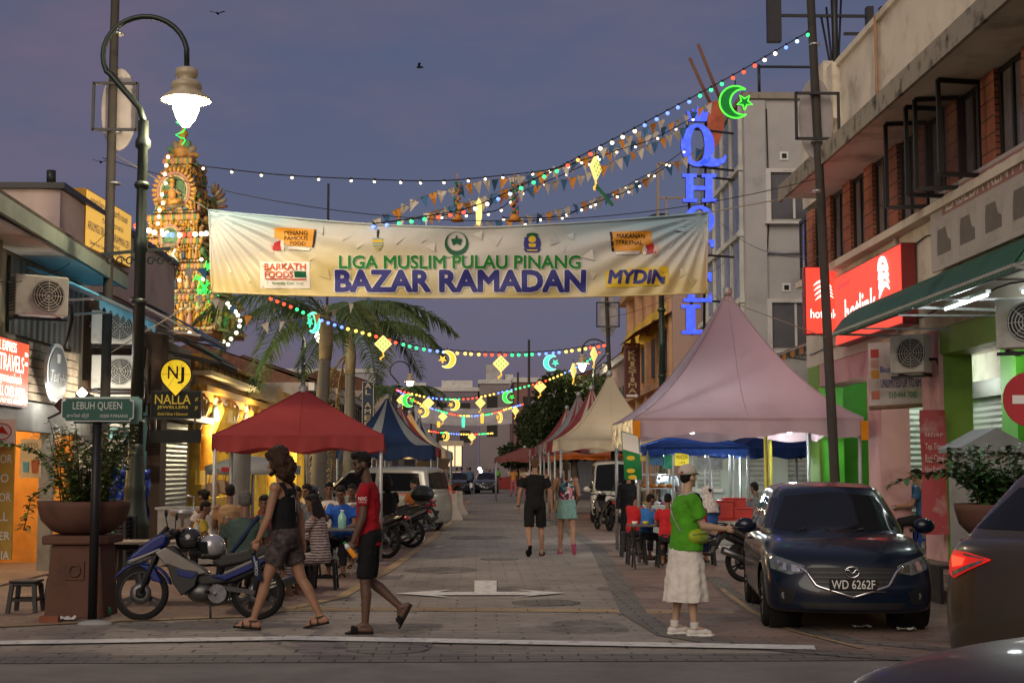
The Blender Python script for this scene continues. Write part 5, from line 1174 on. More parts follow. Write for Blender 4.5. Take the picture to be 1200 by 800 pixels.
moon('green crescent lantern above the grey banner right end',596,465,61,7.5,M_gglow2,0,1)
moon('lower left yellow crescent in front of the grey banner',496,482,70,7,M_yglow,10,-1)
moon('narrow yellow crescent at the right end of the grey banner',585,489,73,6.5,M_yglow,58,-1)
moon('tiny yellow crescent far down below the grey banner',522,511,89,5.5,M_yglow,40,-1)
ketupat('diamond lantern under the palm right frond',449,403,34,10.5)
ketupat('diamond lantern in the middle of the upper coloured string',587,426,35,10,10)
ketupat('narrow diamond lantern by the right street lamp',696,415,36,9,60);ketupat('slim diamond lantern left of the right street lamp',672,434,60,9,66)
ketupat('diamond lantern against the dark tree',633,453,61,7.5)
ketupat('small diamond lantern at the left start of the second string',471,469,60,7,30);ketupat('diamond lantern left over the grey banner edge',502,472,62,7,8);ketupat('diamond lantern over the middle of the grey banner',563,472,62,6.5,20)
ketupat('diamond lantern low on the left half of the grey banner',519,488,71,5.5);ketupat('diamond lantern before the tree at the third string right end',604,481,73,5.5,40)
ketupat('tiny diamond lantern on the farthest string',553,512,90,5,15)
for(px,py,h_,m_,l_)in((543,494,13,M_tglow,'upright teal bar lantern hanging before the grey banner'),(565,490,12,M_yglow,'upright yellow bar lantern hanging before the grey banner'),(514,497,7,M_yglow,'short yellow bar lantern under the grey banner left')):
 t=thing('bar_lantern',l_,'lantern',tuple(P(px,py,72)));s=h_/2*72/FPX;mb=MB();mb.prism([(-.07,-s),(.07,-s),(.09,0),(.07,s),(-.07,s),(-.09,0)],.12);mb.build('body',m_,t)
for(a_,b_,Ya,Yb,sg,l_)in(((955,210),(120,185),24.2,24,.9,'thin black overhead wire crossing between the two tall poles'),((967,300),(845,262),24.2,35.8,.3,'thin wire from the right pole to the hotel wall'),((127,270),(0,330),24,20,.25,'thin wire from the left pole down to the corner shop'),((711,372),(860,300),47,36.5,.3,'thin wire from the far rusty pole to the hotel')):
 w0,w1=P(*a_,Ya),P(*b_,Yb);t=thing('overhead_wire',l_,'wire',tuple(w0));mb=MB();mb.tube([p-w0 for p in catenary(w0,w1,sg)],.007,4);mb.build('wire',M_black,t)
for(px,py,l_)in((255,16,'small dark bird gliding high at the upper left'),(118,190,'tiny dark bird left of the near pole'),(492,79,'tiny dark bird high in the middle of the sky')):
 t=thing('bird',l_,'bird',tuple(P(px,py,60)),RND.random()*3);mb=MB();mb.sphere((0,0,0),(.16,.05,.05),8,6);mb.add([(0,0,.02),(.1,0,.02),(.0,.35,.1),(-.12,.33,.1)],[(0,1,2,3)]);mb.add([(0,0,.02),(.1,0,.02),(.0,-.35,.06),(-.12,-.33,.06)],[(0,1,2,3)]);mb.build('body',M_black,t)
# ---------------------------------------------------------------- palms, tree
M_trunk=mat('palm_trunk',(.17,.155,.135),.9,dirt=(.14,.12,.10),scale=6,streak=-3,bump=.3)
M_frond=mat('palm_frond',(.075,.115,.042),.6,var=.4,scale=2);M_dead=mat('dead_frond',(.24,.16,.07),.8,var=.4,scale=3);M_sheath=mat('crown_shaft',(.30,.24,.15),.6,var=.25,scale=3)
def frond_mb(d,L_,droop,rise=.5,lw=.030,ll=.74,n=64):
 """d horizontal direction; returns leaflets + rib"""
 mb=MB();pts=[]
 for k in range(15):
  u=k/14;pts.append(Vector((d[0]*L_*(u-.12*u*u*droop),d[1]*L_*(u-.12*u*u*droop),rise*L_*u*(1-u*.55)-droop*L_*.62*u**2.3)))
 mb.tube(pts,[.035*(1-.8*k/14)+.004 for k in range(15)],5)
 side=Vector((-d[1],d[0],0))
 for i,p in enumerate(polyline(pts,n)):
  u=i/n
  if u<.12:continue
  l=ll*(sin(pi*min(1,.18+.82*u))**.6*.9+.12)
  for s_ in(-1,1):
   t_=Vector((d[0],d[1],-.2)).normalized()
   dr=(side*s_*.75+t_*.45+Vector((0,0,RND.uniform(-.25,.15)))).normalized()
   a=p;m_=p+dr*l*.5+Vector((0,0,-.06*l));b=p+dr*l+Vector((0,0,-.62*l*(RND.uniform(.6,1.2))))
   w=(t_+Vector((0,0,.4*s_))).normalized()*lw
   mb.add([a-w*.6,a+w*.6,m_+w,m_-w,b],[(0,1,2,3),(3,2,4)])
 return mb
def palm(label,px,Y,h,r,nf,L_,dead=0,az0=0,lean=0):
 x=P(px,550,Y).x;t=thing('palm_tree',label,'palm tree',(x,Y,0))
 mb=MB();ps=[];rs=[]
 for k in range(30):u=k/29;ps.append((lean*u*u,0,h*u));rs.append(r*(1.25-.4*u+.35*math.exp(-u*9))*(1+(.03 if k%2 else 0)))
 mb.tube(ps,rs,14);mb.build('trunk',M_trunk,t)
 mb=MB();mb.tube([(lean,0,h-.05),(lean+.02,0,h+.5),(lean,0,h+1.0),(lean,0,h+1.4)],[r*.95,r*1.05,r*.8,r*.4],14);mb.build('crown_shaft',M_sheath,t)
 for k in range(nf):
  a=az0+2*pi*k/nf+RND.uniform(-.15,.15);dr=(.55,1.0,.8,1.2)[k%4];mb=frond_mb((cos(a),sin(a)),L_*RND.uniform(.9,1.08),dr,RND.uniform(.35,.8));o=mb.build('frond',M_frond,t);o.location=(lean,0,h+1.1)
 for k in range(dead):
  a=pi+(-.9,-.2,.5,-1.4,0)[k];mb=frond_mb((cos(a)*.55,sin(a)*.55),L_*.8,2.6,.05,.035,.5,50);o=mb.build('dead_frond',M_dead,t);o.location=(lean,0,h+.5)
palm('big palm with pale ringed trunk rising behind the red canopy',373,38,4.6,.18,9,3.6,0,.2,.15)
palm('second palm with brown dead fronds hanging right of the first palm',409,44,4.6,.165,7,3.4,4,.5)
palm('distant small palm under the far left street lamp',470,92,5.5,.22,11,3.2,0)
M_leaf=mat('tree_leaf',(.040,.060,.024),.6,var=.5,scale=.8)
def leaf_tree(label,px,Y,blobs,leaf,n,th=2.4,cat='tree',name='shade_tree'):
 x=P(px,550,Y).x;t=thing(name,label,cat,(x,Y,0));mb=MB()
 mb.tube([(0,0,0),(.1,0,th*.5),(0,0,th)],[.28,.22,.18],9)
 for b in blobs:
  mb.tube([(0,0,th*.9),((b[0])*.5,b[1]*.5,(th+b[2])/2),(b[0],b[1],b[2])],[.14,.08,.03],6)
 mb.build('trunk',mat('bark',(.10,.08,.06),.95,var=.4),t)
 mb=MB();tot=sum(b[3]**2 for b in blobs)
 for b in blobs:
  for k in range(int(n*b[3]**2/tot)):
   d=Vector((RND.gauss(0,1),RND.gauss(0,1),RND.gauss(0,1))).normalized();rr=b[3]*(RND.random()**.4)
   c=Vector((b[0],b[1],b[2]))+Vector((d.x*rr,d.y*rr,d.z*rr*.8));
   if noise.noise(c*1.1)<-.18:continue
   u_=Vector((RND.gauss(0,1),RND.gauss(0,1),RND.gauss(0,.6))).normalized()*leaf*RND.uniform(.6,1.3);v_=u_.orthogonal().normalized().cross(u_)*.5;
   mb.add([c-u_,c+v_,c+u_,c-v_],[(0,1,2,3)])
 mb.build('crown',M_leaf,t);return t
leaf_tree('big dark leafy tree behind the right hand tents',672,78,[(0,0,4.8,2.1),(-1.6,.5,4.0,1.7),(1.3,.3,5.3,1.9),(-.6,-.6,5.7,1.7),(2.0,.6,3.6,1.4),(.6,-.8,3.3,1.5),(-1.0,-.5,2.7,1.1)],.15,14000,2.2)
leaf_tree('paler leafy tree lit by a lamp, left of the dark tree',634,104,[(0,0,3.6,1.8),(-.6,.3,5.0,1.3),(1.2,0,4.6,1.6),(.4,0,2.4,1.2)],.18,5000,2.0)
leaf_tree('far small dark tree behind the distant cars',600,140,[(0,0,3.0,1.6),(1.4,0,2.6,1.3)],.25,1500,1.6)
leaf_tree('dark tree top beyond the right tents, tallest part by the far pole',704,84,[(0,0,5.0,1.6),(.8,0,4.0,1.8),(-.8,.2,4.2,1.5)],.16,5000,2.4)
# ---------------------------------------------------------------- cars
def lattice(nx,ny,nz,fn):
 idx={};vs=[];fs=[]
 def vid(i,j,k):
  if(i,j,k)not in idx:idx[(i,j,k)]=len(vs);vs.append(fn(i/nx,2*j/ny-1,k/nz))
  return idx[(i,j,k)]
 for i in range(nx):
  for j in range(ny):
   for k in(0,nz):fs.append((vid(i,j,k),vid(i+1,j,k),vid(i+1,j+1,k),vid(i,j+1,k)))
 for i in range(nx):
  for k in range(nz):
   for j in(0,ny):fs.append((vid(i,j,k),vid(i+1,j,k),vid(i+1,j,k+1),vid(i,j,k+1)))
 for j in range(ny):
  for k in range(nz):
   for i in(0,nx):fs.append((vid(i,j,k),vid(i,j+1,k),vid(i,j+1,k+1),vid(i,j,k+1)))
 return vs,fs
def smoothed(vs,fs,lev):
 me=bpy.data.meshes.new('tmp');me.from_pydata(vs,[],fs);bm=bmesh.new();bm.from_mesh(me);bmesh.ops.recalc_face_normals(bm,faces=bm.faces);bm.to_mesh(me);bm.free()
 o=bpy.data.objects.new('tmp',me);COL.objects.link(o);m=o.modifiers.new('s','SUBSURF');m.levels=lev;m.render_levels=lev
 dg=bpy.context.evaluated_depsgraph_get();ev=o.evaluated_get(dg);m2=bpy.data.meshes.new_from_object(ev)
 v2=[v.co.copy()for v in m2.vertices];f2=[tuple(p.vertices)for p in m2.polygons]
 bpy.data.objects.remove(o);bpy.data.meshes.remove(me);bpy.data.meshes.remove(m2)
 return v2,f2
HATCH=dict(L0=-1.98,L1=2.08,fa=1.30,ra=-1.27,wr=.30,W=.85,H=1.43,top=([-2,-1.2,0,.8,1.0,1.5,1.85,2.1],[1.00,.98,.94,.94,.94,.87,.77,.64]),gb=(-1.90,1.12),gt=(-1.45,.28),gw=(.78,.57),zb=.20,nose=.24,tail=.12)
MPV=dict(L0=-2.1,L1=2.1,fa=1.35,ra=-1.35,wr=.31,W=.86,H=1.66,top=([-2.1,0,.9,1.2,1.7,2.1],[1.02,1.0,1.02,1.02,.92,.75]),gb=(-2.04,1.45),gt=(-1.85,.45),gw=(.80,.64),zb=.22,nose=.2,tail=.1)
VAN=dict(L0=-2.0,L1=1.7,fa=1.1,ra=-1.2,wr=.28,W=.76,H=1.86,top=([-2,0,1.0,1.4,1.7],[.98,.98,.98,.96,.9]),gb=(-1.98,1.55),gt=(-1.95,.95),gw=(.74,.66),zb=.22,nose=.10,tail=.05)
SEDAN=dict(L0=-2.3,L1=2.25,fa=1.38,ra=-1.35,wr=.32,W=.90,H=1.45,top=([-2.3,-1.9,-1.3,0,.9,1.2,1.8,2.25],[.93,1.02,1.03,.98,.99,.98,.90,.72]),gb=(-1.75,1.2),gt=(-.95,.25),gw=(.80,.57),zb=.20,nose=.26,tail=.22)
TALL=dict(SEDAN,top=([-2.3,-1.9,-1.3,0,.9,1.2,1.8,2.25],[1.08,1.15,1.16,1.10,1.06,1.02,.92,.74]),H=1.62,gb=(-2.15,1.25),gt=(-1.55,.3))
_carcache={}
def carshell(key,s):
 if key in _carcache:return _carcache[key]
 def body(u,v,t):
  xf=s['L1']-s['nose']*abs(v)**2.6-max(0,t-.55)*.30;xr=s['L0']+s['tail']*abs(v)**3+t*.05+max(0,.3-t)*.15
  x=xr+(xf-xr)*(u*1.0);zt=crom(*s['top'],x);z=s['zb']+(zt-s['zb'])*t
  wx=s['W']*(1-.06*max(0,(x-s['fa'])/(s['L1']-s['fa']))-.05*max(0,(s['ra']-x)/(s['ra']-s['L0'])))
  pr=.93+.075*sin(pi*min(1,.15+t*.8))-(.05 if t==1 else 0)
  if t==1:z+=.035*(1-v*v)
  return(x,v*wx*pr,z)
 v1,f1=smoothed(*lattice(20,6,6,body),2)
 def gh(u,v,t):
  xb=s['gb'][0]+(s['gb'][1]-s['gb'][0])*u;xt=s['gt'][0]+(s['gt'][1]-s['gt'][0])*u
  x=xb+(xt-xb)*t-(.16*v*v if u>.9 else 0)*(1-.3*t)+(.08*v*v if u<.1 else 0)
  zb=crom(*s['top'],xb)-.05;arch=.05*sin(pi*min(1,max(0,.1+u*.85)))-.03
  z=zb+(s['H']+arch-zb)*t+(.03*(1-v*v)if t==1 else 0)
  y=v*(s['gw'][0]+(s['gw'][1]-s['gw'][0])*t**1.15)*(1-.06*(u>.9)-.05*(u<.1))
  return(x,y,z)
 v2,f2=smoothed(*lattice(12,6,5,gh),2)
 R_=s['wr']*1.22;kill=set()
 for i,v in enumerate(v1):
  for ax in(s['fa'],s['ra']):
   d=sqrt((v.x-ax)**2+(v.z-s['wr'])**2)
   if abs(v.y)>.45 and d<R_:kill.add(i)
 keep=[f for f in f1 if not all(i in kill for i in f)]
 for f in keep:
  for i in f:
   if i in kill:
    v=v1[i];ax=min((s['fa'],s['ra']),key=lambda a:abs(v.x-a));dx,dz=v.x-ax,v.z-s['wr'];d=sqrt(dx*dx+dz*dz)or 1e-4
    v1[i]=Vector((ax+dx/d*R_,v.y,s['wr']+dz/d*R_))
 bvh=BVHTree.FromPolygons(v1+v2,keep+[tuple(i+len(v1)for i in f)for f in f2])
 _carcache[key]=(v1,keep,v2,f2,bvh);return _carcache[key]
def patch(mb,bvh,top,bot,view,off=.008,n=16,m=6):
 """a panel on the shell between two polylines given in the view plane (front/rear: y,z ; side: x,z)"""
 tp=polyline([Vector((a,b,0))for a,b in top],n);bt=polyline([Vector((a,b,0))for a,b in bot],n);g=[]
 for j in range(m+1):
  for i in range(n+1):
   q=tp[i].lerp(bt[i],j/m)
   o,d={'front':(Vector((5,q.x,q.y)),Vector((-1,0,0))),'rear':(Vector((-5,q.x,q.y)),Vector((1,0,0))),'left':(Vector((q.x,5,q.y)),Vector((0,-1,0))),'right':(Vector((q.x,-5,q.y)),Vector((0,1,0)))}[view]
   h=bvh.ray_cast(o,d)
   p=h[0]if h[0]else(o+d*4.3)
   g.append(p-d*off)
 mb.add(g,[(j*(n+1)+i,j*(n+1)+i+1,(j+1)*(n+1)+i+1,(j+1)*(n+1)+i)for j in range(m)for i in range(n)],True)
 return mb
M_tyre=mat('tyre',(.016,.016,.016),.9,var=.2);M_alloy=mat('alloy',(.35,.36,.37),.3,.8)
M_lens=mat('headlight_glass',(.10,.115,.12),.07,var=.5,scale=14,coat=.9);M_redlens=emi('tail_glow',(.85,.02,.015),.28);M_plate=mat('plate_black',(.012,.012,.012),.4)
def car(label,key,s,loc,rz,paint,plate='',cat='car',name='parked_car',tail='plain',group=None,emblem=False,mirrors=True):
 v1,f1,v2,f2,bvh=carshell(key,s);t=thing(name,label,cat,loc,rz,group)
 mb=MB();mb.add(v1,f1,True);mb.build('body',paint,t)
 mb=MB();mb.add(v2,f2,True);mb.build('cabin',paint,t)
 H,W=s['H'],s['gw'][0];g0,g1,t0,t1=s['gb'][0],s['gb'][1],s['gt'][0],s['gt'][1];zb=crom(*s['top'],g1)
 mb=MB();patch(mb,bvh,[(-s['gw'][1]*.86,H-.10),(0,H-.055),(s['gw'][1]*.86,H-.10)],[(-W*.86,zb+.05),(0,zb+.035),(W*.86,zb+.05)],'front',.006,20,10);mb.build('windscreen',M_glass,t)
 zr=crom(*s['top'],g0);mb=MB();patch(mb,bvh,[(-s['gw'][1]*.82,H-.13),(0,H-.10),(s['gw'][1]*.82,H-.13)],[(-W*.82,zr+.09),(W*.82,zr+.09)],'rear',.006,16,8);mb.build('rear_window',M_glass,t)
 xm=(g0+g1)/2-.15
 for sd in('left','right'):
  for(xa,xb_,xc,xd)in((xm+.05,t1-.02,g1-.38,xm+.05),(t0+.25,xm-.04,xm-.04,g0+.32)):
   mb=MB();patch(mb,bvh,[(xa,H-.13),(xb_,H-.12)],[(xd,crom(*s['top'],xd)+.05),(xc,crom(*s['top'],xc)+.05)],sd,.005,12,6);mb.build('side_window',M_glass,t)
  y=(1 if sd=='left' else-1)
  mb=MB()
  for xs in(xm,g1-.30,g0+.75):patch(mb,bvh,[(xs-.006,.92),(xs+.006,.92)],[(xs-.006,s['zb']+.14),(xs+.006,s['zb']+.14)],sd,.002,1,8)
  mb.build('door_seam',M_black,t)
  mb=MB();
  for xs in(xm+.18,xm-.95):mb.box((xs,y*(s['W']*.985),.84),(.17,.045,.03))
  mb.build('door_handle',paint,t,bevel=.01)
  if mirrors:mb=MB();mb.sphere((g1-.42,y*(s['W']+.10),zb+.09),(.07,.12,.085),12,8);mb.build('mirror',paint,t)
  mb=MB()if mirrors else MB();mirrors and mb.beam((g1-.42,y*(s['W']-.05),zb+.04),(g1-.42,y*(s['W']+.07),zb+.06),.04);mirrors and mb.build('mirror_arm',M_black,t)
  for ax in(s['fa'],s['ra']):
   r=s['wr'];Mx=Matrix.Rotation(R(90),3,'X');cy=y*(s['W']-.115)
   mb=MB();mb.lathe([(r*.62,-.10),(r*.92,-.10),(r,-.06),(r,.06),(r*.92,.10),(r*.62,.10)],28,(ax,cy,r),Mx,cap=False);wh=mb.build('wheel',M_tyre,t)
   mb=MB();mb.lathe([(.02,y*-.075),(r*.2,y*-.07),(r*.22,y*-.04)],16,(ax,cy,r),Mx)
   for k in range(10):
    a=2*pi*k/10;mb.beam((ax+r*.12*cos(a),cy+y*.07,r+r*.12*sin(a)),(ax+r*.62*cos(a+.12),cy+y*.085,r+r*.62*sin(a+.12)),.03,.02,(0,1,0))
   mb.lathe([(r*.60,-.09),(r*.66,-.095),(r*.66,.095),(r*.60,.09)],28,(ax,cy,r),Mx,cap=False);mb.build('rim',M_alloy,wh)
   mb=MB();mb.lathe([(.01,0),(r*.6,0)],20,(ax,cy-y*.05,r),Mx);mb.build('brake_disc',M_dkmetal,wh)
   mb=MB();mb.lathe([(r*1.22,-.02),(r*1.22,.28)],24,(ax,cy+y*.02,r),Matrix.Rotation(R(90*y),3,'X'));mb.build('wheel_well',M_black,t)
 L1=s['L1']
 for sg in(1,-1):
  mb=MB();patch(mb,bvh,[(sg*.45,.665),(sg*.60,.715),(sg*.79,.775)],[(sg*.46,.60),(sg*.60,.575),(sg*.775,.63)],'front',.010,12,6);h=mb.build('headlight',M_lens,t)
  mb=MB();patch(mb,bvh,[(sg*.50,.655),(sg*.58,.68)],[(sg*.50,.61),(sg*.58,.60)],'front',.016,6,4);patch(mb,bvh,[(sg*.63,.69),(sg*.71,.715)],[(sg*.63,.615),(sg*.71,.625)],'front',.016,6,4);mb.build('reflector',M_chrome,h)
  mb=MB();patch(mb,bvh,[(sg*.54,.42),(sg*.72,.46)],[(sg*.58,.29),(sg*.70,.29)],'front',.006,6,4);fg=mb.build('fog_recess',M_black,t)
  mb=MB();mb.lathe([(.045,-.01),(.05,0),(.04,.012)],14,(L1-.165,sg*.64,.37),Matrix.Rotation(R(90),3,'Y'));mb.build('fog_light',M_lens,fg)
 mb=MB();patch(mb,bvh,[(-.44,.645),(0,.66),(.44,.645)],[(-.36,.475),(0,.375),(.36,.475)],'front',.006,18,8);gr_=mb.build('grille',M_plasblk,t)
 mb=MB()
 for k in range(5):
  z=.61-.045*k;patch(mb,bvh,[(-.40+.02*k,z),(.40-.02*k,z)],[(-.40+.02*k,z-.016),(.40-.02*k,z-.016)],'front',.014,14,1)
 mb.build('grille_bar',M_dkmetal,gr_)
 mb=MB();q=polyline([(-.52,.66,0),(-.44,.61,0),(-.35,.475,0),(0,.37,0),(.35,.475,0),(.44,.61,0),(.52,.66,0)],40);ps=[]
 for p in q:
  h=bvh.ray_cast(Vector((5,p.x,p.y)),Vector((-1,0,0)))[0];ps.append(h+Vector((.012,0,0)))
 mb.tube(ps,.015,6);mb.build('chrome_wing',M_chrome,t)
 mb=MB();patch(mb,bvh,[(-.52,.315),(.52,.315)],[(-.46,.245),(.46,.245)],'front',.006,12,4);mb.build('lower_intake',M_black,t)
 mb=MB();patch(mb,bvh,[(-.66,.232),(.66,.232)],[(-.66,.214),(.66,.214)],'front',.008,14,1);mb.build('bumper_lip',M_dkmetal,t)
 if plate:
  hp=bvh.ray_cast(Vector((5,0,.49)),Vector((-1,0,0)))[0]
  mb=MB();mb.box((hp.x+.035,0,.495),(.02,.46,.115));pl=mb.build('number_plate',M_plate,t)
  mb=MB();text(mb,plate,.42,.085,(hp.x+.047,0,.495),(0,1,0),(0,0,1),.001,.012);mb.build('plate_letters',mat('plate_white',(.66,.66,.64),.5,var=0),pl)
 if emblem:
  hp=bvh.ray_cast(Vector((5,0,.61)),Vector((-1,0,0)))[0];c=Vector((hp.x+.03,0,.61))
  mb=MB();mb.tube([c+Vector((0,.068*cos(a),.052*sin(a)))for a in[2*pi*k/28 for k in range(29)]],.008,6)
  mb.tube([c+Vector((0,y,z))for y,z in((-.062,.012),(-.035,.022),(-.012,-.006),(0,-.016),(.012,-.006),(.035,.022),(.062,.012))],.0075,6);mb.build('emblem',M_chrome,t)
 mb=MB()
 for sg in(.15,-.45):mb.tube([(g1-.05,sg,zb+.04),(g1-.13,sg-.3,zb+.06),(g1-.16,sg+.12,zb+.075)][::2],.010,5)
 mb.build('wiper',M_black,t)
 zt=crom(*s['top'],s['L0']+.1)
 for sg in(1,-1):
  mb=MB()
  if tail=='wrap':
   patch(mb,bvh,[(s['L0']+.22,zt-.07),(s['L0']+.36,zt-.10)],[(s['L0']+.22,zt-.20),(s['L0']+.36,zt-.12)],'left' if sg>0 else 'right',.012,14,6);tl=mb.build('tail_light',M_redlens,t)
   if 0:patch(mb,bvh,[(s['L0']+.16,zt-.105),(s['L0']+.30,zt-.098),(s['L0']+.48,zt-.125)],[(s['L0']+.20,zt-.118),(s['L0']+.30,zt-.112),(s['L0']+.48,zt-.135)],'left' if sg>0 else 'right',.020,10,2)
   mb=MB();patch(mb,bvh,[(sg*.36,zt-.095),(sg*.58,zt-.06),(sg*.80,zt-.05)],[(sg*.36,zt-.105),(sg*.58,zt-.19),(sg*.72,zt-.25),(sg*.80,zt-.22)],'rear',.012,16,8);tl=mb.build('tail_light',M_redlens,t)
   mb=MB();patch(mb,bvh,[(sg*.42,zt-.10),(sg*.60,zt-.155),(sg*.74,zt-.205)],[(sg*.44,zt-.125),(sg*.60,zt-.185),(sg*.73,zt-.235)],'rear',.020,12,3);patch(mb,bvh,[(sg*.42,zt-.088),(sg*.62,zt-.066)],[(sg*.42,zt-.096),(sg*.62,zt-.080)],'rear',.02,8,2);mb.build('clear_lens',M_lens,tl)
   mb=MB();patch(mb,bvh,[(sg*.60,zt-.10),(sg*.77,zt-.09)],[(sg*.62,zt-.15),(sg*.74,zt-.17)],'rear',.022,8,4);mb.build('lit_bulb_panel',emi('tail_hot',(1,.10,.04),.9),tl)
  else:
   patch(mb,bvh,[(sg*(s['W']-.22),zt+.02),(sg*(s['W']-.08),zt+.0)],[(sg*(s['W']-.22),zt-.26),(sg*(s['W']-.08),zt-.26)],'rear',.010,5,5);mb.build('tail_light',M_redlens,t)
 return t
M_navy=mat('navy_metallic',(.004,.009,.022),.3,.0,var=.05,coat=.5,spec=.2);M_brown=mat('bronze_metallic',(.052,.039,.024),.34,.25,var=.05,coat=.5);M_umber=mat('dark_umber_metallic',(.022,.015,.014),.42,.0,var=.05,coat=.08,spec=.3)
M_vwhite=mat('van_white',(.55,.53,.47),.35,var=.06,coat=.4);M_silver=mat('silver_paint',(.46,.45,.40),.3,.4,var=.05,coat=.5);M_char=mat('charcoal_paint',(.03,.032,.04),.25,.3,var=.05,coat=.6)
fl=G(985,737)
car('dark blue hatchback with plate WD 6262F parked facing us on the right','hatch',HATCH,(3.97,16.15,0),R(-90-7.0),M_navy,'WD 6262F',emblem=True)
car('bronze saloon cut off at the right edge, its red tail light showing','tallcar',TALL,(5.50,11.0,0),R(40),M_brown,tail='wrap')
car('dark umber car at the bottom right corner with its bonnet towards the street','sedan',SEDAN,(3.35,5.2,.0),R(180+22),M_umber,mirrors=False)
car('silver white people carrier parked at an angle behind the concrete barriers','mpv',MPV,(-2.75,38.6,0),R(90+68),M_silver,group=None,cat='people carrier',name='people_carrier')
car('white van facing us beyond the walking couple','van',VAN,(4.35,44.9,0),R(-90-4),M_vwhite,cat='van',name='parked_van')
car('black car far down the street with one headlight shining','hatch',HATCH,(P(570,550,100).x,100,0),R(-90),M_char)
car('far dark car left of the cyclist','hatch',HATCH,(P(537,550,96).x,96,0),R(-90),M_char)
tg=car('pale estate car with its tailgate raised behind the people carrier','mpv',MPV,(P(497,550,56).x,56,0),R(100),M_vwhite,cat='estate car',name='estate_car')
mb=MB();mb.grid(lambda u,v:(-1.9-1.2*v,-.62+1.24*u,1.62+.40*sin(v*1.7)),6,8);mb.build('tailgate',M_vwhite,tg)
mb=MB();mb.grid(lambda u,v:(-2.05-.8*v,-.50+1.0*u,1.69+.35*sin(.2+v*1.2)),4,6);mb.build('tailgate_window',M_glass,tg)
for(px,py)in((562,549),(563.5,552)):
 v=P(px,py,97.5);t=thing('headlight_glare','bright lit headlight of the far black car' if px==562 else 'lower lit lamp of the far black car','headlight',tuple(v));mb=MB();mb.lathe([(.02,-.04),(.10,-.02),(.12,.02)],12,M=Matrix.Rotation(R(90),3,'X'));mb.build('lens',emi('headlight_on',(1,.95,.8),6),t)
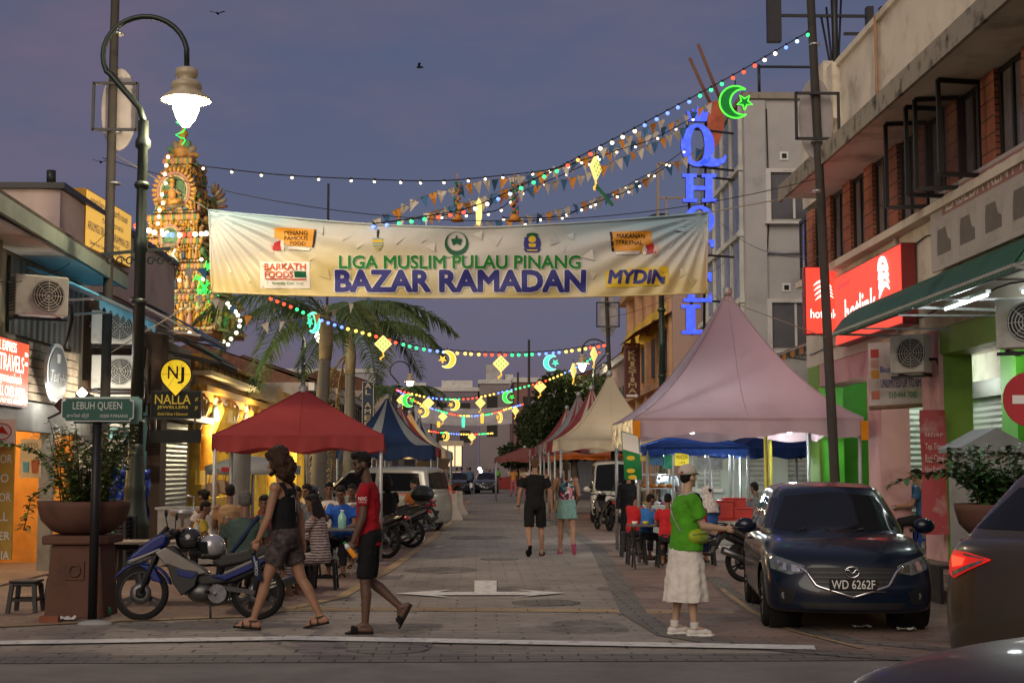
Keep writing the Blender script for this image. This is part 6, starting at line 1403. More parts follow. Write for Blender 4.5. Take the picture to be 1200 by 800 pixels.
# ---------------------------------------------------------------- motorbikes
M_seat=mat('bike_seat',(.022,.022,.022),.55,bump=.2);M_eng=mat('engine_metal',(.10,.10,.105),.4,.7,var=.3,scale=15);M_bsilver=mat('bike_silver',(.11,.105,.10),.3,.5,coat=.5)
def bpaint(n,c):return mat('bike_'+n,c,.35,.0,var=.06,coat=.12,spec=.2)
P_blue=bpaint('blue',(.005,.016,.13));P_blk=bpaint('black',(.014,.014,.016));P_red=bpaint('red',(.30,.012,.016));P_gry=bpaint('grey',(.10,.10,.11))
def motorbike(label,loc,rz,paint,second,topbox=False,lean=6,group='parked motorbikes'):
 t=thing('motorbike',label,'motorbike',loc,0,group);t.rotation_euler=(R(lean),0,rz)
 Mx=Matrix.Rotation(R(90),3,'X');xf,xr,r=1.25,0.0,.29
 for x in(xf,xr):
  mb=MB();w=.04 if x==xf else .05
  mb.lathe([(r*.80,-w*.7),(r*.93,-w),(r,-w*.35),(r,w*.35),(r*.93,w),(r*.80,w*.7)],32,(x,0,r),Mx,cap=False);wh=mb.build('wheel',M_tyre,t)
  mb=MB();mb.lathe([(r*.76,-w*.7),(r*.82,-w*.75),(r*.82,w*.75),(r*.76,w*.7)],32,(x,0,r),Mx,cap=False);mb.lathe([(.02,-.055),(.055,-.05),(.055,.05),(.02,.055)],14,(x,0,r),Mx)
  for k in range(3):
   a=R(90+120*k)
   for da in(-.16,.16):mb.beam((x+.05*cos(a),0,r+.05*sin(a)),(x+r*.78*cos(a+da),0,r+r*.78*sin(a+da)),.03,.03,(0,1,0))
  mb.build('rim',M_plasblk,wh)
  mb=MB();mb.lathe([(.06,-.004),(.115,-.004),(.115,.004),(.06,.004)],24,(x,.055,r),Mx,cap=False);mb.build('brake_disc',M_eng,wh)
 def slab(nm,poly,th_,m,y=0,bev=.018,par=t):
  mb=MB();mb.prism(poly,th_,(0,y,0));return mb.build(nm,m,par,bevel=bev,seg=3)
 arc=lambda cx,cz,r_,a0,a1,n=9:[(cx+r_*cos(R(a0+(a1-a0)*k/n)),cz+r_*sin(R(a0+(a1-a0)*k/n)))for k in range(n+1)]
 slab('front_fender',arc(xf,r,.335,165,35)+[(xf+.30,.44)]+arc(xf,r,.305,40,160),.11,paint,bev=.012)
 slab('fender_wing',[(1.30,.60),(1.12,.58),(1.02,.40),(1.13,.42),(1.22,.55)],.13,paint,bev=.015)
 mb=MB()
 for y in(-.075,.075):mb.tube([(xf,y,r),(1.13,y,.62),(1.03,y,.88)],[.022,.026,.024],8)
 mb.build('fork',M_plasblk,t)
 slab('front_cowl',[(1.42,.62),(1.36,.70),(1.17,.86),(1.05,.93),(.96,.92),(.99,.80),(1.12,.72),(1.24,.66)],.24,paint,bev=.045)
 slab('headlight',[(1.43,.615),(1.33,.66),(1.18,.70),(1.10,.69),(1.20,.63),(1.34,.59)],.20,M_lens,bev=.03)
 slab('cowl_trim',[(1.40,.635),(1.22,.70),(1.05,.77),(1.03,.75),(1.2,.675),(1.34,.615)],.255,M_bsilver,bev=.008)
 slab('visor',[(1.12,.88),(1.0,1.01),(.97,.99),(1.03,.90)],.18,M_glass,bev=.01)
 slab('meter_cover',[(1.05,.92),(.93,.99),(.84,.96),(.90,.88),(.99,.86)],.22,M_plasblk,bev=.03)
 mb=MB();mb.tube([(.90,-.34,.93),(.93,-.22,.95),(.95,0,.90),(.93,.22,.95),(.90,.34,.93)],.016,8);hb_=mb.build('handlebar',M_plasblk,t)
 for y in(-1,1):
  mb=MB();mb.tube([(.915,y*.25,.935),(.895,y*.36,.93)],.022,8);mb.build('grip',M_rubber,hb_)
  mb=MB();mb.tube([(.95,y*.22,.95),(.97,y*.30,1.10)],.007,6);mb.sphere((.96,y*.33,1.13),(.015,.065,.045),10,6);mb.build('mirror',M_plasblk,t)
 for y in(-.13,.13):
  slab('leg_shield',[(1.10,.72),(.98,.78),(.60,.56),(.52,.50),(.70,.47),(.86,.52),(1.0,.60)],.035,second,y,.012)
  slab('side_fairing',[(.98,.62),(.80,.55),(.62,.52),(.66,.36),(.80,.26),(.90,.40)],.04,M_plasblk,y,.012)
  slab('fairing_decal',[(.86,.55),(.64,.50),(.68,.44),(.84,.47)],.05,paint,y,.01)
  slab('tail_cover',[(.50,.47),(.36,.49),(.12,.60),(-.18,.74),(-.36,.80),(-.34,.74),(-.12,.64),(.10,.52),(.34,.42)],.035,paint,y*.95,.012)
  slab('tail_stripe',[(.36,.505),(.12,.615),(-.30,.785),(-.28,.765),(.12,.58),(.34,.485)],.042,M_bsilver,y*.95,.004)
  mb=MB();mb.beam((.02,y*.7,.29),(.48,y*.7,.36),.035,.05);mb.tube([(.02,y*.85,.32),(-.02,y*.85,.62)],.028,8);mb.build('shock_absorber',M_dkmetal,t)
  mb=MB();mb.tube([(.52,y*.8,.30),(.52,y*2.0,.30)],.02,8);mb.build('footpeg',M_rubber,t)
 slab('frame_spine',[(1.02,.78),(.90,.80),(.62,.50),(.30,.48),(-.25,.70),(-.25,.62),(.25,.40),(.60,.36),(.88,.58)],.20,M_plasblk,bev=.03)
 slab('seat',[(.50,.62),(.42,.69),(.24,.715),(.08,.76),(-.14,.81),(-.38,.83),(-.38,.78),(-.1,.70),(.14,.61),(.4,.56)],.25,M_seat,bev=.04)
 mb=MB();mb.sphere((.60,0,.30),(.17,.13,.12),12,8);mb.sphere((.44,0,.28),(.13,.16,.11),12,8);mb.lathe([(.10,-.15),(.11,0),(.09,.15)],16,(.42,0,.28),Mx);mb.box((.70,0,.34),(.18,.12,.10));mb.build('engine',M_eng,t)
 mb=MB();mb.tube([(.66,-.08,.24),(.5,-.13,.17),(.2,-.15,.22),(.02,-.16,.28)],.025,8);mb.tube([(.05,-.16,.27),(-.10,-.165,.33),(-.42,-.17,.46)],[.03,.05,.055],10);mb.build('exhaust',mat('exhaust_metal',(.14,.14,.14),.35,.9),t)
 slab('rear_fender',[(-.30,.74),(-.42,.62),(-.52,.42),(-.49,.42),(-.36,.60),(-.22,.66)],.12,M_plasblk,bev=.01)
 slab('tail_light',[(-.36,.80),(-.43,.77),(-.42,.71),(-.33,.72)],.16,mat('bike_tail_red',(.35,.01,.01),.2,coat=.5),bev=.02)
 mb=MB();mb.box((-.47,0,.55),(.02,.18,.14),Matrix.Rotation(R(-20),3,'Y'));mb.build('number_plate',M_plate,t)
 mb=MB();mb.tube([(.50,.10,.22),(.48,.16,.02)],.014,6);mb.build('side_stand',M_dkmetal,t)
 mb=MB();mb.tube([(-.10,-.14,.78),(-.36,-.13,.84),(-.44,0,.86),(-.36,.13,.84),(-.10,.14,.78)],.012,8);mb.build('grab_rail',M_plasblk,t)
 if topbox:
  mb=MB();mb.sphere((-.36,0,1.10),(.26,.30,.19),20,12)
  for i,v in enumerate(mb.v):
   z=v[2];mb.v[i]=(v[0],v[1],max(z,.94))
  bx_=mb.build('top_box',M_plasblk,t);mb=MB();mb.lathe([(.262,-.012),(.268,0),(.262,.012)],24,(-.36,0,1.06),Matrix.Diagonal((1,1.15,1)));mb.build('lid_seam',M_dkmetal,bx_)
  mb=MB();mb.box((-.36,0,.91),(.3,.2,.06));mb.build('box_rack',M_dkmetal,t)
 return t
bl=G(166,731);mrear=G(300,727)
mb_main=motorbike('blue and silver motorbike parked side on by the near street lamp',(mrear.x,mrear.y+.1,0),R(180+2),P_blue,M_bsilver,False,5)
def helmet(label,loc,m,rz=0,visor=True):
 t=thing('helmet',label,'helmet',loc,rz);mb=MB();mb.sphere((0,0,0),(.145,.125,.135),20,14);mb.v=[(v[0],v[1],max(v[2],-.10))for v in mb.v];mb.build('shell',m,t)
 if visor:
  mb=MB();mb.grid(lambda u,v:(.155*cos(R(-60+120*u))*cos(R(-35+45*v)),.135*sin(R(-60+120*u)),-.10+.13*v+.03),14,6);mb.build('visor',M_glass,t)
 mb=MB();mb.tube([(.12*cos(a),.10*sin(a),-.105)for a in[2*pi*k/20 for k in range(21)]],.014,6);mb.build('rim',M_rubber,t)
 return t
v=P(249,640,mrear.y+.08);helmet('silver grey helmet resting on the seat of the blue motorbike',tuple(v),mat('helmet_silver',(.36,.36,.39),.25,.4,coat=.8,var=.08),R(200))
v=P(222,632,mrear.y+.12);helmet('black helmet hung on the handlebar of the blue motorbike',tuple(v),mat('helmet_black',(.012,.012,.013),.2,coat=.8),R(160))
for(px,py,rz_,pt,sc,tb,l_)in((452,654,158,P_blk,P_gry,False,'grey black motorbike nearest in the row left of the street, tail towards us'),(474,638,160,P_blk,P_blk,True,'black motorbike with a large round top box in the parked row'),(490,627,160,P_red,P_blk,False,'red tailed motorbike third in the parked row'),(500,618,158,P_red,P_blk,False,'red and black motorbike last in the row by the concrete barriers')):
 g=G(px,py);motorbike(l_,(g.x,g.y,0),R(rz_+0),pt,sc,tb,6)
for(px,Y,rz_,pt,l_)in((421,25.2,160,P_blk,'black motorbike half hidden behind the walking man in red'),(482,30.0,165,P_gry,'grey motorbike squeezed between the top box bike and the red tailed bikes'),(440,29.2,158,P_red,'red motorbike deep in the row before the people carrier'),(462,31.8,162,P_blk,'dark motorbike at the back of the parked row')):
 motorbike(l_,(P(px,550,Y).x,Y,0),R(rz_),pt,P_blk,False,6)
g=G(862,682);motorbike('black motorbike with red tail beside the dark blue hatchback',(g.x+.15,g.y+.1,0),R(18),P_blk,P_red,False,-5)
g=G(714,622);motorbike('dark scooter parked in front of the white van, tail towards us',(g.x,g.y,0),R(100),P_blk,P_gry,False,4)
g=G(533,583);motorbike('far motorbike with orange stripe beside the people carrier',(g.x,g.y,0),R(120),bpaint('orange',(.45,.10,.02)),P_blk,False,4)
# ---------------------------------------------------------------- people
SK={n:mat('skin_'+n,c,.55,var=.08,scale=6)for n,c in(('tan',(.30,.155,.095)),('brown',(.165,.080,.048)),('dark',(.095,.048,.030)),('fair',(.40,.235,.165)),('light',(.44,.29,.20)))}
M_hairb=mat('hair_black',(.012,.010,.009),.6,var=.4,scale=30,bump=.8,bscale=90);M_hairg=mat('hair_grey',(.11,.105,.10),.7,var=.4,scale=40,bump=.6,bscale=90);M_hairbr=mat('hair_brown',(.045,.026,.016),.6,var=.4,scale=30,bump=.8,bscale=90);M_hairlt=mat('hair_light_brown',(.12,.065,.035),.6,var=.3,scale=30,bump=.6,bscale=90)
M_eye=mat('eye_dark',(.02,.015,.012),.3,var=0)
_wr=bpy.data.textures.new('wrinkle','CLOUDS');_wr.noise_scale=.13;_wr.noise_depth=2
_curl=bpy.data.textures.new('curl','CLOUDS');_curl.noise_scale=.035;_curl.noise_depth=1
def cloth(name,c,var=.16,scale=5,**k):return mat('cloth_'+name,c,.85,var=var,scale=scale,bump=.25,bscale=14,**k)
def remesh(o,vox,smooth=3,wr=0,tex=None,fac=.5):
 m=o.modifiers.new('remesh','REMESH');m.mode='VOXEL';m.voxel_size=vox;m.use_smooth_shade=True
 s=o.modifiers.new('smooth','SMOOTH');s.iterations=smooth;s.factor=fac
 if wr:
  d=o.modifiers.new('folds','DISPLACE');d.texture=tex or _wr;d.strength=wr;d.mid_level=.5;d.texture_coords='LOCAL'
 return o
class Person:
 def __init__(s,label,loc,rz,H=1.72,b=1.0,skin='tan',vox=.008,group=None,**p):
  s.t=thing('person',label,'person',(loc[0],loc[1],0),rz,group);s.H=H;s.vox=vox;s.b=b;s.p=p;s.skin=SK[skin]
  k=H/1.75;s.k=k;g=lambda n,d=0.0:p.get(n,d)
  s.lean=R(g('lean',2));s.twist=R(g('twist',0))
  TH,SH,FO=.43*k,.42*k,.25*k
  s.J=J={}
  hip=Vector((0,0,0))
  for sd,sx in(('l',-1),('r',1)):
   f,kn,ab,fp=R(g('h'+sd)),R(g('k'+sd,4)),R(g('a'+sd,3)),R(g('f'+sd,0))
   h=hip+Vector((sx*.092*k*b,0,-.02*k));d=Vector((sx*sin(ab),sin(f),-cos(f))).normalized()
   n=h+d*TH;d2=Vector((sx*sin(ab)*.4,sin(f-kn),-cos(f-kn))).normalized();a=n+d2*SH
   fd=Vector((sx*.12,cos(fp),sin(fp))).normalized();up=Vector((0,-sin(fp),cos(fp)))
   J['h'+sd],J['n'+sd],J['a'+sd]=h,n,a;J['heel'+sd]=a-fd*.055*k-up*.055*k;J['toe'+sd]=a+fd*.17*k-up*.062*k;J['up'+sd]=up;J['fd'+sd]=fd
  T=Matrix.Rotation(-s.lean,3,'X')@Matrix.Rotation(s.twist,3,'Z');s.T=T
  J['pelvis']=hip;J['neck']=hip+T@Vector((0,.0,.555*k));
  hd=Matrix.Rotation(R(g('hyaw')),3,'Z')@Matrix.Rotation(R(g('hpitch'))-s.lean*.4,3,'X')@Matrix.Rotation(R(g('hroll')),3,'Y');s.HD=hd
  J['head']=J['neck']+(T@Vector((0,.015,.07))+hd@Vector((0,.02,.125)))*k
  for sd,sx in(('l',-1),('r',1)):
   sh=hip+T@Vector((sx*.185*k*b,0,.50*k));f,ab,e,inn=R(g('s'+sd)),R(g('sa'+sd,9)),R(g('e'+sd,12)),R(g('in'+sd,0))
   d=Vector((sx*sin(ab),sin(f)*cos(ab),-cos(f)*cos(ab)));el=sh+(T@d)*.30*k
   d2=Vector((-sx*sin(inn)+sx*sin(ab)*.4,sin(f+e)*cos(inn),-cos(f+e)*cos(inn))).normalized();wr=el+(T@d2)*.255*k
   J['s'+sd],J['e'+sd],J['w'+sd]=sh,el,wr;J['hd'+sd]=(T@d2)
  gz=p.get('seat')
  if gz is not None:dz=gz+.11*k
  else:dz=-min(min(J['heel'+sd].z,J['toe'+sd].z)for sd in 'lr')+.035*k
  dz+=g('dz')
  for n_ in J:
   if n_[:2]not in('up','fd','hd'):J[n_]=J[n_]+Vector((0,0,dz))
  s.body()
 def W(s,v):return Matrix.Rotation(s.t.rotation_euler.z,3,'Z')@Vector(v)+Vector(s.t.location)
 def body(s):
  J,k,b,T,H_=s.J,s.k,s.b,s.T,s.HD;mb=MB();pl=J['pelvis']
  mb.eloft([(0,0,-.10*k,.10*k*b,.09*k*b),(0,0,-.03*k,.158*k*b,.115*k*b),(0,0,.07*k,.150*k*b,.11*k*b),(0,0,.17*k,.130*k*b,.10*k*b),(0,.01*k,.30*k,.150*k*b,.112*k*b),(0,.01*k,.42*k,.165*k*b,.115*k*b),(0,0,.49*k,.150*k*b,.09*k*b),(0,0,.535*k,.085*k,.065*k)],T,pl)
  mb.capsule(J['neck']-T@Vector((0,0,.05)),J['head']-H_@Vector((0,.01,.05))*k,.056*k,.052*k)
  hc=J['head'];hk=k*1.0
  mb.sphere(hc+H_@Vector((0,-.008,.025))*hk,(.074*hk,.092*hk,.092*hk),16,12,H_);mb.sphere(hc+H_@Vector((0,.022,-.052))*hk,(.054*hk,.062*hk,.062*hk),14,10,H_)
  mb.capsule(hc+H_@Vector((0,.082,.012))*hk,hc+H_@Vector((0,.100,-.028))*hk,.011*hk,.015*hk,8)
  mb.sphere(hc+H_@Vector((0,.078,-.063))*hk,(.026*hk,.014*hk,.011*hk),10,6,H_);mb.sphere(hc+H_@Vector((0,.075,-.098))*hk,(.024*hk,.02*hk,.018*hk),10,6,H_)
  mb.sphere(hc+H_@Vector((0,.078,.034))*hk,(.05*hk,.018*hk,.012*hk),10,6,H_)
  for sx in(-1,1):
   mb.sphere(hc+H_@Vector((sx*.075,-.008,-.012))*hk,(.014*hk,.024*hk,.036*hk),8,6,H_);mb.sphere(hc+H_@Vector((sx*.042,.052,-.022))*hk,(.026*hk,.022*hk,.026*hk),8,6,H_)
  for sd,sx in(('l',-1),('r',1)):
   sh,el,wr,d=J['s'+sd],J['e'+sd],J['w'+sd],J['hd'+sd]
   mb.sphere(sh,.062*k*b,12,8);mb.capsule(sh,el,.052*k*b,.040*k);mb.capsule(el,el.lerp(wr,.35),.040*k,.041*k);mb.capsule(el.lerp(wr,.3),wr,.041*k,.027*k)
   side=d.cross(T@Vector((sx,0,0)));side=side.normalized()if side.length>.1 else Vector((0,1,0));nrm=d.cross(side).normalized()*(1 if sx>0 else 1)
   inw=(T@Vector((-sx,0,0)));inw=(inw-d*inw.dot(d)).normalized();fwd=d.cross(inw);fwd=fwd if(T@Vector((0,1,0))).dot(fwd)>-.2 else-fwd;fwd=fwd.normalized()
   if s.p.get('palm'+sd)=='up':inw,fwd=fwd*1.0,-inw
   mb.sphere(wr+d*.05*k,(.001,.001,.001));Mh=Matrix((fwd,inw,d)).transposed()
   mb.sphere(wr+d*.048*k,(.040*k,.019*k,.052*k),12,8,Mh)
   curl=s.p.get('grip'+sd,.35)
   for i in range(4):
    base=wr+d*.088*k+fwd*(.030-.020*i)*k;l=(.034,.039,.037,.029)[i]*k;dd=d;p0=base-dd*.02*k
    for seg in range(3):
     a=curl*(.5+.45*seg);dd=(dd*cos(a)+inw*sin(a)).normalized();p1=p0+dd*l*(1,.75,.6)[seg];mb.capsule(p0,p1,.0098*k,.0088*k,8);p0=p1
   p0=wr+d*.02*k+fwd*.028*k;dd=(d*.7+fwd*.62+inw*.35).normalized();p1=p0+dd*.045*k;p2=p1+(dd+d*.5+inw*curl).normalized()*.034*k;mb.capsule(p0,p1,.0125*k,.011*k,8);mb.capsule(p1,p2,.011*k,.0095*k,8)
   h,n,a=J['h'+sd],J['n'+sd],J['a'+sd]
   bk=-(n-h).normalized().cross(Vector((1,0,0)))if True else 0
   mb.capsule(h,n,.086*k*b,.056*k);mb.sphere(n,.056*k,12,8);sh_d=(a-n).normalized();back=sh_d.cross(Vector((1,0,0))).normalized();back=back if back.y<0 else-back
   mb.capsule(n,n.lerp(a,.32)+back*.012,.052*k,.057*k);mb.capsule(n.lerp(a,.3)+back*.012,a,.056*k,.034*k)
   fd,up=J['fd'+sd],J['up'+sd];mb.capsule(a,J['heel'+sd],.036*k,.032*k);mb.capsule(J['heel'+sd],a+fd*.10*k-up*.05*k,.032*k,.034*k);mb.capsule(a,a+fd*.12*k-up*.05*k,.036*k,.028*k)
   lat=fd.cross(up);
   for i in range(5):q=a+fd*(.115-.006*abs(i-1.0))*k-up*.066*k+lat*(i-2)*.017*k*(1);mb.capsule(q,q+fd*(.055-.006*i)*k,.013*k,.010*k,8)
  o=mb.build('body',s.skin,s.t);remesh(o,s.vox,2,fac=.35)
  mb=MB()
  for sx in(-1,1):mb.sphere(hc+H_@Vector((sx*.031,.0765,.010))*hk,(.0125*hk,.008*hk,.007*hk),8,6,H_)
  mb.build('eyes',M_eye,s.t);mb=MB()
  for sx in(-1,1):mb.capsule(hc+H_@Vector((sx*.016,.090,.032))*hk,hc+H_@Vector((sx*.05,.072,.034))*hk,.005,.004,6)
  mb.build('eyebrows',M_hairb,s.t)
 def part(s,name,mb,m,vox=None,wr=.02,smooth=4,tex=None):return remesh(mb.build(name,m,s.t),vox or max(s.vox,.011),smooth,wr,tex)
 def shirt(s,m,hem=-.06,sleeve=.55,loose=1.18,name='shirt',wr=.042):
  J,k,b,T=s.J,s.k,s.b,s.T;mb=MB();l=loose*b
  zs=[hem,.06,.17,.30,.42,.49,.525,.545];rx=[.162,.155,.145,.155,.172,.165,.12,.08];ry=[.120,.116,.112,.118,.118,.098,.08,.065]
  mb.eloft([(0,.005,z*k,x*k*l,y*k*l)for z,x,y in zip(zs,rx,ry)],T,J['pelvis'])
  if sleeve:
   for sd in 'lr':
    sh,el,wr_=J['s'+sd],J['e'+sd],J['w'+sd]
    if sleeve<=1:mb.capsule(sh,sh.lerp(el,sleeve),.055*k*l,.062*k*l,14,2)
    else:mb.capsule(sh,el,.056*k*l,.054*k*l,14);mb.capsule(el,el.lerp(wr_,sleeve-1),.054*k*l,.046*k*l,14,2)
  o=s.part(name,mb,m,wr=wr);return o
 def tank(s,m,hem=-.08,loose=1.12):
  J,k,b,T=s.J,s.k,s.b,s.T;mb=MB();l=loose*b
  mb.eloft([(0,.005,z*k,x*k*l,y*k*l)for z,x,y in((hem,.165,.125),(.06,.155,.118),(.17,.146,.113),(.30,.150,.12),(.38,.150,.12),(.43,.128,.112),(.49,.10,.094))],T,J['pelvis'])
  for sx in(-1,1):
   mb.tube([J['pelvis']+T@Vector((sx*.085*k,.095*k,.42*k)),J['pelvis']+T@Vector((sx*.105*k,.05*k,.535*k)),J['pelvis']+T@Vector((sx*.10*k,-.05*k,.535*k)),J['pelvis']+T@Vector((sx*.085*k,-.095*k,.42*k))],.026*k,8)
  return s.part('vest',mb,m,wr=.02)
 def legs(s,m,upto=1.0,loose=1.2,flare=1.0,name='trousers',wr=.025):
  J,k,b,T=s.J,s.k,s.b,s.T;mb=MB();l=loose*b
  mb.eloft([(0,0,z*k,x*k*l,y*k*l)for z,x,y in((-.12,.10,.10),(-.05,.158,.118),(.02,.160,.118),(.09,.145,.108))],T,J['pelvis'])
  for sd in 'lr':
   h,n,a=J['h'+sd],J['n'+sd],J['a'+sd]
   if upto<=1:mb.capsule(h,h.lerp(n,upto),.090*k*l,(.090-.022*upto)*k*l*flare,16,2)
   else:
    mb.capsule(h,n,.090*k*l,.066*k*l*flare,16);mb.capsule(n,n.lerp(a,upto-1),.066*k*l*flare,(.066-.012*(upto-1))*k*l*flare,16,2)
  return s.part(name,mb,m,wr=wr)
 def skirt(s,m,z1,rx,ry,z0=.10,y1=.0,name='skirt',wr=.03,fold=0):
  J,k=s.J,s.k;mb=MB();pl=J['pelvis'];rings=[]
  for i in range(13):
   u=i/12;z=z0+(z1-z0)*u;ax=.172*s.b+(rx-.172*s.b)*min(1,u*1.1)**.8;ay=.132*s.b+(ry-.132*s.b)*u**.9
   rings.append([pl+Vector((ax*k*cos(a)*(1+fold*u*sin(a*9)),y1*u*k+ay*k*sin(a)*(1+fold*u*sin(a*9)),z*k))for a in[2*pi*j/48 for j in range(48)]])
  mb.ring_loft(rings);return s.part(name,mb,m,wr=wr,smooth=2)
 def hair(s,m,kind='short',wr=.02,vox=None):
  H_,k=s.HD,s.k;c=s.J['head'];mb=MB();q=lambda x,y,z:c+H_@Vector((x,y,z))*k
  mb.sphere(q(0,-.018,.042),(.082*k,.092*k,.088*k),16,12,H_)
  if kind=='short':mb.sphere(q(0,.015,.082),(.068*k,.072*k,.045*k),12,8,H_);mb.sphere(q(0,-.052,-.005),(.066*k,.052*k,.065*k),12,8,H_)
  if kind=='quiff':mb.sphere(q(0,.035,.098),(.068*k,.065*k,.045*k),12,8,H_);mb.sphere(q(0,-.052,.0),(.062*k,.048*k,.06*k),12,8,H_)
  if kind=='shaggy':
   for(x,y,z,r)in((0,-.02,.08,.112),(.06,-.03,-.0,.085),(-.06,-.03,-.0,.085),(.055,-.06,-.10,.08),(-.055,-.06,-.10,.08),(0,-.09,-.05,.10),(0,-.08,-.14,.08),(.07,-.02,.02,.07),(-.07,-.02,.02,.07),(0,-.07,.0,.095),(.065,-.05,-.08,.065),(-.065,-.05,-.08,.065),(0,-.085,-.09,.085),(0,-.07,-.15,.065),(.07,.03,-.03,.045),(-.07,.03,-.03,.045),(0,.06,.095,.06),(.05,-.07,-.14,.05),(-.05,-.07,-.14,.05)):mb.sphere(q(x,y,z),r*k,12,8)
  if kind in('long','pony','bun'):mb.sphere(q(0,.01,.075),(.076*k,.082*k,.055*k),12,8,H_);mb.sphere(q(0,-.05,-.0),(.074*k,.056*k,.075*k),12,8,H_)
  if kind=='long':
   for sx in(-1,0,1):mb.tube([q(sx*.06,-.05,.02),q(sx*.08,-.06,-.10),q(sx*.09,-.07,-.22),q(sx*.07,-.06,-.30)],[.05*k,.06*k,.055*k,.02*k],10)
  if kind=='pony':mb.tube([q(0,-.10,.02),q(0,-.135,-.03),q(.0,-.12,-.15),q(.0,-.10,-.26),q(0,-.09,-.33)],[.03*k,.038*k,.036*k,.03*k,.012*k],10)
  if kind=='bun':mb.sphere(q(0,-.12,.04),.045*k,10,8)
  return s.part('hair',mb,m,vox or .009,wr,2,_curl)
 def beard(s,m):
  H_,k=s.HD,s.k;c=s.J['head'];mb=MB();q=lambda x,y,z:c+H_@Vector((x,y,z))*k
  mb.tube([q(-.068,.0,-.035),q(-.055,.04,-.085),q(-.02,.078,-.105),q(.02,.078,-.105),q(.055,.04,-.085),q(.068,.0,-.035)],[.012,.020,.024,.024,.020,.012],8);return s.part('beard',mb,m,.007,.006,1,_curl)
 def shoes(s,m,kind='slipper',m2=None):
  J,k=s.J,s.k
  for sd in 'lr':
   a,fd,up=J['a'+sd],J['fd'+sd],J['up'+sd];lat=fd.cross(up);mb=MB();c0=a-up*.088*k
   sole=[(-.085,.0),(-.075,.034),(.0,.036),(.10,.048),(.17,.042),(.205,.012),(.20,-.015),(.16,-.04),(.10,-.046),(.0,-.034),(-.075,-.034)]
   if kind in('slipper','sandal'):
    mb.prism([(p[0]*k,p[1]*k)for p in sole],.018*k,c0,fd,lat,up);o=mb.build(kind,m,s.t);mb=MB()
    xs=(.085,.11,.13)if kind=='slipper' else(.10,.02)
    for x in xs:mb.tube([c0+fd*x*k+lat*.05*k*cos(t_)+up*(.005+.062*sin(t_))*k for t_ in[pi*j/10 for j in range(11)]],.013*k if kind=='slipper' else .008*k,6)
    if kind=='sandal':mb.tube([a+(fd*cos(t_)*.048+lat*sin(t_)*.044)*k-up*.012 for t_ in[2*pi*j/16 for j in range(17)]],.008*k,6);mb.tube([c0+fd*.10*k+up*.065*k,a+fd*.045*k-up*.012],.008*k,6)
    mb.build('strap',m2 or m,o)
   else:
    mb.capsule(J['heel'+sd]+fd*.01,a+fd*.12*k-up*.055*k,.044*k,.042*k);mb.capsule(a+fd*.08*k-up*.055*k,a+fd*.16*k-up*.062*k,.042*k,.034*k);mb.capsule(a-up*.055*k,a+up*.01,.046*k,.044*k);o=s.part(kind,mb,m,.010,.004,2)
    mb=MB();mb.prism([(p[0]*k*1.06,p[1]*k*1.08)for p in sole],.03*k,c0+up*.002,fd,lat,up);mb.build('sole',m2 or M_white,o,bevel=.008)
# ---------------------------------------------------------------- awnings and air conditioners
M_galvsheet=corrug('green_corrugated',(.030,.105,.060),.10,'Y',0,.5)
def awning(label,x0,z0,x1,z1,y0,y1,m,curve=.0,valance=0,frame=M_galv,name='awning',stripes=None):
 """from the wall (x0,z0) out to the street edge (x1,z1)"""
 t=thing(name,label,'awning',(x0,(y0+y1)/2,z0))
 def f(u,v):
  a=u;z=z0+(z1-z0)*(a**(1+curve*2));return(x0+(x1-x0)*u-x0,y0+(y1-y0)*v-(y0+y1)/2,z-z0)
 mb=MB();nv=40 if stripes else 2;mb.grid(f,10,nv)
 if stripes:
  for i in range(len(mb.mi)):mb.mi[i]=(i//10*8//nv)%2
 mb.grid(lambda u,v:Vector(f(u,v))-Vector((0,0,.02)),10,nv);mb.build('sheet',stripes or m,t)
 if valance:
  mb=MB();mb.grid(lambda u,v:(x1-x0+.004*sin(40*u),y0+(y1-y0)*u-(y0+y1)/2,z1-z0-valance*v*(1+.2*sin(u*60))),40,2)
  if stripes:
   for i in range(len(mb.mi)):mb.mi[i]=(i%40*8//40)%2
  mb.build('valance',stripes or m,t)
 mb=MB()
 for yy in(y0+.08,(y0+y1)/2,y1-.08):
  yl=yy-(y0+y1)/2;mb.beam((0,yl,-.55 if abs(x1-x0)<2 else-.3),(x1-x0,yl,z1-z0-.05),.035);mb.beam((0,yl,-.05),(x1-x0,yl,z1-z0-.04),.03)
 mb.beam((x1-x0,y0-(y0+y1)/2,z1-z0-.04),(x1-x0,y1-(y0+y1)/2,z1-z0-.04),.035);mb.build('frame',frame,t);return t
M_brcor=corrug('brown_corrugated',(.10,.055,.045),.12,'Y',0,.6)
M_bluecor=mat('blue_sheet',(.22,.48,.62),.35,var=.2,scale=1)
translucent(M_bluecor,.75,(.22,.70,1))
M_dkblue=mat('dark_blue_tarp',(.05,.12,.26),.6,var=.2)
awning('brown corrugated awning drooping over the corner shop',-6.95,4.80,-6.1,4.45,25.6,28.4,M_brcor,.8)
awning('pale blue translucent sheet awning above the stacked air conditioners',-6.9,4.72,-5.75,4.28,21.7,25.5,M_bluecor,.1,.20)
awning('dark blue tarp awning sloping out beside the near street lamp',-7.0,5.1,-5.55,4.35,28.6,31.6,M_dkblue,.1,.12)
awning('grey black slanted awning edge below the temple tower',-7.3,4.9,-5.7,4.05,31.8,34.0,mat('black_tarp',(.03,.03,.035),.6,var=.3),.1,.15)
M_so=mat('stripe_orange',(.62,.28,.04),.7);M_sc=mat('stripe_cream',(.68,.55,.32),.7)
awning('orange and cream striped awning by the yellow temple front',-7.2,3.35,-6.1,3.05,48.0,53,None,.1,.32,stripes=[M_so,M_sc])
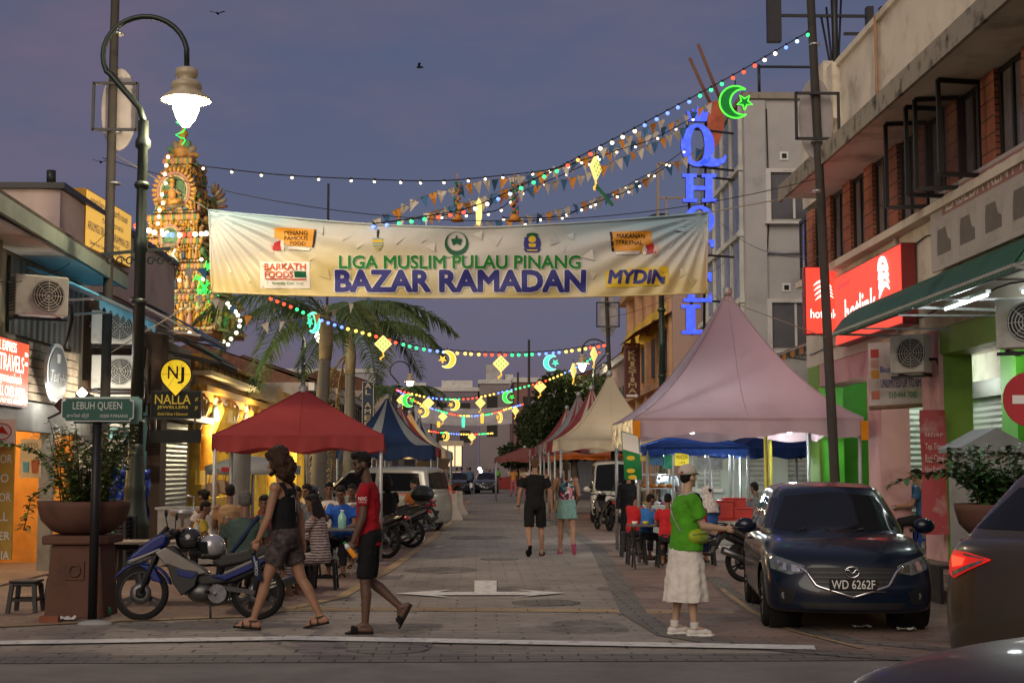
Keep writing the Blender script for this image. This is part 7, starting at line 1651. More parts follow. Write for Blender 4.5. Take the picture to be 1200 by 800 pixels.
aw=awning('long curved green corrugated awning with strip lights on the right',6.98,4.22,5.55,3.76,14.4,21.9,M_galvsheet,1.9)
mb=MB();mb.grid(lambda u,v:(5.55-6.98-.02*v,(u-.5)*7.5,3.76-4.22-.10*v),2,2);mb.build('drip_edge',M_galvsheet,aw)
M_tube=emi('strip_light',(.95,1,1),6,True)
for(x,y,z,l_)in((6.0,17.2,3.66,'long white strip light under the green awning'),(6.5,15.9,3.72,'short white strip light under the green awning by the frame edge')):
 t=thing('strip_light',l_,'strip light',(x,y,z));mb=MB();mb.tube([(0,-.75,0),(0,.75,0)],.016,8);mb.build('tube',M_tube,t);mb=MB();mb.bx(-.03,.03,-.78,.78,.02,.06);mb.build('fitting',M_white,t);lamp('light',(0,0,-.08),30,(.92,1,1),.1,t)
mb=MB()
for yy in(-3.0,-1.2,.6,2.4):mb.beam((-1.35,yy,-.55),(-.05,yy,-.55),.025)
mb.beam((-1.3,-3.6,-.52),(-1.3,3.6,-.52),.025);mb.build('light_rail',M_galv,aw)
awning('orange and black striped small awning between hotel and phone shop',8.6,4.75,7.4,4.45,31.0,34.6,None,.5,.2,stripes=[mat('aw_orange',(.50,.17,.02),.6),mat('aw_dark',(.03,.05,.04),.6)])
M_acw=mat('ac_white',(.60,.60,.57),.5,var=.1,dirt=(.42,.41,.38),scale=3);M_acdk=mat('ac_grille',(.12,.12,.12),.5)
def ac_unit(label,c,rz=0,w=.78,h=.58,d=.30,cat='air conditioner',grille=1,group=None):
 t=thing('air_conditioner',label,cat,tuple(c),rz,group);mb=MB();mb.bx(-w/2,w/2,-d/2,d/2,0,h);mb.build('casing',M_acw,t,bevel=.015)
 mb=MB();cx=w*.12
 for r in(.06,.10,.14,.18,.22):mb.tube([(cx+r*cos(a),-d/2-.012,h/2+r*sin(a))for a in[2*pi*k/24 for k in range(25)]],.006,5)
 for k in range(8):a=pi*k/4;mb.tube([(cx,-d/2-.014,h/2),(cx+.23*cos(a),-d/2-.010,h/2+.23*sin(a))],.005,4)
 mb.build('fan_guard',M_acw,t);mb=MB();mb.lathe([(.0,0),(.235,0)],24,(cx,-d/2-.004,h/2),Matrix.Rotation(R(90),3,'X'));mb.build('fan_opening',M_acdk,t)
 mb=MB()
 for k in range(11):mb.bx(-w/2-.006,-w/2-.001,-d/2+.03,d/2-.03,.05+k*.047,.075+k*.047)
 mb.build('side_grille',M_acdk,t);mb=MB();mb.beam((-w/2+.08,0,-.03),(-w/2+.08,.4,-.03),.05);mb.beam((w/2-.08,0,-.03),(w/2-.08,.4,-.03),.05);mb.beam((-w/2,-d/2+.04,-.06),(w/2,-d/2+.04,-.06),.04);mb.build('bracket',M_dkmetal,t)
 mb=MB();mb.tube([(w/2,.05,.2),(w/2+.12,.05,.2),(w/2+.15,.1,0),(w/2+.12,.25,-.4)],.025,7);mb.build('hose',M_black,t);return t
ac_unit('weathered air conditioner on the corner shop wall under the eave',P(45,370,21.0),R(35))
v=P(134,403,25.2);ac_unit('topmost of the white air conditioners stacked by the near pole',v,R(12),grille=2,group='air conditioners stacked by the near pole')
ac_unit('middle one of the white air conditioners stacked by the near pole',P(134,455,25.2),R(12),group='air conditioners stacked by the near pole')
ac_unit('lowest of the white air conditioners stacked by the near pole',P(137,501,25.2),R(12),group='air conditioners stacked by the near pole')
ac_unit('grey air conditioner fixed beside the top up banner',P(1068,437,21.6),R(-42),w=.55)
ac_unit('white air conditioner high at the right edge beside the strip light',P(1203,408,16.2),R(-40),w=.6)
# ---------------------------------------------------------------- tents
def pagoda(label,cx,cy,half,ze,zp,mats,nstripe=1,val=.25,rz=0,conc=1.9,posts=True,frame=M_galv,group=None,cat='tent',name='pagoda_tent',val_m=None,sag=.10,linmix=.30):
 t=thing(name,label,cat,(cx,cy,0),rz,group)
 mb=MB();n=24;m_=16
 def pt(side,u,v):
  s_=1-v;hgt=(zp-ze)*(linmix*v+(1-linmix)*v**conc);x=u*s_*half;y=-half*s_
  dent=sag*sin(pi*min(1,v*1.4)if v<.71 else 0)*(1-u*u)*.6
  p=Vector((x,y+dent*.5,ze+hgt-dent*(1-v)))
  return Matrix.Rotation(side*pi/2,3,'Z')@p
 for side in range(4):
  mb.grid(lambda u,v:pt(side,u*2-1,v*.985),n,m_)
 if nstripe>1:
  for i in range(len(mb.mi)):mb.mi[i]=((i%n)*nstripe//n)%len(mats)
 mb.build('canopy',mats,t)
 mb=MB()
 for side in range(4):
  def vf(u,v):
   x=(u*2-1)*half;w=.025*sin(u*31+side)+.018*sin(u*67+2*side);p=Vector((x,-half-.01+w*v,ze-v*val*(1+.16*sin(u*pi*5))));return Matrix.Rotation(side*pi/2,3,'Z')@p
  mb.grid(vf,48,3)
 if nstripe>1:
  for i in range(len(mb.mi)):mb.mi[i]=((i%48)*nstripe//48)%len(mats)
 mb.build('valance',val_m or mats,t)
 if posts:
  for sx in(-1,1):
   for sy in(-1,1):
    mb=MB();mb.tube([(sx*half*.97,sy*half*.97,0),(sx*half*.97,sy*half*.97,ze)],.032,8);mb.lathe([(.10,0),(.10,.015),(.04,.02)],10,(sx*half*.97,sy*half*.97,0));mb.build('post',frame,t)
 mb=MB();mb.tube([(half*.97*a,half*.97*b,ze-.04)for a,b in((-1,-1),(1,-1),(1,1),(-1,1),(-1,-1))],.025,6);mb.tube([(0,0,ze-.0),(0,0,zp-.03)],.03,6)
 for a,b in((-1,-1),(1,-1),(1,1),(-1,1)):mb.tube([(half*.97*a,half*.97*b,ze-.04),(0,0,ze+.1)],.02,6)
 mb.build('frame',frame,t)
 for side in range(4):mb=MB();mb.tube([pt(side,1,v/14*.98)+Vector((0,0,.004))for v in range(15)],.012,5);mb.build('seam',mats[0],t)
 for side in range(4):mb=MB();mb.tube([pt(side,0,v/14*.98)+Vector((0,0,.0))for v in range(15)],.006,5);mb.build('seam',mats[0],t)
 mb=MB();mb.lathe([(.075,zp-.10),(.09,zp-.04),(.085,zp+.05),(.03,zp+.08)],12);mb.build('peak_cap',M_galv,t);return t
def canvas(n,c,var=.06):return translucent(mat('canvas_'+n,c,.75,var=var,dirt=tuple(x*.80 for x in c),scale=1.1,bump=.5,bscale=1.7),.35,c)if 'canvas_'+n not in _MATS else _MATS['canvas_'+n]
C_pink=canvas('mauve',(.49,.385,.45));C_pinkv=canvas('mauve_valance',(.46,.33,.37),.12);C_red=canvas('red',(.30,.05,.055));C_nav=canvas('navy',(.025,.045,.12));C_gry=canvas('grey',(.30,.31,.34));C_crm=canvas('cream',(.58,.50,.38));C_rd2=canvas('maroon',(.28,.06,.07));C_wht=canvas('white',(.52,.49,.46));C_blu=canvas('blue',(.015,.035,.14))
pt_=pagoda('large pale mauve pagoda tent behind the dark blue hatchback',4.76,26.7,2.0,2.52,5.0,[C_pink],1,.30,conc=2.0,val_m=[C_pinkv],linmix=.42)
mb=MB();mb.grid(lambda u,v:(-2.03-.02*sin(u*40),-1.9+3.7*u,2.5-.42*v*(1+.15*sin(u*19))),60,4);mb.build('foil_lining',mat('foil',(.55,.48,.40),.3,.7,var=.5,scale=7,bump=1,bscale=12),pt_)
for(x,y)in((-1.98,-2.06),(2.0,-2.06)):
 mb=MB();mb.box((x,y,2.30),(.13,.03,.33));mb.build('orange_tie',mat('tie_orange',(.62,.22,.01),.6),pt_)
pagoda('cream pagoda tent behind the walking woman',3.72,39.6,1.5,2.45,4.30,[C_crm],1,.28,conc=2.1,linmix=.25)
for(cy,mats_,l_,z_)in((45.6,[C_rd2,C_wht],'red and white striped pagoda tent directly behind the cream tent',4.25),(51.4,[C_gry,C_rd2],'grey and red striped pagoda tent, second behind the cream tent',4.35),(58.0,[C_rd2,C_wht],'red and cream striped pagoda tent farthest behind the cream tent',4.15)):
 pagoda(l_,3.70,cy,1.5,2.45,z_,mats_,7,.28,conc=2.1,linmix=.25)
pagoda('navy and grey striped pagoda tent behind the red canopy',-2.95,47.4,1.55,2.4,4.05,[C_nav,C_gry,C_nav],5,.42,conc=2.0,val_m=[C_nav],linmix=.3)
for(cy,cx,mats_,n_,l_)in((53.2,-2.85,[C_rd2,C_gry],7,'red and grey striped pagoda tent behind the navy striped tent'),(59.0,-2.75,[C_crm,M_so],5,'cream pagoda tent with orange edges left of the far street'),(65,-2.6,[C_gry,C_nav],5,'blue grey pagoda tent farthest in the left row')):
 pagoda(l_,cx,cy,1.5,2.4,4.0,mats_,n_,.3,conc=2.0,linmix=.25)
rc=pagoda('red pop up canopy with straight valance over the outdoor diners',-3.20,26.4,1.48,2.22,3.10,[C_red],1,.26,R(4),1.25,group=None,name='pop_up_canopy',cat='canopy',linmix=.55,sag=.05)
pagoda('blue pop up canopy over the lit food counter',4.75,31.6,1.12,2.12,2.50,[C_blu],1,.18,0,1.2,name='pop_up_canopy',cat='canopy',linmix=.6,sag=.05)
pagoda('second blue pop up canopy right of the lit food counter',7.2-.35,33.2,1.1,2.10,2.6,[C_blu],1,.2,R(8),1.2,name='pop_up_canopy',cat='canopy',linmix=.6)
pagoda('orange tarpaulin canopy beneath the cream tent',4.3,49.5,1.7,2.1,2.35,[mat('orange_tarp',(.60,.16,.03),.6)],1,.12,0,1.2,name='tarpaulin',cat='canopy',linmix=.7)
pagoda('dull red market umbrella far down on the right',2.45,72,1.5,2.2,2.75,[canvas('dusty_red',(.28,.10,.09))],1,.2,0,1.2,name='market_umbrella',cat='umbrella',linmix=.7)
wu=thing('sun_umbrella','flat white market umbrella under the red canopy','umbrella',tuple(P(296,560,31))[:2]+(0,));mb=MB();z=P(296,546,31).z
mb.lathe([(1.02,z-.18),(1.04,z),(.6,z+.14),(.03,z+.22)],8);mb.build('canopy',canvas('umbrella_white',(.62,.62,.60)),wu);mb=MB();mb.tube([(0,0,0),(0,0,z+.2)],.025);mb.build('pole',M_galv,wu)
mb=MB();mb.box((-.42,-.98,z-.07),(.18,.012,.10),Matrix.Rotation(R(-22),3,'Z'));mb.build('red_badge',mat('badge_red',(.45,.04,.05),.6),wu)
for(px,py,Y,e_,l_)in((811,505,26.5,60,'bright bulb under the mauve tent front edge'),(840,520,31.6,140,'bulb under the blue canopy'),(925,505,28.2,40,'strip bulb under the right of the mauve tent')):
 v=P(px,py,Y);t=thing('hanging_bulb',l_,'lamp',tuple(v));mb=MB();mb.sphere((0,0,0),.055,10,8);mb.build('bulb',emi('white_led',0,0),t);mb=MB();mb.tube([(0,0,.05),(0,0,.3)],.008,5);mb.build('cord',M_black,t);lamp('light',(0,0,-.15),e_,(.9,1,.95),.08,t)
t=thing('strip_light','white strip light hung in the blue food stall','strip light',tuple(P(775,528,32)));mb=MB();mb.tube([(-.5,0,0),(.5,0,0)],.025);mb.build('tube',M_tube,t);lamp('light',(0,0,-.1),120,(.95,1,.95),.1,t)
for(x,y,e_,c_)in((3.7,39.5,35,(1,.85,.65)),(3.7,50,45,(1,.75,.5)),(-2.95,47.4,30,(.9,1,.8)),(-2.8,58,40,(1,.7,.35)),(-3.6,26.4,14,(1,.8,.55)),(3.2,64,60,(1,.85,.6)),(-2.4,72,50,(1,.75,.45))):
 t=thing('hanging_bulb','bare bulb hung inside the %s'%{39.5:'cream tent',50:'orange tarpaulin',47.4:'navy striped tent',58:'cream orange tent',26.4:'red canopy',64:'gap beyond the right tents',72:'gap beyond the left tents'}[y],'lamp',(x,y,2.3));mb=MB();mb.sphere((0,0,0),.05,8,6);mb.build('bulb',M_bulbw,t);lamp('light',(0,0,-.1),e_,c_,.06,t)
ffl=thing('hanging_flag','green yellow and white banner hanging from the left post of the mauve tent','banner',tuple(P(739,533,24.6)));mb=MB()
mb.grid(lambda u,v:(-.16+.30*u+.05*v,.03*sin(7*v),.42-.84*v-.1*u*(1-v)),8,16);mb.build('cloth',mat('flag_green',(.02,.20,.06),.6),ffl)
mb=MB();mb.grid(lambda u,v:(-.15+.28*u+.02*v,-.02+.03*sin(7*(v*.35)),.40-.30*v-.08*u),4,4);mb.build('white_panel',W_b,ffl)
mb=MB()
for k in range(4):mb.prism(disc(.0+.03*(k%2),-.05-.11*k,.075,.04,12),.05,(0,-.0,0))
mb.build('yellow_pattern',Y_b,ffl)
# ---------------------------------------------------------------- furniture
M_stool=mat('black_stool',(.020,.020,.022),.45,var=.1);M_stoolblue=mat('blue_stool',(.02,.05,.28),.45);M_ttop=mat('table_top',(.30,.24,.18),.5,var=.25)
def stool(label,x,y,h=.46,m=M_stool,w=.31,group='plastic stools',z=0,rz=0):
 t=thing('stool',label,'stool',(x,y,z),rz,group);mb=MB();mb.bx(-w/2,w/2,-w/2,w/2,h-.03,h);mb.bx(-w/2+.02,w/2-.02,-w/2+.02,w/2-.02,h-.07,h-.031);mb.build('seat',m,t,bevel=.012)
 for sx in(-1,1):
  for sy in(-1,1):mb=MB();mb.beam((sx*w*.40,sy*w*.40,h-.05),(sx*w*.50,sy*w*.50,0),.045);mb.build('leg',m,t)
 mb=MB()
 for s_ in(-1,1):mb.beam((-w*.45,s_*w*.46,h*.4),(w*.45,s_*w*.46,h*.4),.02,.03);mb.beam((s_*w*.46,-w*.45,h*.4),(s_*w*.46,w*.45,h*.4),.02,.03)
 mb.build('stretcher',m,t);return t
def table(label,x,y,w,d,h=.74,m=M_ttop,z=0,rz=0,name='table',legm=M_dkmetal):
 t=thing(name,label,'table',(x,y,z),rz);mb=MB();mb.bx(-w/2,w/2,-d/2,d/2,h-.03,h);mb.build('top',m,t,bevel=.006)
 for s_ in(-1,1):
  mb=MB();mb.beam((s_*w*.42,-d*.42,0),(s_*w*.42,d*.42,h-.03),.028);mb.build('leg',legm,t);mb=MB();mb.beam((s_*w*.42,d*.42,0),(s_*w*.42,-d*.42,h-.03),.028);mb.build('leg',legm,t)
 return t
g=G(30,717);stool('low black stool left of the planter pedestal',g.x,g.y,.37,z=0)
g=G(58,712);stool('black stool half hidden behind the planter pedestal',g.x,g.y+.5,.37)
g=G(143,703);stool('tall black bar stool between planter and near street lamp',g.x,g.y+.3,.68,w=.33)
tb1=table('long wooden topped table behind the blue motorbike',-3.75,18.0,2.2,.6)
tb2=table('small table of the woman on the phone',-2.62,19.3,.7,.6,m=mat('dark_top',(.10,.09,.085),.4))
tb3=table('table of the man in the blue shirt under the canopy',-1.95,21.7,1.0,.7,m=mat('dark_top',0))
for(px,py,l_)in((352,690,'black stool in front of the woman on the phone'),(381,690,'black stool the woman on the phone sits on'),(311,712,'black stool partly hidden by the striding man in the vest'),(287,706,'black stool the grey haired man sits on')):
 g=G(px,py);stool(l_,g.x,g.y,.42)
def fchair(label,x,y,rz):
 t=thing('folding_chair',label,'chair',(x,y,0),rz);mb=MB();mb.bx(-.2,.2,-.2,.2,.43,.45);mb.build('seat',M_plasblk,t)
 for s_ in(-1,1):mb=MB();mb.beam((s_*.2,.22,0),(s_*.2,-.22,.82),.025);mb.build('leg',M_steel,t);mb=MB();mb.beam((s_*.2,-.2,0),(s_*.2,.2,.45),.025);mb.build('leg',M_steel,t)
 mb=MB();mb.box((0,-.2,.72),(.40,.02,.18));mb.build('backrest',M_plasblk,t);return t
g=G(408,672);fchair('dark folding chair with steel frame behind the man in red',g.x,g.y,R(150));g=G(395,660);fchair('dark folding chair by the table of the man in blue',g.x,g.y+.6,R(20))
def cup(label,x,y,z,m,r=.032,h=.10,cat='cup'):
 t=thing('cup' if cat=='cup' else cat.replace(' ','_'),label,cat,(x,y,z));mb=MB();mb.lathe([(r*.8,0),(r,h),(r*.9,h),(r*.7,.01)],12);mb.build('vessel',m,t);mb=MB();mb.lathe([(r*.72,.02),(r*.92,h*.8)],12);mb.build('drink',mat('drink_orange',(.55,.22,.03),.4),t)
cup('cup of orange tea on the table of the man in blue',-2.25,21.5,.74,M_white)
def bottle(label,x,y,z,m,h=.24,r=.033,capm=None,rot=None,body_label=None,group=None,liquid=None):
 t=thing('bottle',label,'bottle',(x,y,z),0,group);mb=MB();mb.lathe([(r*.9,0),(r,.01),(r,h*.62),(r*.75,h*.74),(r*.38,h*.86),(r*.38,h*.94)],14,M=rot);mb.build('body',m,t);mb=MB();mb.lathe([(r*.45,h*.93),(r*.45,h)],12,M=rot);mb.build('cap',capm or T_green,t)
 if liquid:mb=MB();mb.lathe([(r*1.03,h*.02),(r*1.03,h*.45)],14,M=rot,cap=False);mb.build('label',liquid,t)
 return t
M_btl=mat('bottle_teal',(.25,.52,.42),.2,coat=.4)
bottle('pale green water bottle on the table of the man in blue',-2.0,21.45,.74,M_btl,.28,.06,W_b)
v=P(240,640,17.9);bottle('clear bottle with orange cap standing behind the motorbike handlebar',-3.45,17.8,.74,mat('bottle_clear',(.55,.57,.58),.15,coat=.4),.26,.035,mat('cap_orange',(.7,.25,.02),.5))
t=thing('menu_card','green lit menu card held up behind the seated woman','menu',tuple(P(320,575,18.6)));mb=MB();mb.box((0,0,0),(.10,.02,.22),Matrix.Rotation(R(15),3,'Y'));mb.build('card',emi('menu_green',(.05,.7,.10),.5),t)
sc_=thing('steel_counter','stainless steel food counter under the red canopy','counter',(P(224,600,24.5).x,24.5,0));mb=MB();mb.bx(-.5,.5,-.3,.3,.05,.95);mb.build('cabinet',mat('brushed_steel',(.36,.40,.42),.35,.8,var=.2),sc_);mb=MB();mb.bx(-.54,.54,-.34,.34,.953,.99);mb.build('worktop',M_steel,sc_)
wb=thing('wash_basin','small steel wash basin on a stand in front of the steel counter','basin',(P(214,600,22.5).x,22.5,0));mb=MB();mb.lathe([(.03,0),(.025,.85),(.18,.90),(.21,1.0),(.20,1.0),(.16,.92)],16);mb.build('bowl',M_steel,wb);mb=MB();mb.tube([(.15,.1,.9),(.15,.1,1.2),(.05,.03,1.22)],.015);mb.build('tap',M_chrome,wb)
for k,(px,py,c_,l_)in enumerate(((249,572,(.30,.17,.10),'tan handbag hanging leftmost at the stall by the temple'),(258,569,(.38,.24,.15),'beige handbag hanging second at the stall by the temple'),(268,570,(.20,.10,.06),'dark brown handbag hanging third at the stall by the temple'),(277,573,(.33,.20,.13),'pale brown handbag hanging rightmost at the stall by the temple'))):
 v=P(px,py,30+.1*k);t=thing('handbag',l_,'handbag',tuple(v),0,'handbags on display');mb=MB();mb.prism([(-.14,-.16),(.14,-.16),(.11,.12),(-.11,.12)],.10);mb.build('bag',mat('leather_%d'%k,c_,.5),t,bevel=.03);mb=MB();mb.tube([(-.08,0,.1),(-.05,0,.28),(.05,0,.28),(.08,0,.1)],.01,6);mb.build('handle',mat('leather_%d'%k),t)
t=thing('display_rail','steel rail carrying the handbags','rail',(P(262,550,30).x,30.2,0));mb=MB();mb.tube([(-.4,0,0),(-.4,0,1.62),(.6,0,1.62),(.6,0,0)],.018);mb.build('rail',M_galv,t)
t=thing('concrete_pillar','grey round pillar beneath the red canopy at the left','pillar',(P(281,560,28.5).x,28.5,0));mb=MB();mb.lathe([(.24,0),(.22,.1),(.21,2.0),(.25,2.15)],16);mb.build('shaft',M_gray,t)
t=thing('tarp_bundle','crumpled shiny blue plastic sheets hung behind the left planter','plastic sheet',tuple(P(150,580,22.0)));mb=MB()
mb.grid(lambda u,v:(-.28+.6*u+.05*noise.noise((u*5,v*4,0)),.18*noise.noise((u*7,v*5,2)),-.45+.85*v+.1*noise.noise((u*6,v*2,5))),24,24);mb.build('sheet',mat('blue_plastic',(.01,.06,.42),.3,coat=.3),t)
for(px,Y,l_)in((150,21.5,'first'),(138,21.2,'second')):
 t=thing('stool_stack','%s stack of black plastic stools by the near street lamp'%l_,'stool stack',(P(px,600,Y).x,Y,0));mb=MB()
 for k in range(9):mb.bx(-.16,.16,-.16,.16,.42+.06*k,.455+.06*k)
 for sx in(-1,1):
  for sy in(-1,1):mb.beam((sx*.13,sy*.13,.9),(sx*.17,sy*.17,0),.04)
 mb.build('stools',M_stool,t)
M_terr=mat('terracotta_paint',(.115,.058,.042),.75,dirt=(.075,.04,.03),scale=2.5,bump=.15)
M_leaf1=mat('leaf_light',(.095,.165,.035),.5,var=.4,scale=6);M_leaf2=mat('leaf_dark',(.045,.115,.035),.45,var=.4,scale=6);M_stem=mat('stem',(.09,.075,.04),.8)
def planter(label,x,y,square=True):
 t=thing('planter',label,'planter',(x,y,0));mb=MB()
 mb.prism([(-.33,0),(.33,0),(.27,.80),(-.27,.80)],.60);mb.build('pedestal',M_terr,t,bevel=.015);mb=MB();mb.bx(-.36,.36,-.36,.36,.803,.90);mb.build('cap',M_terr,t,bevel=.02)
 mb=MB();mb.lathe([(.22,.90),(.34,.94),(.46,1.06),(.50,1.20),(.51,1.27),(.47,1.27),(.44,1.19),(.05,1.17)],32);mb.build('bowl',M_terr,t)
 mb=MB();mb.bx(-.10,.10,-.315,-.300,.42,.62);mb.tube([(.06*cos(a),-.318,.52+.06*sin(a))for a in[2*pi*k/16 for k in range(17)]],.014,6);mb.build('relief',M_terr,t)
 mb=MB();mb.lathe([(.43,1.185),(.02,1.215)],20);mb.build('soil',mat('soil',(.05,.035,.025),.95),t);return t
def leaves(mb,c,d,l,w):
 d=d.normalized();s_=d.cross(Vector((0,0,1)));s_=s_.normalized()if s_.length>.1 else Vector((1,0,0));up=s_.cross(d)
 a=c;b=c+d*l*.5+s_*w+up*l*.06;e_=c+d*l-up*l*.12;f=c+d*l*.5-s_*w+up*l*.06;m_=c+d*l*.5-up*l*.02
 mb.add([a,b,e_,f,m_],[(0,4,1),(1,4,2),(2,4,3),(3,4,0)],False)
def shrub(label,x,y,z,nst,h,spread,leaf,m,trail=(),seed=3,dens=46):
 t=thing('leafy_plant',label,'plant',(x,y,z));r=random.Random(seed);ms=MB();ml=MB()
 for k in range(nst):
  a=r.uniform(0,6.28);q=spread*r.random()**.6;bx,by=.32*cos(a)*r.random(),.32*sin(a)*r.random();hh=h*r.uniform(.55,1.05)
  pts=[Vector((bx,by,0)),Vector((bx+cos(a)*q*.3,by+sin(a)*q*.3,hh*.5)),Vector((bx+cos(a)*q,by+sin(a)*q,hh))]
  ms.tube(pts,[.009,.007,.004],5)
  for i,p in enumerate(polyline(pts,dens)):
   if i<3:continue
   b_=r.uniform(0,6.28);leaves(ml,p+Vector((r.gauss(0,.03),r.gauss(0,.03),r.gauss(0,.02))),Vector((cos(b_),sin(b_),r.uniform(-.5,.6))),leaf*r.uniform(.6,1.25),leaf*.30)
 for tr in trail:
  pts=[Vector(p)for p in tr];ms.tube(pts,.006,5)
  for p in polyline(pts,34):
   for _ in range(2):b_=r.uniform(0,6.28);leaves(ml,p,Vector((cos(b_),sin(b_),r.uniform(-.8,.5))),leaf*r.uniform(.6,1.2),leaf*.3)
 ms.build('stems',M_stem,t);ml.build('leaves',m,t);return t
g=G(88,724);PLx,PLy=g.x,g.y+.25
planter('brown bowl planter on a tapered pedestal beside the street name pole',PLx,PLy)
shrub('tall tangled light green plant growing in the left planter',PLx,PLy,1.2,40,.98,.40,.10,M_leaf1,trail=([(-.3,0,.5),(-.6,-.05,.66),(-.95,-.1,.72),(-1.2,-.1,.84)],[(-.3,-.1,.3),(-.55,-.15,.1),(-.62,-.15,-.25)]),seed=4)
PRx,PRy=P(1178,600,14.6).x,14.6
planter('brown bowl planter at the right edge in front of the grey cabinet',PRx,PRy)
shrub('dark green leafy plant in the right planter with one long trailing branch',PRx,PRy,1.2,46,.66,.55,.11,M_leaf2,trail=([(-.3,0,.3),(-.6,0,.40),(-.95,0,.36),(-1.15,0,.27)],[(.2,-.1,.3),(.3,-.2,.5),(.35,-.2,.75)]),seed=9)
g=G(121,722);t=thing('plastic_bag','small green plastic bag at the foot of the street name pole','plastic bag',(g.x,g.y,0));mb=MB();mb.sphere((0,0,.06),(.09,.08,.07),12,8);mb.tube([(0,0,.1),(.02,0,.16)],[.02,.035],7);o=mb.build('bag',mat('bag_green',(.03,.25,.13),.4),t)
g=G(58,729);t=thing('brick','loose red brick in front of the left planter','brick',(g.x,g.y,0),R(5));mb=MB();mb.bx(-.10,.10,-.05,.05,0,.07);mb.build('block',mat('loose_brick',(.22,.08,.05),.9,var=.2),t,bevel=.006)
g=G(75,727);t=thing('rag','pale crumpled paper beside the loose brick','litter',(g.x,g.y,0));mb=MB();mb.grid(lambda u,v:(-.12+.24*u,-.06+.12*v,.02+.05*abs(noise.noise((u*5,v*5,1)))),10,8);mb.build('paper',W_b,t)
g=G(112,731);t=thing('stone_foot','pale lump of concrete at the foot of the street name pole','concrete',(g.x,g.y,0));mb=MB();mb.sphere((0,0,0),(.20,.10,.05),12,6);mb.build('lump',M_gray,t)
for(px,py,c_,l_)in((1062,740,'bag_white','white plastic bag on the ground under the hatchback front wheel'),(1010,737,'paper_white','scrap of white paper beneath the hatchback bumper'),(515,642,'paper_cup','scrap of white paper on the street behind the man in red')):
 g=G(px,py);t=thing('litter',l_,'litter',(g.x,g.y,.018));mb=MB();mb.grid(lambda u,v:(-.09+.18*u,-.05+.10*v,.01+.03*abs(noise.noise((u*4+px,v*4,1)))),10,8);mb.build('sheet',W_b,t)
g=G(493,636);t=thing('bucket','small white plastic tub beside the motorbike row','tub',(g.x,g.y,0));mb=MB();mb.lathe([(.07,0),(.10,.16),(.09,.16),(.06,.01)],14);mb.build('tub',W_b,t)
def barrier(label,x,y,rz,m1,m2,group='road barriers'):
 t=thing('barrier',label,'barrier',(x,y,0),rz,group);prof=[(-.30,0),(.30,0),(.28,.10),(.12,.35),(.09,.85),(-.09,.85),(-.12,.35),(-.28,.10)]
 mb=MB()
 for i in range(6):
  mb.m=1 if i%3==0 else 0;a=-.9+.3*i;mb.prism(prof,.3,(0,a+.15,0),(1,0,0),(0,0,1))
 mb.build('block',[m1,m2],t)
M_bred=mat('barrier_red',(.30,.045,.04),.6,dirt=(.20,.06,.05),scale=3);M_bwht=mat('barrier_white',(.48,.44,.42),.7,dirt=(.33,.28,.26),scale=3)
g=G(524,609);barrier('red and white concrete barrier nearest the parked motorbikes',g.x-.05,g.y+.5,R(18),M_bred,M_bwht);g=G(533,603);barrier('second red and white concrete barrier just behind the first',g.x-.05,g.y+.9,R(15),M_bred,M_bwht)
t=thing('hoarding','low whitish board standing behind the motorbike row','board',(P(497,590,40.5).x,40.5,0),R(-6));mb=MB();mb.bx(-.7,.7,-.04,.04,.1,1.15);mb.build('panel',M_bwht,t);mb=MB();mb.bx(-.72,.72,-.05,.05,1.152,1.2);mb.build('edge',mat('tie_orange',0),t)
g=G(593,573);t=thing('plastic_barrier','solid red plastic barrier in the middle of the far street','barrier',(g.x,g.y,0));mb=MB();mb.prism([(-.75,0),(.75,0),(.75,.3),(.72,1.0),(-.72,1.0),(-.75,.3)],.4);mb.build('body',M_bred,t,bevel=.04);mb=MB()
for x in(-.45,0,.45):mb.bx(x-.06,x+.06,-.23,-.203,.1,.9)
mb.build('ribs',M_bred,t)
gc=thing('roofed_cabinet','grey cabinet with a little gabled roof behind the right planter','cabinet',(P(1157,600,17.3).x,17.3,0));mb=MB();mb.bx(-.36,.36,-.3,.3,0,1.82);mb.build('body',M_gray,gc)
mb=MB();mb.add([(-.45,-.4,1.823),(.45,-.4,1.823),(.45,.4,1.823),(-.45,.4,1.823),(-.45,-.4,1.88),(.45,-.4,1.88),(.45,.4,1.88),(-.45,.4,1.88),(0,-.4,2.12),(0,.4,2.12)],[(0,3,2,1),(0,1,5,8,4),(3,7,9,6,2),(0,4,7,3),(1,2,6,5),(4,8,9,7),(8,5,6,9)]);mb.build('roof',mat('cabinet_roof',(.22,.24,.25),.6),gc)
mb=MB();mb.bx(-.28,-.02,-.312,-.303,1.3,1.6);mb.build('notice',mat('notice_grey',(.38,.38,.36),.6),gc)
g=G(1110,706);t=thing('bench','low dark bench on the step beside the hatchback','bench',(g.x+.15,g.y,0));mb=MB();mb.bx(-.3,.3,-.2,.2,.42,.46);mb.build('seat',M_dkmetal,t)
for s_ in(-1,1):mb=MB();mb.bx(s_*.27-.02,s_*.27+.02,-.19,.19,0,.42);mb.build('leg',M_dkmetal,t)
t=thing('green_sack','small green cloth heap on the arcade floor by the pink column','cloth heap',(P(1076,647,20.3).x,20.3,.245));mb=MB();mb.sphere((0,0,.05),(.16,.1,.09),12,8);mb.build('heap',mat('bag_green',0),t)
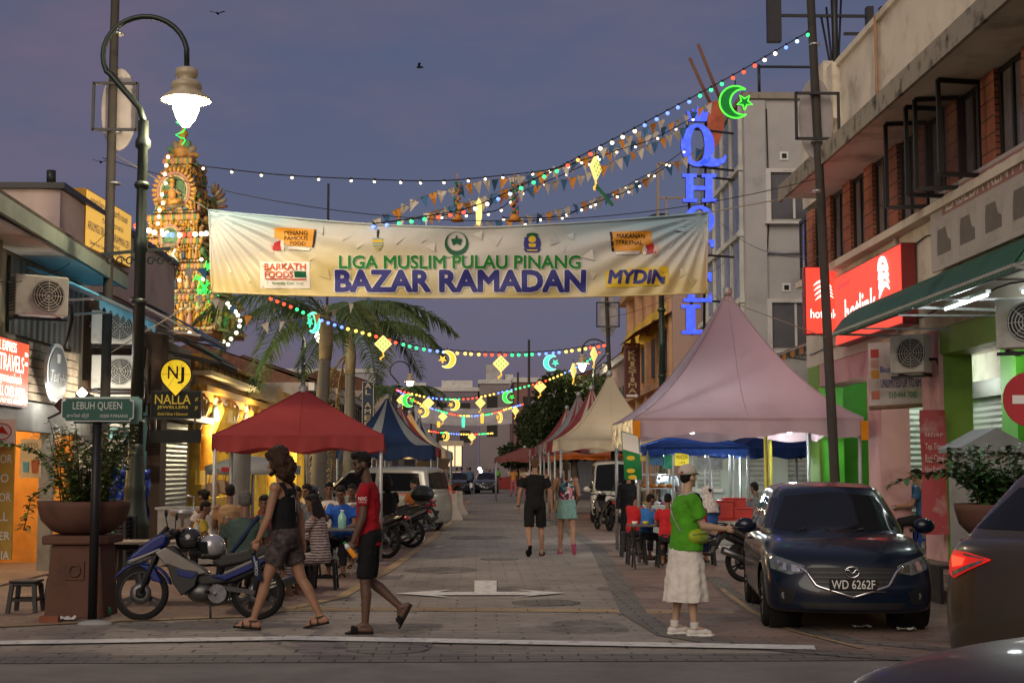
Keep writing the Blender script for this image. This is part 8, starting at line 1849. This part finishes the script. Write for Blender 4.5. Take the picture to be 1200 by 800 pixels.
# ---------------------------------------------------------------- right food stall
fs=thing('food_counter','brightly lit food counter with glass shelves under the blue canopy','food stall',(4.6,31.4,0))
mb=MB();mb.bx(-1.2,1.1,-.35,.35,0,.85);mb.build('counter',mat('counter_white',(.55,.56,.53),.5),fs);mb=MB()
for x in(-1.15,-.3,.5,1.05):
 for y in(-.3,.3):mb.bx(x-.02,x+.02,y-.02,y+.02,.85,1.95)
for z in(1.2,1.5,1.93):mb.bx(-1.15,-.3,-.3,.3,z,z+.02)
mb.build('shelf_frame',M_steel,fs)
for k in range(12):
 mb=MB();mb.lathe([(.06,0),(.10,.06),(.09,.06),(.05,.01)],10,(-1.05+.2*k,-.15+.2*(k%2),.853));mb.lathe([(.08,.05),(.02,.08)],10,(-1.05+.2*k,-.15+.2*(k%2),.853));mb.build('food_tray',mat('tray_%d'%(k%4),((.55,.12,.05),(.55,.45,.1),(.6,.6,.58),(.5,.1,.3))[k%4],.5),fs)
for k in range(5):
 mb=MB();mb.sphere((-1.05+.18*k,-.05,1.26),(.09,.12,.05),9,6);mb.build('food_pile',mat('fried_food',(.50,.20,.04),.6,var=.4,scale=20),fs)
q=lambda px,py,Y=30.6:P(px,py,Y)
sb,*_=signboard('stall_sign','yellow stall sign with dark letters hung in the food stall',q(799,538,31.0),(1,0,0),.30,.27,.02,emi('lit_yellow',(.95,.75,.05),.6),[('MAHIDDIN',T_black,0,.05,.25,.09,.01),('CAFE',T_black,0,-.07,.14,.05,.01)])
for(px,py,w_,h_,c_,l_)in((769,538,.30,.26,(.10,.30,.5),'blue food poster hung in the food stall'),(784,541,.22,.30,(.05,.5,.35),'teal and blue bag hung in the food stall'),(829,543,.66,.26,(.62,.62,.55),'plain white lit panel right of the yellow stall sign'),(755,535,.26,.18,(.75,.6,.1),'small yellow poster at the left of the food stall')):
 t=thing('stall_poster',l_,'poster',tuple(q(px,py,31.1)));mb=MB();mb.box((0,0,0),(w_,.03,h_));mb.build('panel',mat('poster_%d'%px,c_,.5,var=.3,scale=8),t,bevel=.004)
M_cool=mat('cooler_red',(.42,.04,.035),.4,var=.1)
tr_=table('red topped table carrying the red cool boxes',P(858,600,25.6).x,25.6,1.25,.6,.74,M_cool)
for(px,py,w_,h_,l_)in((849,598,.30,.30,'tall red cool box on the red table'),(862,588,.40,.34,'wide red cool box behind the tall one'),(870,598,.34,.17,'low red crate right of the cool boxes')):
 v=P(px,py,25.6);t=thing('cool_box',l_,'cool box',(v.x,25.6+(.15 if px==862 else 0),.741 if px!=862 else .742));mb=MB();mb.bx(-w_/2,w_/2,-.12,.12,0,h_);mb.build('box',M_cool,t,bevel=.02);mb=MB();mb.bx(-w_/2-.01,w_/2+.01,-.13,.13,h_+.001,h_+.035);mb.build('lid',M_cool,t,bevel=.008)
for k,px in enumerate((825,829,833)):
 bottle('clear water bottle, %s of three on the food stall counter'%('left','middle','right')[k],P(px,572,29.9).x,31.2,.853,mat('bottle_clear',0),.26,.035,W_b,group='water bottles on the stall')
t1=table('dark table of the children under the mauve tent',P(772,620,23.6).x,23.6,1.0,.6,.72,mat('dark_top',0))
for k in range(5):cup('small dish with food on the table of the children, number %s from the left'%('first','second','third','fourth','last')[k],P(772,620,23.6).x-.4+.19*k,23.55+.1*(k%2),.722,(W_b,Y_b,mat('dish_pink',(.6,.15,.3),.5),W_b,T_green)[k],.05,.05)
for(px,py,l_)in((746,661,'black stool under the boy in blue'),(781,664,'black stool under the child in red'),(738,652,'black stool behind the boy in blue'),(826,662,'black stool under the girl in the flowered headscarf')):
 g=G(px,py);stool(l_,g.x,g.y,.46)
for k,px in enumerate((898,903)):
 t=thing('tent_pole','%s yellow pole standing behind the hatchback'%('left','right')[k],'pole',(P(px,560,27.0+2*k).x,27.0+2*k,0),0,'yellow poles');mb=MB();mb.tube([(0,0,0),(0,0,2.4)],.04);mb.build('shaft',mat('pole_yellow',(.50,.42,.04),.5),t)
ta=table('pale folding table of the two men in the arcade',P(1066,580,24.7).x,24.7,.8,.6,.74,mat('pale_top',(.45,.48,.5),.5),z=.245)
for k,px in enumerate((1055,1084)):stool('blue plastic stool of the %s man in the arcade'%('facing','right hand')[k],P(px,600,25.2-.8*k).x,25.2-.8*k,.45,M_stoolblue,z=.245,group='blue stools in the arcade')
cup('pink cup on the table of the men in the arcade',P(1053,580,24.6).x,24.6,.986,mat('dish_pink',0),.06,.12)
# ---------------------------------------------------------------- the people in the street
C_=lambda n,c,**k:cloth(n,c,**k)
g=G(333,737)
p=Person('long haired man in a black vest and patterned shorts striding left with a dark bottle',g,R(80),1.76,.98,'tan',.007,lean=4,hl=22,kl=5,fl=4,hr=-19,kr=9,fr=-12,sl=14,el=14,sal=8,gripl=1.0,sr=-14,er=14,hyaw=14,hpitch=-4,twist=-8)
PV=p;p.tank(C_('black_vest',(.010,.010,.012)));vm=C_('patterned_shorts',(.055,.045,.045),var=.75,scale=14);p.legs(vm,.62,1.20,1.22,'shorts');p.hair(M_hairbr,'shaggy',.035);p.shoes(M_rubber,'sandal',mat('sandal_strap',(.05,.04,.035),.7));p.beard(M_hairb)
mb=MB();
for k in range(7):a=k*.9;mb.tube([p.J['pelvis']+p.T@Vector((.02+.03*k*sin(a),-.148,.25+.035*k*cos(a*1.3))),p.J['pelvis']+p.T@Vector((.05-.02*k,-.150,.30+.02*k)),p.J['pelvis']+p.T@Vector((-.03+.025*k,-.148,.36-.02*k))],.005,4)
mb.build('back_print',mat('print_grey',(.22,.21,.2),.7),p.t)
mb=MB();w_=p.J['wl'];mb.tube([w_+Vector((.033*cos(a),.033*sin(a),.012*sin(2*a)))for a in[2*pi*k/16 for k in range(17)]],.006,6);mb.build('bracelet',mat('bracelet',(.35,.16,.06),.6),p.t)
hv=p.W(p.J['wl']+p.J['hdl']*.12);t=thing('drink_bottle','dark blue steel bottle carried low by the man in the vest','bottle',tuple(hv),0);Mb=Matrix.Rotation(R(-14),3,'Y');mb=MB();mb.lathe([(.034,-.30),(.037,-.28),(.037,-.08),(.022,-.05),(.02,-.03)],16,M=Mb);mb.build('body',mat('bottle_navy',(.012,.025,.06),.3,.4,coat=.4),t);mb=MB();mb.lathe([(.024,-.03),(.024,.0)],12,M=Mb);mb.tube([Mb@Vector((.02,0,-.02)),Mb@Vector((.03,0,.03)),Mb@Vector((-.03,0,.03)),Mb@Vector((-.02,0,-.02))],.006,6);mb.build('cap',M_black,t)
mb=MB();text(mb,'OCEAN',.14,.03,Mb@Vector((0,-.0375,-.17)),(0,0,1),(-1,0,0),.002);mb.build('lettering',mat('letter_grey',0),t)
g=G(432,741)
p=Person('bearded man in a red shirt and black shorts walking left with an orange juice bottle',g,R(84),1.72,.92,'dark',.007,lean=2,hl=3,kl=4,fl=0,hr=2,kr=52,fr=-62,sl=6,el=16,sal=6,gripl=1.1,sr=-6,er=14,hyaw=16,hpitch=-12)
p.shirt(C_('red_shirt',(.30,.010,.018)),-.09,.62,1.14);p.legs(C_('black_shorts',(.010,.010,.011)),.92,1.15,1.18,'shorts');p.hair(M_hairb,'quiff',.012);p.beard(M_hairb);p.shoes(M_rubber,'slipper')
el=p.J['sl'].lerp(p.J['el'],.36);mb=MB();sx=Vector((-1,0,0));text(mb,'NXC',.085,.034,el+Vector((-.080,0,.0)),(0,-1,0),(0,0,1),.004,.02);text(mb,'OFFICIAL',.08,.012,el+Vector((-.078,0,-.035)),(0,-1,0),(0,0,1),.004,.01);mb.build('sleeve_print',T_white,p.t)
hv=p.W(p.J['wl']+p.J['hdl']*.09);Mb=Matrix.Rotation(R(-38),3,'Y');t=thing('juice_bottle','small bottle of orange juice held by the man in red','bottle',tuple(hv));mb=MB();mb.lathe([(.026,-.09),(.028,-.08),(.028,.01),(.026,.02)],14,M=Mb);mb.build('juice',mat('juice_orange',(.72,.25,.01),.25,coat=.4),t);mb=MB();mb.lathe([(.028,.02),(.028,.05),(.013,.08),(.013,.085)],14,M=Mb);mb.build('neck',mat('bottle_clear',0),t);mb=MB();mb.lathe([(.016,.08),(.016,.10)],12,M=Mb);mb.build('cap',T_green,t)
g=G(805,744)
p=Person('woman in a pale cap, green shirt and long white culottes looking away, phone in hand',g,R(-80),1.58,1.12,'light',.007,lean=1,hl=-4,kl=6,hr=5,kr=3,al=0,ar=0,sr=22,er=62,inr=4,sar=8,gripr=.9,sl=10,el=70,sal=10,hyaw=24,hpitch=3)
PG=p;p.shirt(C_('green_shirt',(.075,.30,.018)),-.05,.72,1.32);wt=C_('white_culottes',(.66,.62,.56),var=.06);p.skirt(wt,-.60,.26,.25,.09,name='culottes',wr=.045,fold=.05);p.hair(M_hairb,'short',.01);p.shoes(mat('white_trainer',(.62,.60,.56),.6),'trainer')
mb=MB()
for sd in 'lr':mb.capsule(p.J['a'+sd]+Vector((0,0,.05)),p.J['a'+sd]-Vector((0,0,.02)),.044,.044,12,3)
mb.build('sock',mat('white_sock',(.6,.58,.55),.9),p.t)
k=p.k;H_=p.HD;c=p.J['head'];mb=MB();mb.sphere(c+H_@Vector((0,-.012,.052))*k,(.098*k,.112*k,.092*k),20,12,H_);mb.v=[v if(H_.transposed()@(Vector(v)-c)).z>.028*k else tuple(c+H_@Vector(((H_.transposed()@(Vector(v)-c)).x,(H_.transposed()@(Vector(v)-c)).y,.028*k)))for v in mb.v];cp=mb.build('cap',C_('pale_cap',(.50,.45,.38),var=.08),p.t)
mb=MB();mb.grid(lambda u,v:c+H_@Vector(((u-.5)*.16*(1-.3*v),.085+.075*v*(1-(2*u-1)**2*.6),.034-.018*v))*k,12,5);mb.build('cap_peak',C_('pale_cap',0),cp)
mb=MB();mb.box(c+H_@Vector((.03,-.122,.055))*k,(.03,.008,.02),H_);mb.build('cap_badge',mat('badge_red',0),cp)
mb=MB();mb.tube([p.J['neck']+p.T@Vector((.075*cos(a),.065*sin(a),.0+.02*sin(a)))for a in[2*pi*j/24 for j in range(25)]],.020,8);mb.build('scarf',C_('pale_scarf',(.45,.44,.44),var=.3),p.t)
bp_=p.W(p.J['pelvis']+p.T@Vector((.14,.08,.10)));t=thing('waist_pack','lime yellow waist pack worn at the hip of the woman in green','waist pack',tuple(bp_),p.t.rotation_euler.z-R(55));mb=MB();mb.sphere((0,0,0),(.14,.075,.085),18,12);mb.build('pouch',mat('lime_pack',(.33,.42,.02),.5,var=.1),t);mb=MB();mb.tube([(-.13,.03,.02),(-.05,.072,.03),(.05,.072,.03),(.13,.03,.02)],.008,6);mb.sphere((0,.055,-.03),(.09,.035,.04),12,8);mb.build('front_pocket',mat('lime_dark',(.16,.24,.03),.5),t)
sp1=p.J['pelvis']+p.T@Vector((.12,.10,.12));mb=MB();mb.tube([sp1,p.J['pelvis']+p.T@Vector((0,.17,.30)),p.J['sl']+p.T@Vector((.06,.05,.075)),p.J['sl']+p.T@Vector((.06,-.07,.06)),p.J['pelvis']+p.T@Vector((0,-.155,.33)),p.J['pelvis']+p.T@Vector((.13,-.10,.14))],.012,6);mb.build('strap',M_gray,p.t)
hv=p.W(p.J['wr']+p.J['hdr']*.10+Vector((0,0,.02)));t=thing('mobile_phone','dark phone held out flat by the woman in green','phone',tuple(hv),p.t.rotation_euler.z);mb=MB();mb.bx(-.036,.036,-.04,.10,0,.009);mb.build('case',M_black,t,bevel=.003)
g=G(627,651)
p=Person('man in black shirt and shorts walking away holding hands with the woman beside him',g,R(2),1.76,1.08,'tan',.008,lean=2,hl=-12,kl=30,fl=-48,hr=6,kr=4,sl=-4,el=16,sal=16,sar=17,sr=0,er=10,hyaw=-8)
p.shirt(C_('black_tee',(.010,.010,.011)),-.06,.66,1.10);p.legs(C_('black_shorts',0),.95,1.12,1.15,'shorts');p.hair(M_hairlt,'short',.006);p.shoes(M_rubber,'slipper',M_black)
mb=MB();mb.tube([p.J['wl']+Vector((.034*cos(a),.030*sin(a),0))for a in[2*pi*k/16 for k in range(17)]],.012,6);mb.build('watch',M_black,p.t)
g=G(664,649)
p=Person('woman in a floral halter top and teal skirt walking away, hair in a ponytail',g,R(-2),1.69,1.0,'tan',.008,lean=2,hl=6,kl=3,hr=-10,kr=34,fr=-50,sl=2,el=10,sal=20,sr=4,er=58,sar=12,inr=10)
fl_m=bpy.data.materials.new('floral_cloth');fl_m.use_nodes=True;ns=fl_m.node_tree.nodes;ls=fl_m.node_tree.links;tcn=ns.new('ShaderNodeTexCoord');vn=ns.new('ShaderNodeTexVoronoi');vn.inputs['Scale'].default_value=22;ls.new(tcn.outputs['Object'],vn.inputs[0]);rmp=ns.new('ShaderNodeValToRGB');rmp.color_ramp.interpolation='CONSTANT';e=rmp.color_ramp.elements;e[0].color=(.015,.02,.05,1);e[1].position=.45;e[1].color=(.50,.05,.10,1)
for p_,c_ in((.62,(.55,.22,.25,1)),(.75,(.05,.18,.16,1)),(.86,(.6,.5,.45,1))):q=e.new(p_);q.color=c_
sx_=ns.new('ShaderNodeSeparateColor');ls.new(vn.outputs['Color'],sx_.inputs[0]);ls.new(sx_.outputs[0],rmp.inputs[0]);ls.new(rmp.outputs[0],ns['Principled BSDF'].inputs['Base Color']);ns['Principled BSDF'].inputs['Roughness'].default_value=.85
p.tank(fl_m,.04,1.1);p.skirt(C_('teal_skirt',(.17,.30,.27),var=.25,scale=25),-.26,.215,.19,.12,wr=.03,fold=.06);p.hair(M_hairbr,'pony',.008);p.shoes(mat('pink_sandal',(.45,.10,.18),.6),'sandal')
v=p.W(p.J['pelvis']+Vector((-.20,.02,.05)));t=thing('shoulder_bag','small tan shoulder bag hanging at the left hip of the woman in the teal skirt','shoulder bag',tuple(v));mb=MB();mb.bx(-.03,.03,-.11,.11,-.16,.06);mb.build('bag',mat('bag_tan',(.30,.20,.10),.6),t,bevel=.02);mb=MB();mb.tube([(0,.08,.05),(.06,.03,.45),(.07,-.05,.45),(0,-.08,.05)],.008,5);mb.build('strap',mat('bag_tan',0),t)
# ---- seated diners on the left
def sit(label,px,Y,rz,seat,H,skin,shirt,sh_c,trous,tr_c,hair=('short',None),b=1.0,z=0,vox=.012,sleeve=.6,**kw):
 x=P(px,550,Y).x;a=dict(lean=8,hl=82,hr=80,kl=80,kr=84,sl=30,sr=28,el=62,er=60,inl=12,inr=12,hpitch=-6);a.update(kw)
 p=Person(label,(x,Y,0),R(rz),H,b,skin,vox,seat=seat+z,**a);p.shirt(C_(shirt,sh_c),-.04,sleeve,1.16);p.legs(C_(trous,tr_c),1.75,1.12);p.hair(hair[1]or M_hairb,hair[0],.008,.011);p.shoes(M_rubber,'slipper');return p
p=sit('grey haired man in a dark green shirt seated with his back to us',287,17.0,4,.40,1.74,'brown','dark_green_shirt',(.055,.085,.070),'grey_trousers',(.05,.05,.055),('short',M_hairg),1.12)
J=p.J;mb=MB();mb.tube([J['sr']+p.T@Vector((-.06,.06,.07)),J['sr']+p.T@Vector((-.05,-.08,.05)),J['pelvis']+p.T@Vector((.0,-.165,.30)),J['pelvis']+p.T@Vector((-.16,-.10,.08))],.022,6);mb.build('sling_strap',mat('strap_navy',(.02,.03,.08),.7),p.t)
sit('woman with tied back hair and maroon top facing us across the long table',313,18.7,172,.42,1.58,'brown','maroon_top',(.14,.03,.05),'dark_trousers',(.02,.02,.025),('bun',None),hyaw=8)
stripe=bpy.data.materials.new('wavy_stripe_cloth');stripe.use_nodes=True;ns=stripe.node_tree.nodes;ls=stripe.node_tree.links;tcn=ns.new('ShaderNodeTexCoord');wv=ns.new('ShaderNodeTexWave');wv.bands_direction='Z';wv.inputs['Scale'].default_value=9;wv.inputs['Distortion'].default_value=2.5;wv.inputs['Detail Scale'].default_value=2;ls.new(tcn.outputs['Object'],wv.inputs[0]);rmp=ns.new('ShaderNodeValToRGB');rmp.color_ramp.elements[0].color=(.10,.055,.055,1);rmp.color_ramp.elements[1].color=(.40,.34,.33,1);rmp.color_ramp.elements[0].position=.45;rmp.color_ramp.elements[1].position=.55;ls.new(wv.outputs['Fac'],rmp.inputs[0]);ls.new(rmp.outputs[0],ns['Principled BSDF'].inputs['Base Color']);ns['Principled BSDF'].inputs['Roughness'].default_value=.85
_MATS['cloth_wavy']=stripe
p=sit('long haired woman in a wavy striped dress talking on a phone at the small table',378,18.6,78,.42,1.60,'brown','wavy',0,'wavy',0,('long',None),vox=.010,sleeve=1.8,sl=52,el=118,inl=-8,sr=40,er=50)
v=p.W(p.J['wl']+p.J['hdl']*.07);t=thing('mobile_phone','pale phone held to the ear of the woman in the striped dress','phone',tuple(v),p.t.rotation_euler.z);mb=MB();mb.box((0,0,.02),(.012,.07,.14),Matrix.Rotation(R(15),3,'X'));mb.build('case',W_b,t,bevel=.003)
sit('man in a blue shirt eating with lowered face at the table under the canopy',403,22.3,170,.45,1.70,'brown','blue_shirt',(.02,.08,.34),'dark_trousers',0,hpitch=-22,sr=45,er=95)
sit('person in a dark helmet sitting beside the man in blue',366,23.0,150,.45,1.70,'brown','slate_shirt',(.08,.12,.16),'dark_trousers',0)
v=P(366,577,23.0);helmet('dark open helmet on the diner beside the man in blue',(v.x,22.98,1.24),mat('helmet_black',0),R(240))
sit('woman in a white top turned aside at the steel counter',246,21.6,60,.45,1.58,'brown','white_top',(.50,.46,.42),'dark_trousers',0,('bun',None))
sit('person in a tan shirt with a dark strap, back to us by the steel counter',270,21.4,10,.48,1.66,'brown','tan_shirt',(.27,.17,.09),'dark_trousers',0)
sit('man in a pale shirt behind the man in blue',416,24.2,165,.45,1.68,'dark','pale_shirt',(.42,.40,.38),'dark_trousers',0)
sit('person in dark red sitting behind the striding man',322,21.2,190,.45,1.62,'brown','dark_red_top',(.16,.03,.03),'dark_trousers',0,('long',None))
sit('dark haired person sitting among the parked motorbikes',455,28.6,20,.55,1.66,'brown','black_tee',0,'dark_trousers',0,('shaggy',None))
sit('man in an orange shirt sitting behind the parked motorbikes',488,34.5,150,.45,1.66,'tan','orange_shirt',(.45,.14,.03),'dark_trousers',0)
sit('man in a grey shirt at the far end of the long table',345,20.2,200,.45,1.70,'brown','grey_shirt',(.14,.14,.15),'dark_trousers',0)
sit('woman in teal under the red canopy, half hidden by the striped dress woman',352,22.4,120,.45,1.60,'brown','teal_top',(.03,.22,.20),'dark_trousers',0,('bun',None))
sit('man in a white shirt at the back of the red canopy',386,25.6,185,.45,1.70,'brown','white_top',0,'dark_trousers',0)
sit('child in yellow at the left end of the long table',232,19.4,-80,.45,1.35,'brown','yellow_top',(.50,.36,.05),'dark_trousers',0)
# ---- right tent
sit('boy in a blue shirt on a black stool under the mauve tent',756,23.95,-62,.46,1.36,'brown','royal_shirt',(.03,.14,.40),'dark_trousers',0,vox=.010)
sit('child in a red shirt beside the dark table, back to us',782,23.0,-10,.46,1.40,'brown','crimson_shirt',(.42,.02,.025),'dark_trousers',0)
sit('child in red behind the boy in blue',741,24.8,-50,.46,1.42,'brown','crimson_shirt',0,'dark_trousers',0)
p=sit('girl with a dark ponytail in red and navy behind the woman in green',821,23.4,40,.46,1.40,'brown','crimson_shirt',0,'navy_trousers',(.02,.03,.10),('pony',None))
p=sit('person in a white flowered headscarf and blue dress behind the woman in green',832,24.6,20,.46,1.55,'tan','blue_dress',(.03,.09,.28),'navy_trousers',0,('bun',None))
H_=p.HD;c=p.J['head'];mb=MB();mb.sphere(c+H_@Vector((0,-.02,.02)),(.10,.11,.12),16,12,H_);mb.tube([c+H_@Vector((0,-.03,-.06)),p.J['neck']+Vector((0,-.03,-.05)),p.J['neck']+Vector((0,-.05,-.18))],[.10,.15,.17],14);p.part('headscarf',mb,cloth('flowered_scarf',(.50,.47,.45),var=.5,scale=25),.012,.01)
sit('seated person in grey at the right of the red cool boxes',889,27.6,30,.46,1.66,'brown','grey_shirt',(.14,.14,.15),'dark_trousers',0)
sit('man with glasses in a blue shirt facing us at the arcade table',1055,25.35,178,.45,1.70,'tan','steel_blue_shirt',(.03,.10,.24),'dark_trousers',0,z=.245,hpitch=-8,er=95,sr=40)
sit('man in a blue shirt seen from the side at the arcade table',1083,24.35,62,.45,1.70,'tan','teal_blue_shirt',(.04,.11,.22),'dark_trousers',0,z=.245)
# ---- standing and far people
def stand(label,px,fy,rz,H,skin,top,tc,bot,bc,hair='short',hm=None,b=1.0,vox=.016,gait=10,Y=None,long=False,sleeve=.6,group=None):
 g=G(px,fy)if Y is None else Vector((P(px,550,Y).x,Y,0));ga=gait*RND.uniform(.5,1.2)
 p=Person(label,g,R(rz),H,b,skin,vox,hl=ga,kl=3,hr=-ga,kr=12,sl=-ga,sr=ga,el=18,er=18,group=group);p.shirt(C_(top,tc),-.06,sleeve,1.14)
 if long:p.skirt(C_(bot,bc),-.80,.22,.20,.08)
 else:p.legs(C_(bot,bc),1.85,1.14)
 p.hair(hm or M_hairb,hair,.006,.013);p.shoes(M_rubber,'slipper');return p
v=stand('vendor in a white and blue shirt behind the lit food counter',782,0,175,1.70,'dark','vendor_shirt',(.45,.55,.62),'dark_trousers',0,Y=32.1,gait=2,vox=.012)
stand('woman all in black standing by the left post of the mauve tent',737,0,160,1.56,'tan','black_robe',(.012,.012,.014),'black_robe',0,'long',None,Y=28.3,gait=2,long=True,sleeve=1.9,vox=.012)
for a in(('man in an orange striped shirt far down the street by the red barrier',602,581,5,1.70,'brown','orange_stripe',(.48,.20,.05),'pink_shorts',(.40,.12,.13)),('person in a pale yellow shirt beyond the walking man in black',614,581,190,1.70,'brown','pale_yellow',(.40,.38,.12),'magenta_trousers',(.40,.06,.20)),('person in a pale pink shirt just left of the walking man in black',620,589,10,1.72,'tan','pale_pink',(.48,.38,.36),'magenta_trousers',0),('person in a beige top walking by the far black car',570,567,175,1.66,'tan','beige_top',(.36,.26,.17),'brown_trousers',(.16,.10,.05)),('person in bright green shirt left of the red barrier',584,568,20,1.70,'brown','lime_shirt',(.14,.50,.03),'dark_trousers',0),('person in a white shirt right of the one in bright green',588,565,15,1.74,'brown','white_top',0,'dark_trousers',0),('person in a white and red shirt behind the red barrier',596,567,185,1.68,'brown','pale_shirt',0,'dark_trousers',0),('man in a light blue shirt walking beside the cyclist',541,577,5,1.72,'brown','light_blue',(.15,.22,.42),'navy_trousers',0),('shopper in dull orange by the right tents posts',632,583,100,1.68,'brown','rust_top',(.30,.12,.06),'dark_trousers',0),('shopper in grey far along the right tents',610,572,80,1.68,'tan','grey_shirt',0,'dark_trousers',0)):
 stand(*a[:10])
stand('figure in a long black robe walking far down the street',574,569,175,1.60,'tan','black_robe',0,'black_robe',0,'long',None,long=True,sleeve=1.9)
for k,(px,fy,tc,l_)in enumerate(((640,588,(.35,.08,.08),'shopper in red by the orange tarpaulin posts'),(647,584,(.10,.20,.30),'shopper in slate blue right of the one in red'),(627,577,(.45,.42,.36),'shopper in cream left of the couple and far behind'),(606,569,(.20,.08,.25),'shopper in purple past the red barrier'),(579,566,(.06,.10,.22),'walker in navy just left of the one in bright green'),(562,571,(.25,.22,.20),'walker in dull grey beside the far black car'),(536,574,(.35,.25,.12),'walker in mustard left of the man in light blue'),(548,569,(.30,.30,.32),'walker in pale grey behind the cyclist'),(523,583,(.12,.18,.12),'person in dark green by the rear of the people carrier'),(653,596,(.40,.30,.26),'shopper in beige next to the cream tent post'))):
 stand(l_,px,fy,RND.choice((0,20,170,190,90,-90)),RND.uniform(1.58,1.76),RND.choice(('brown','tan','dark')),'far_top_%d'%k,tc,RND.choice(('dark_trousers','navy_trousers','brown_trousers')),0,RND.choice(('short','short','bun')))
g=G(551,579);bk=thing('bicycle','pale bicycle ridden away down the street by the man in denim blue','bicycle',(g.x,g.y,0),R(4))
for y in(-.5,.5):
 mb=MB();mb.tube([(0,y+.31*cos(a),.33+.31*sin(a))for a in[2*pi*k/28 for k in range(29)]],.022,6);wh=mb.build('wheel',M_tyre,bk);mb=MB()
 for k in range(8):a=pi*k/4;mb.tube([(0,y,.33),(0,y+.3*cos(a),.33+.3*sin(a))],.004,4)
 mb.build('spokes',M_steel,wh)
mb=MB();mb.tube([(0,-.5,.33),(0,-.1,.30),(0,.35,.78),(0,-.18,.82),(0,-.1,.30)],.02,6);mb.tube([(0,-.5,.33),(0,-.17,.78)],.015,6);mb.tube([(0,.5,.33),(0,.34,.95)],.02,6);mb.build('frame',M_white,bk);mb=MB();mb.tube([(-.28,.25,1.0),(0,.34,.98),(.28,.25,1.0)],.015,6);mb.build('handlebar',M_steel,bk);mb=MB();mb.sphere((0,-.2,.88),(.10,.13,.04),10,6);mb.build('saddle',M_black,bk);mb=MB();mb.bx(-.09,.09,-.86,-.78,.45,.75);mb.build('mudguard',M_white,bk)
p=Person('man in denim blue riding the pale bicycle away from us',(g.x,g.y-.2,0),R(4),1.72,1.0,'brown',.016,seat=.85,lean=18,hl=70,kl=65,hr=35,kr=40,sl=42,sr=42,el=20,er=20,al=8,ar=8,hpitch=8);p.shirt(C_('denim_shirt',(.07,.12,.18)),-.06,.9,1.14);p.legs(C_('navy_trousers',0),1.85,1.1);p.hair(M_hairb,'short',.006,.013);p.shoes(M_rubber,'slipper')
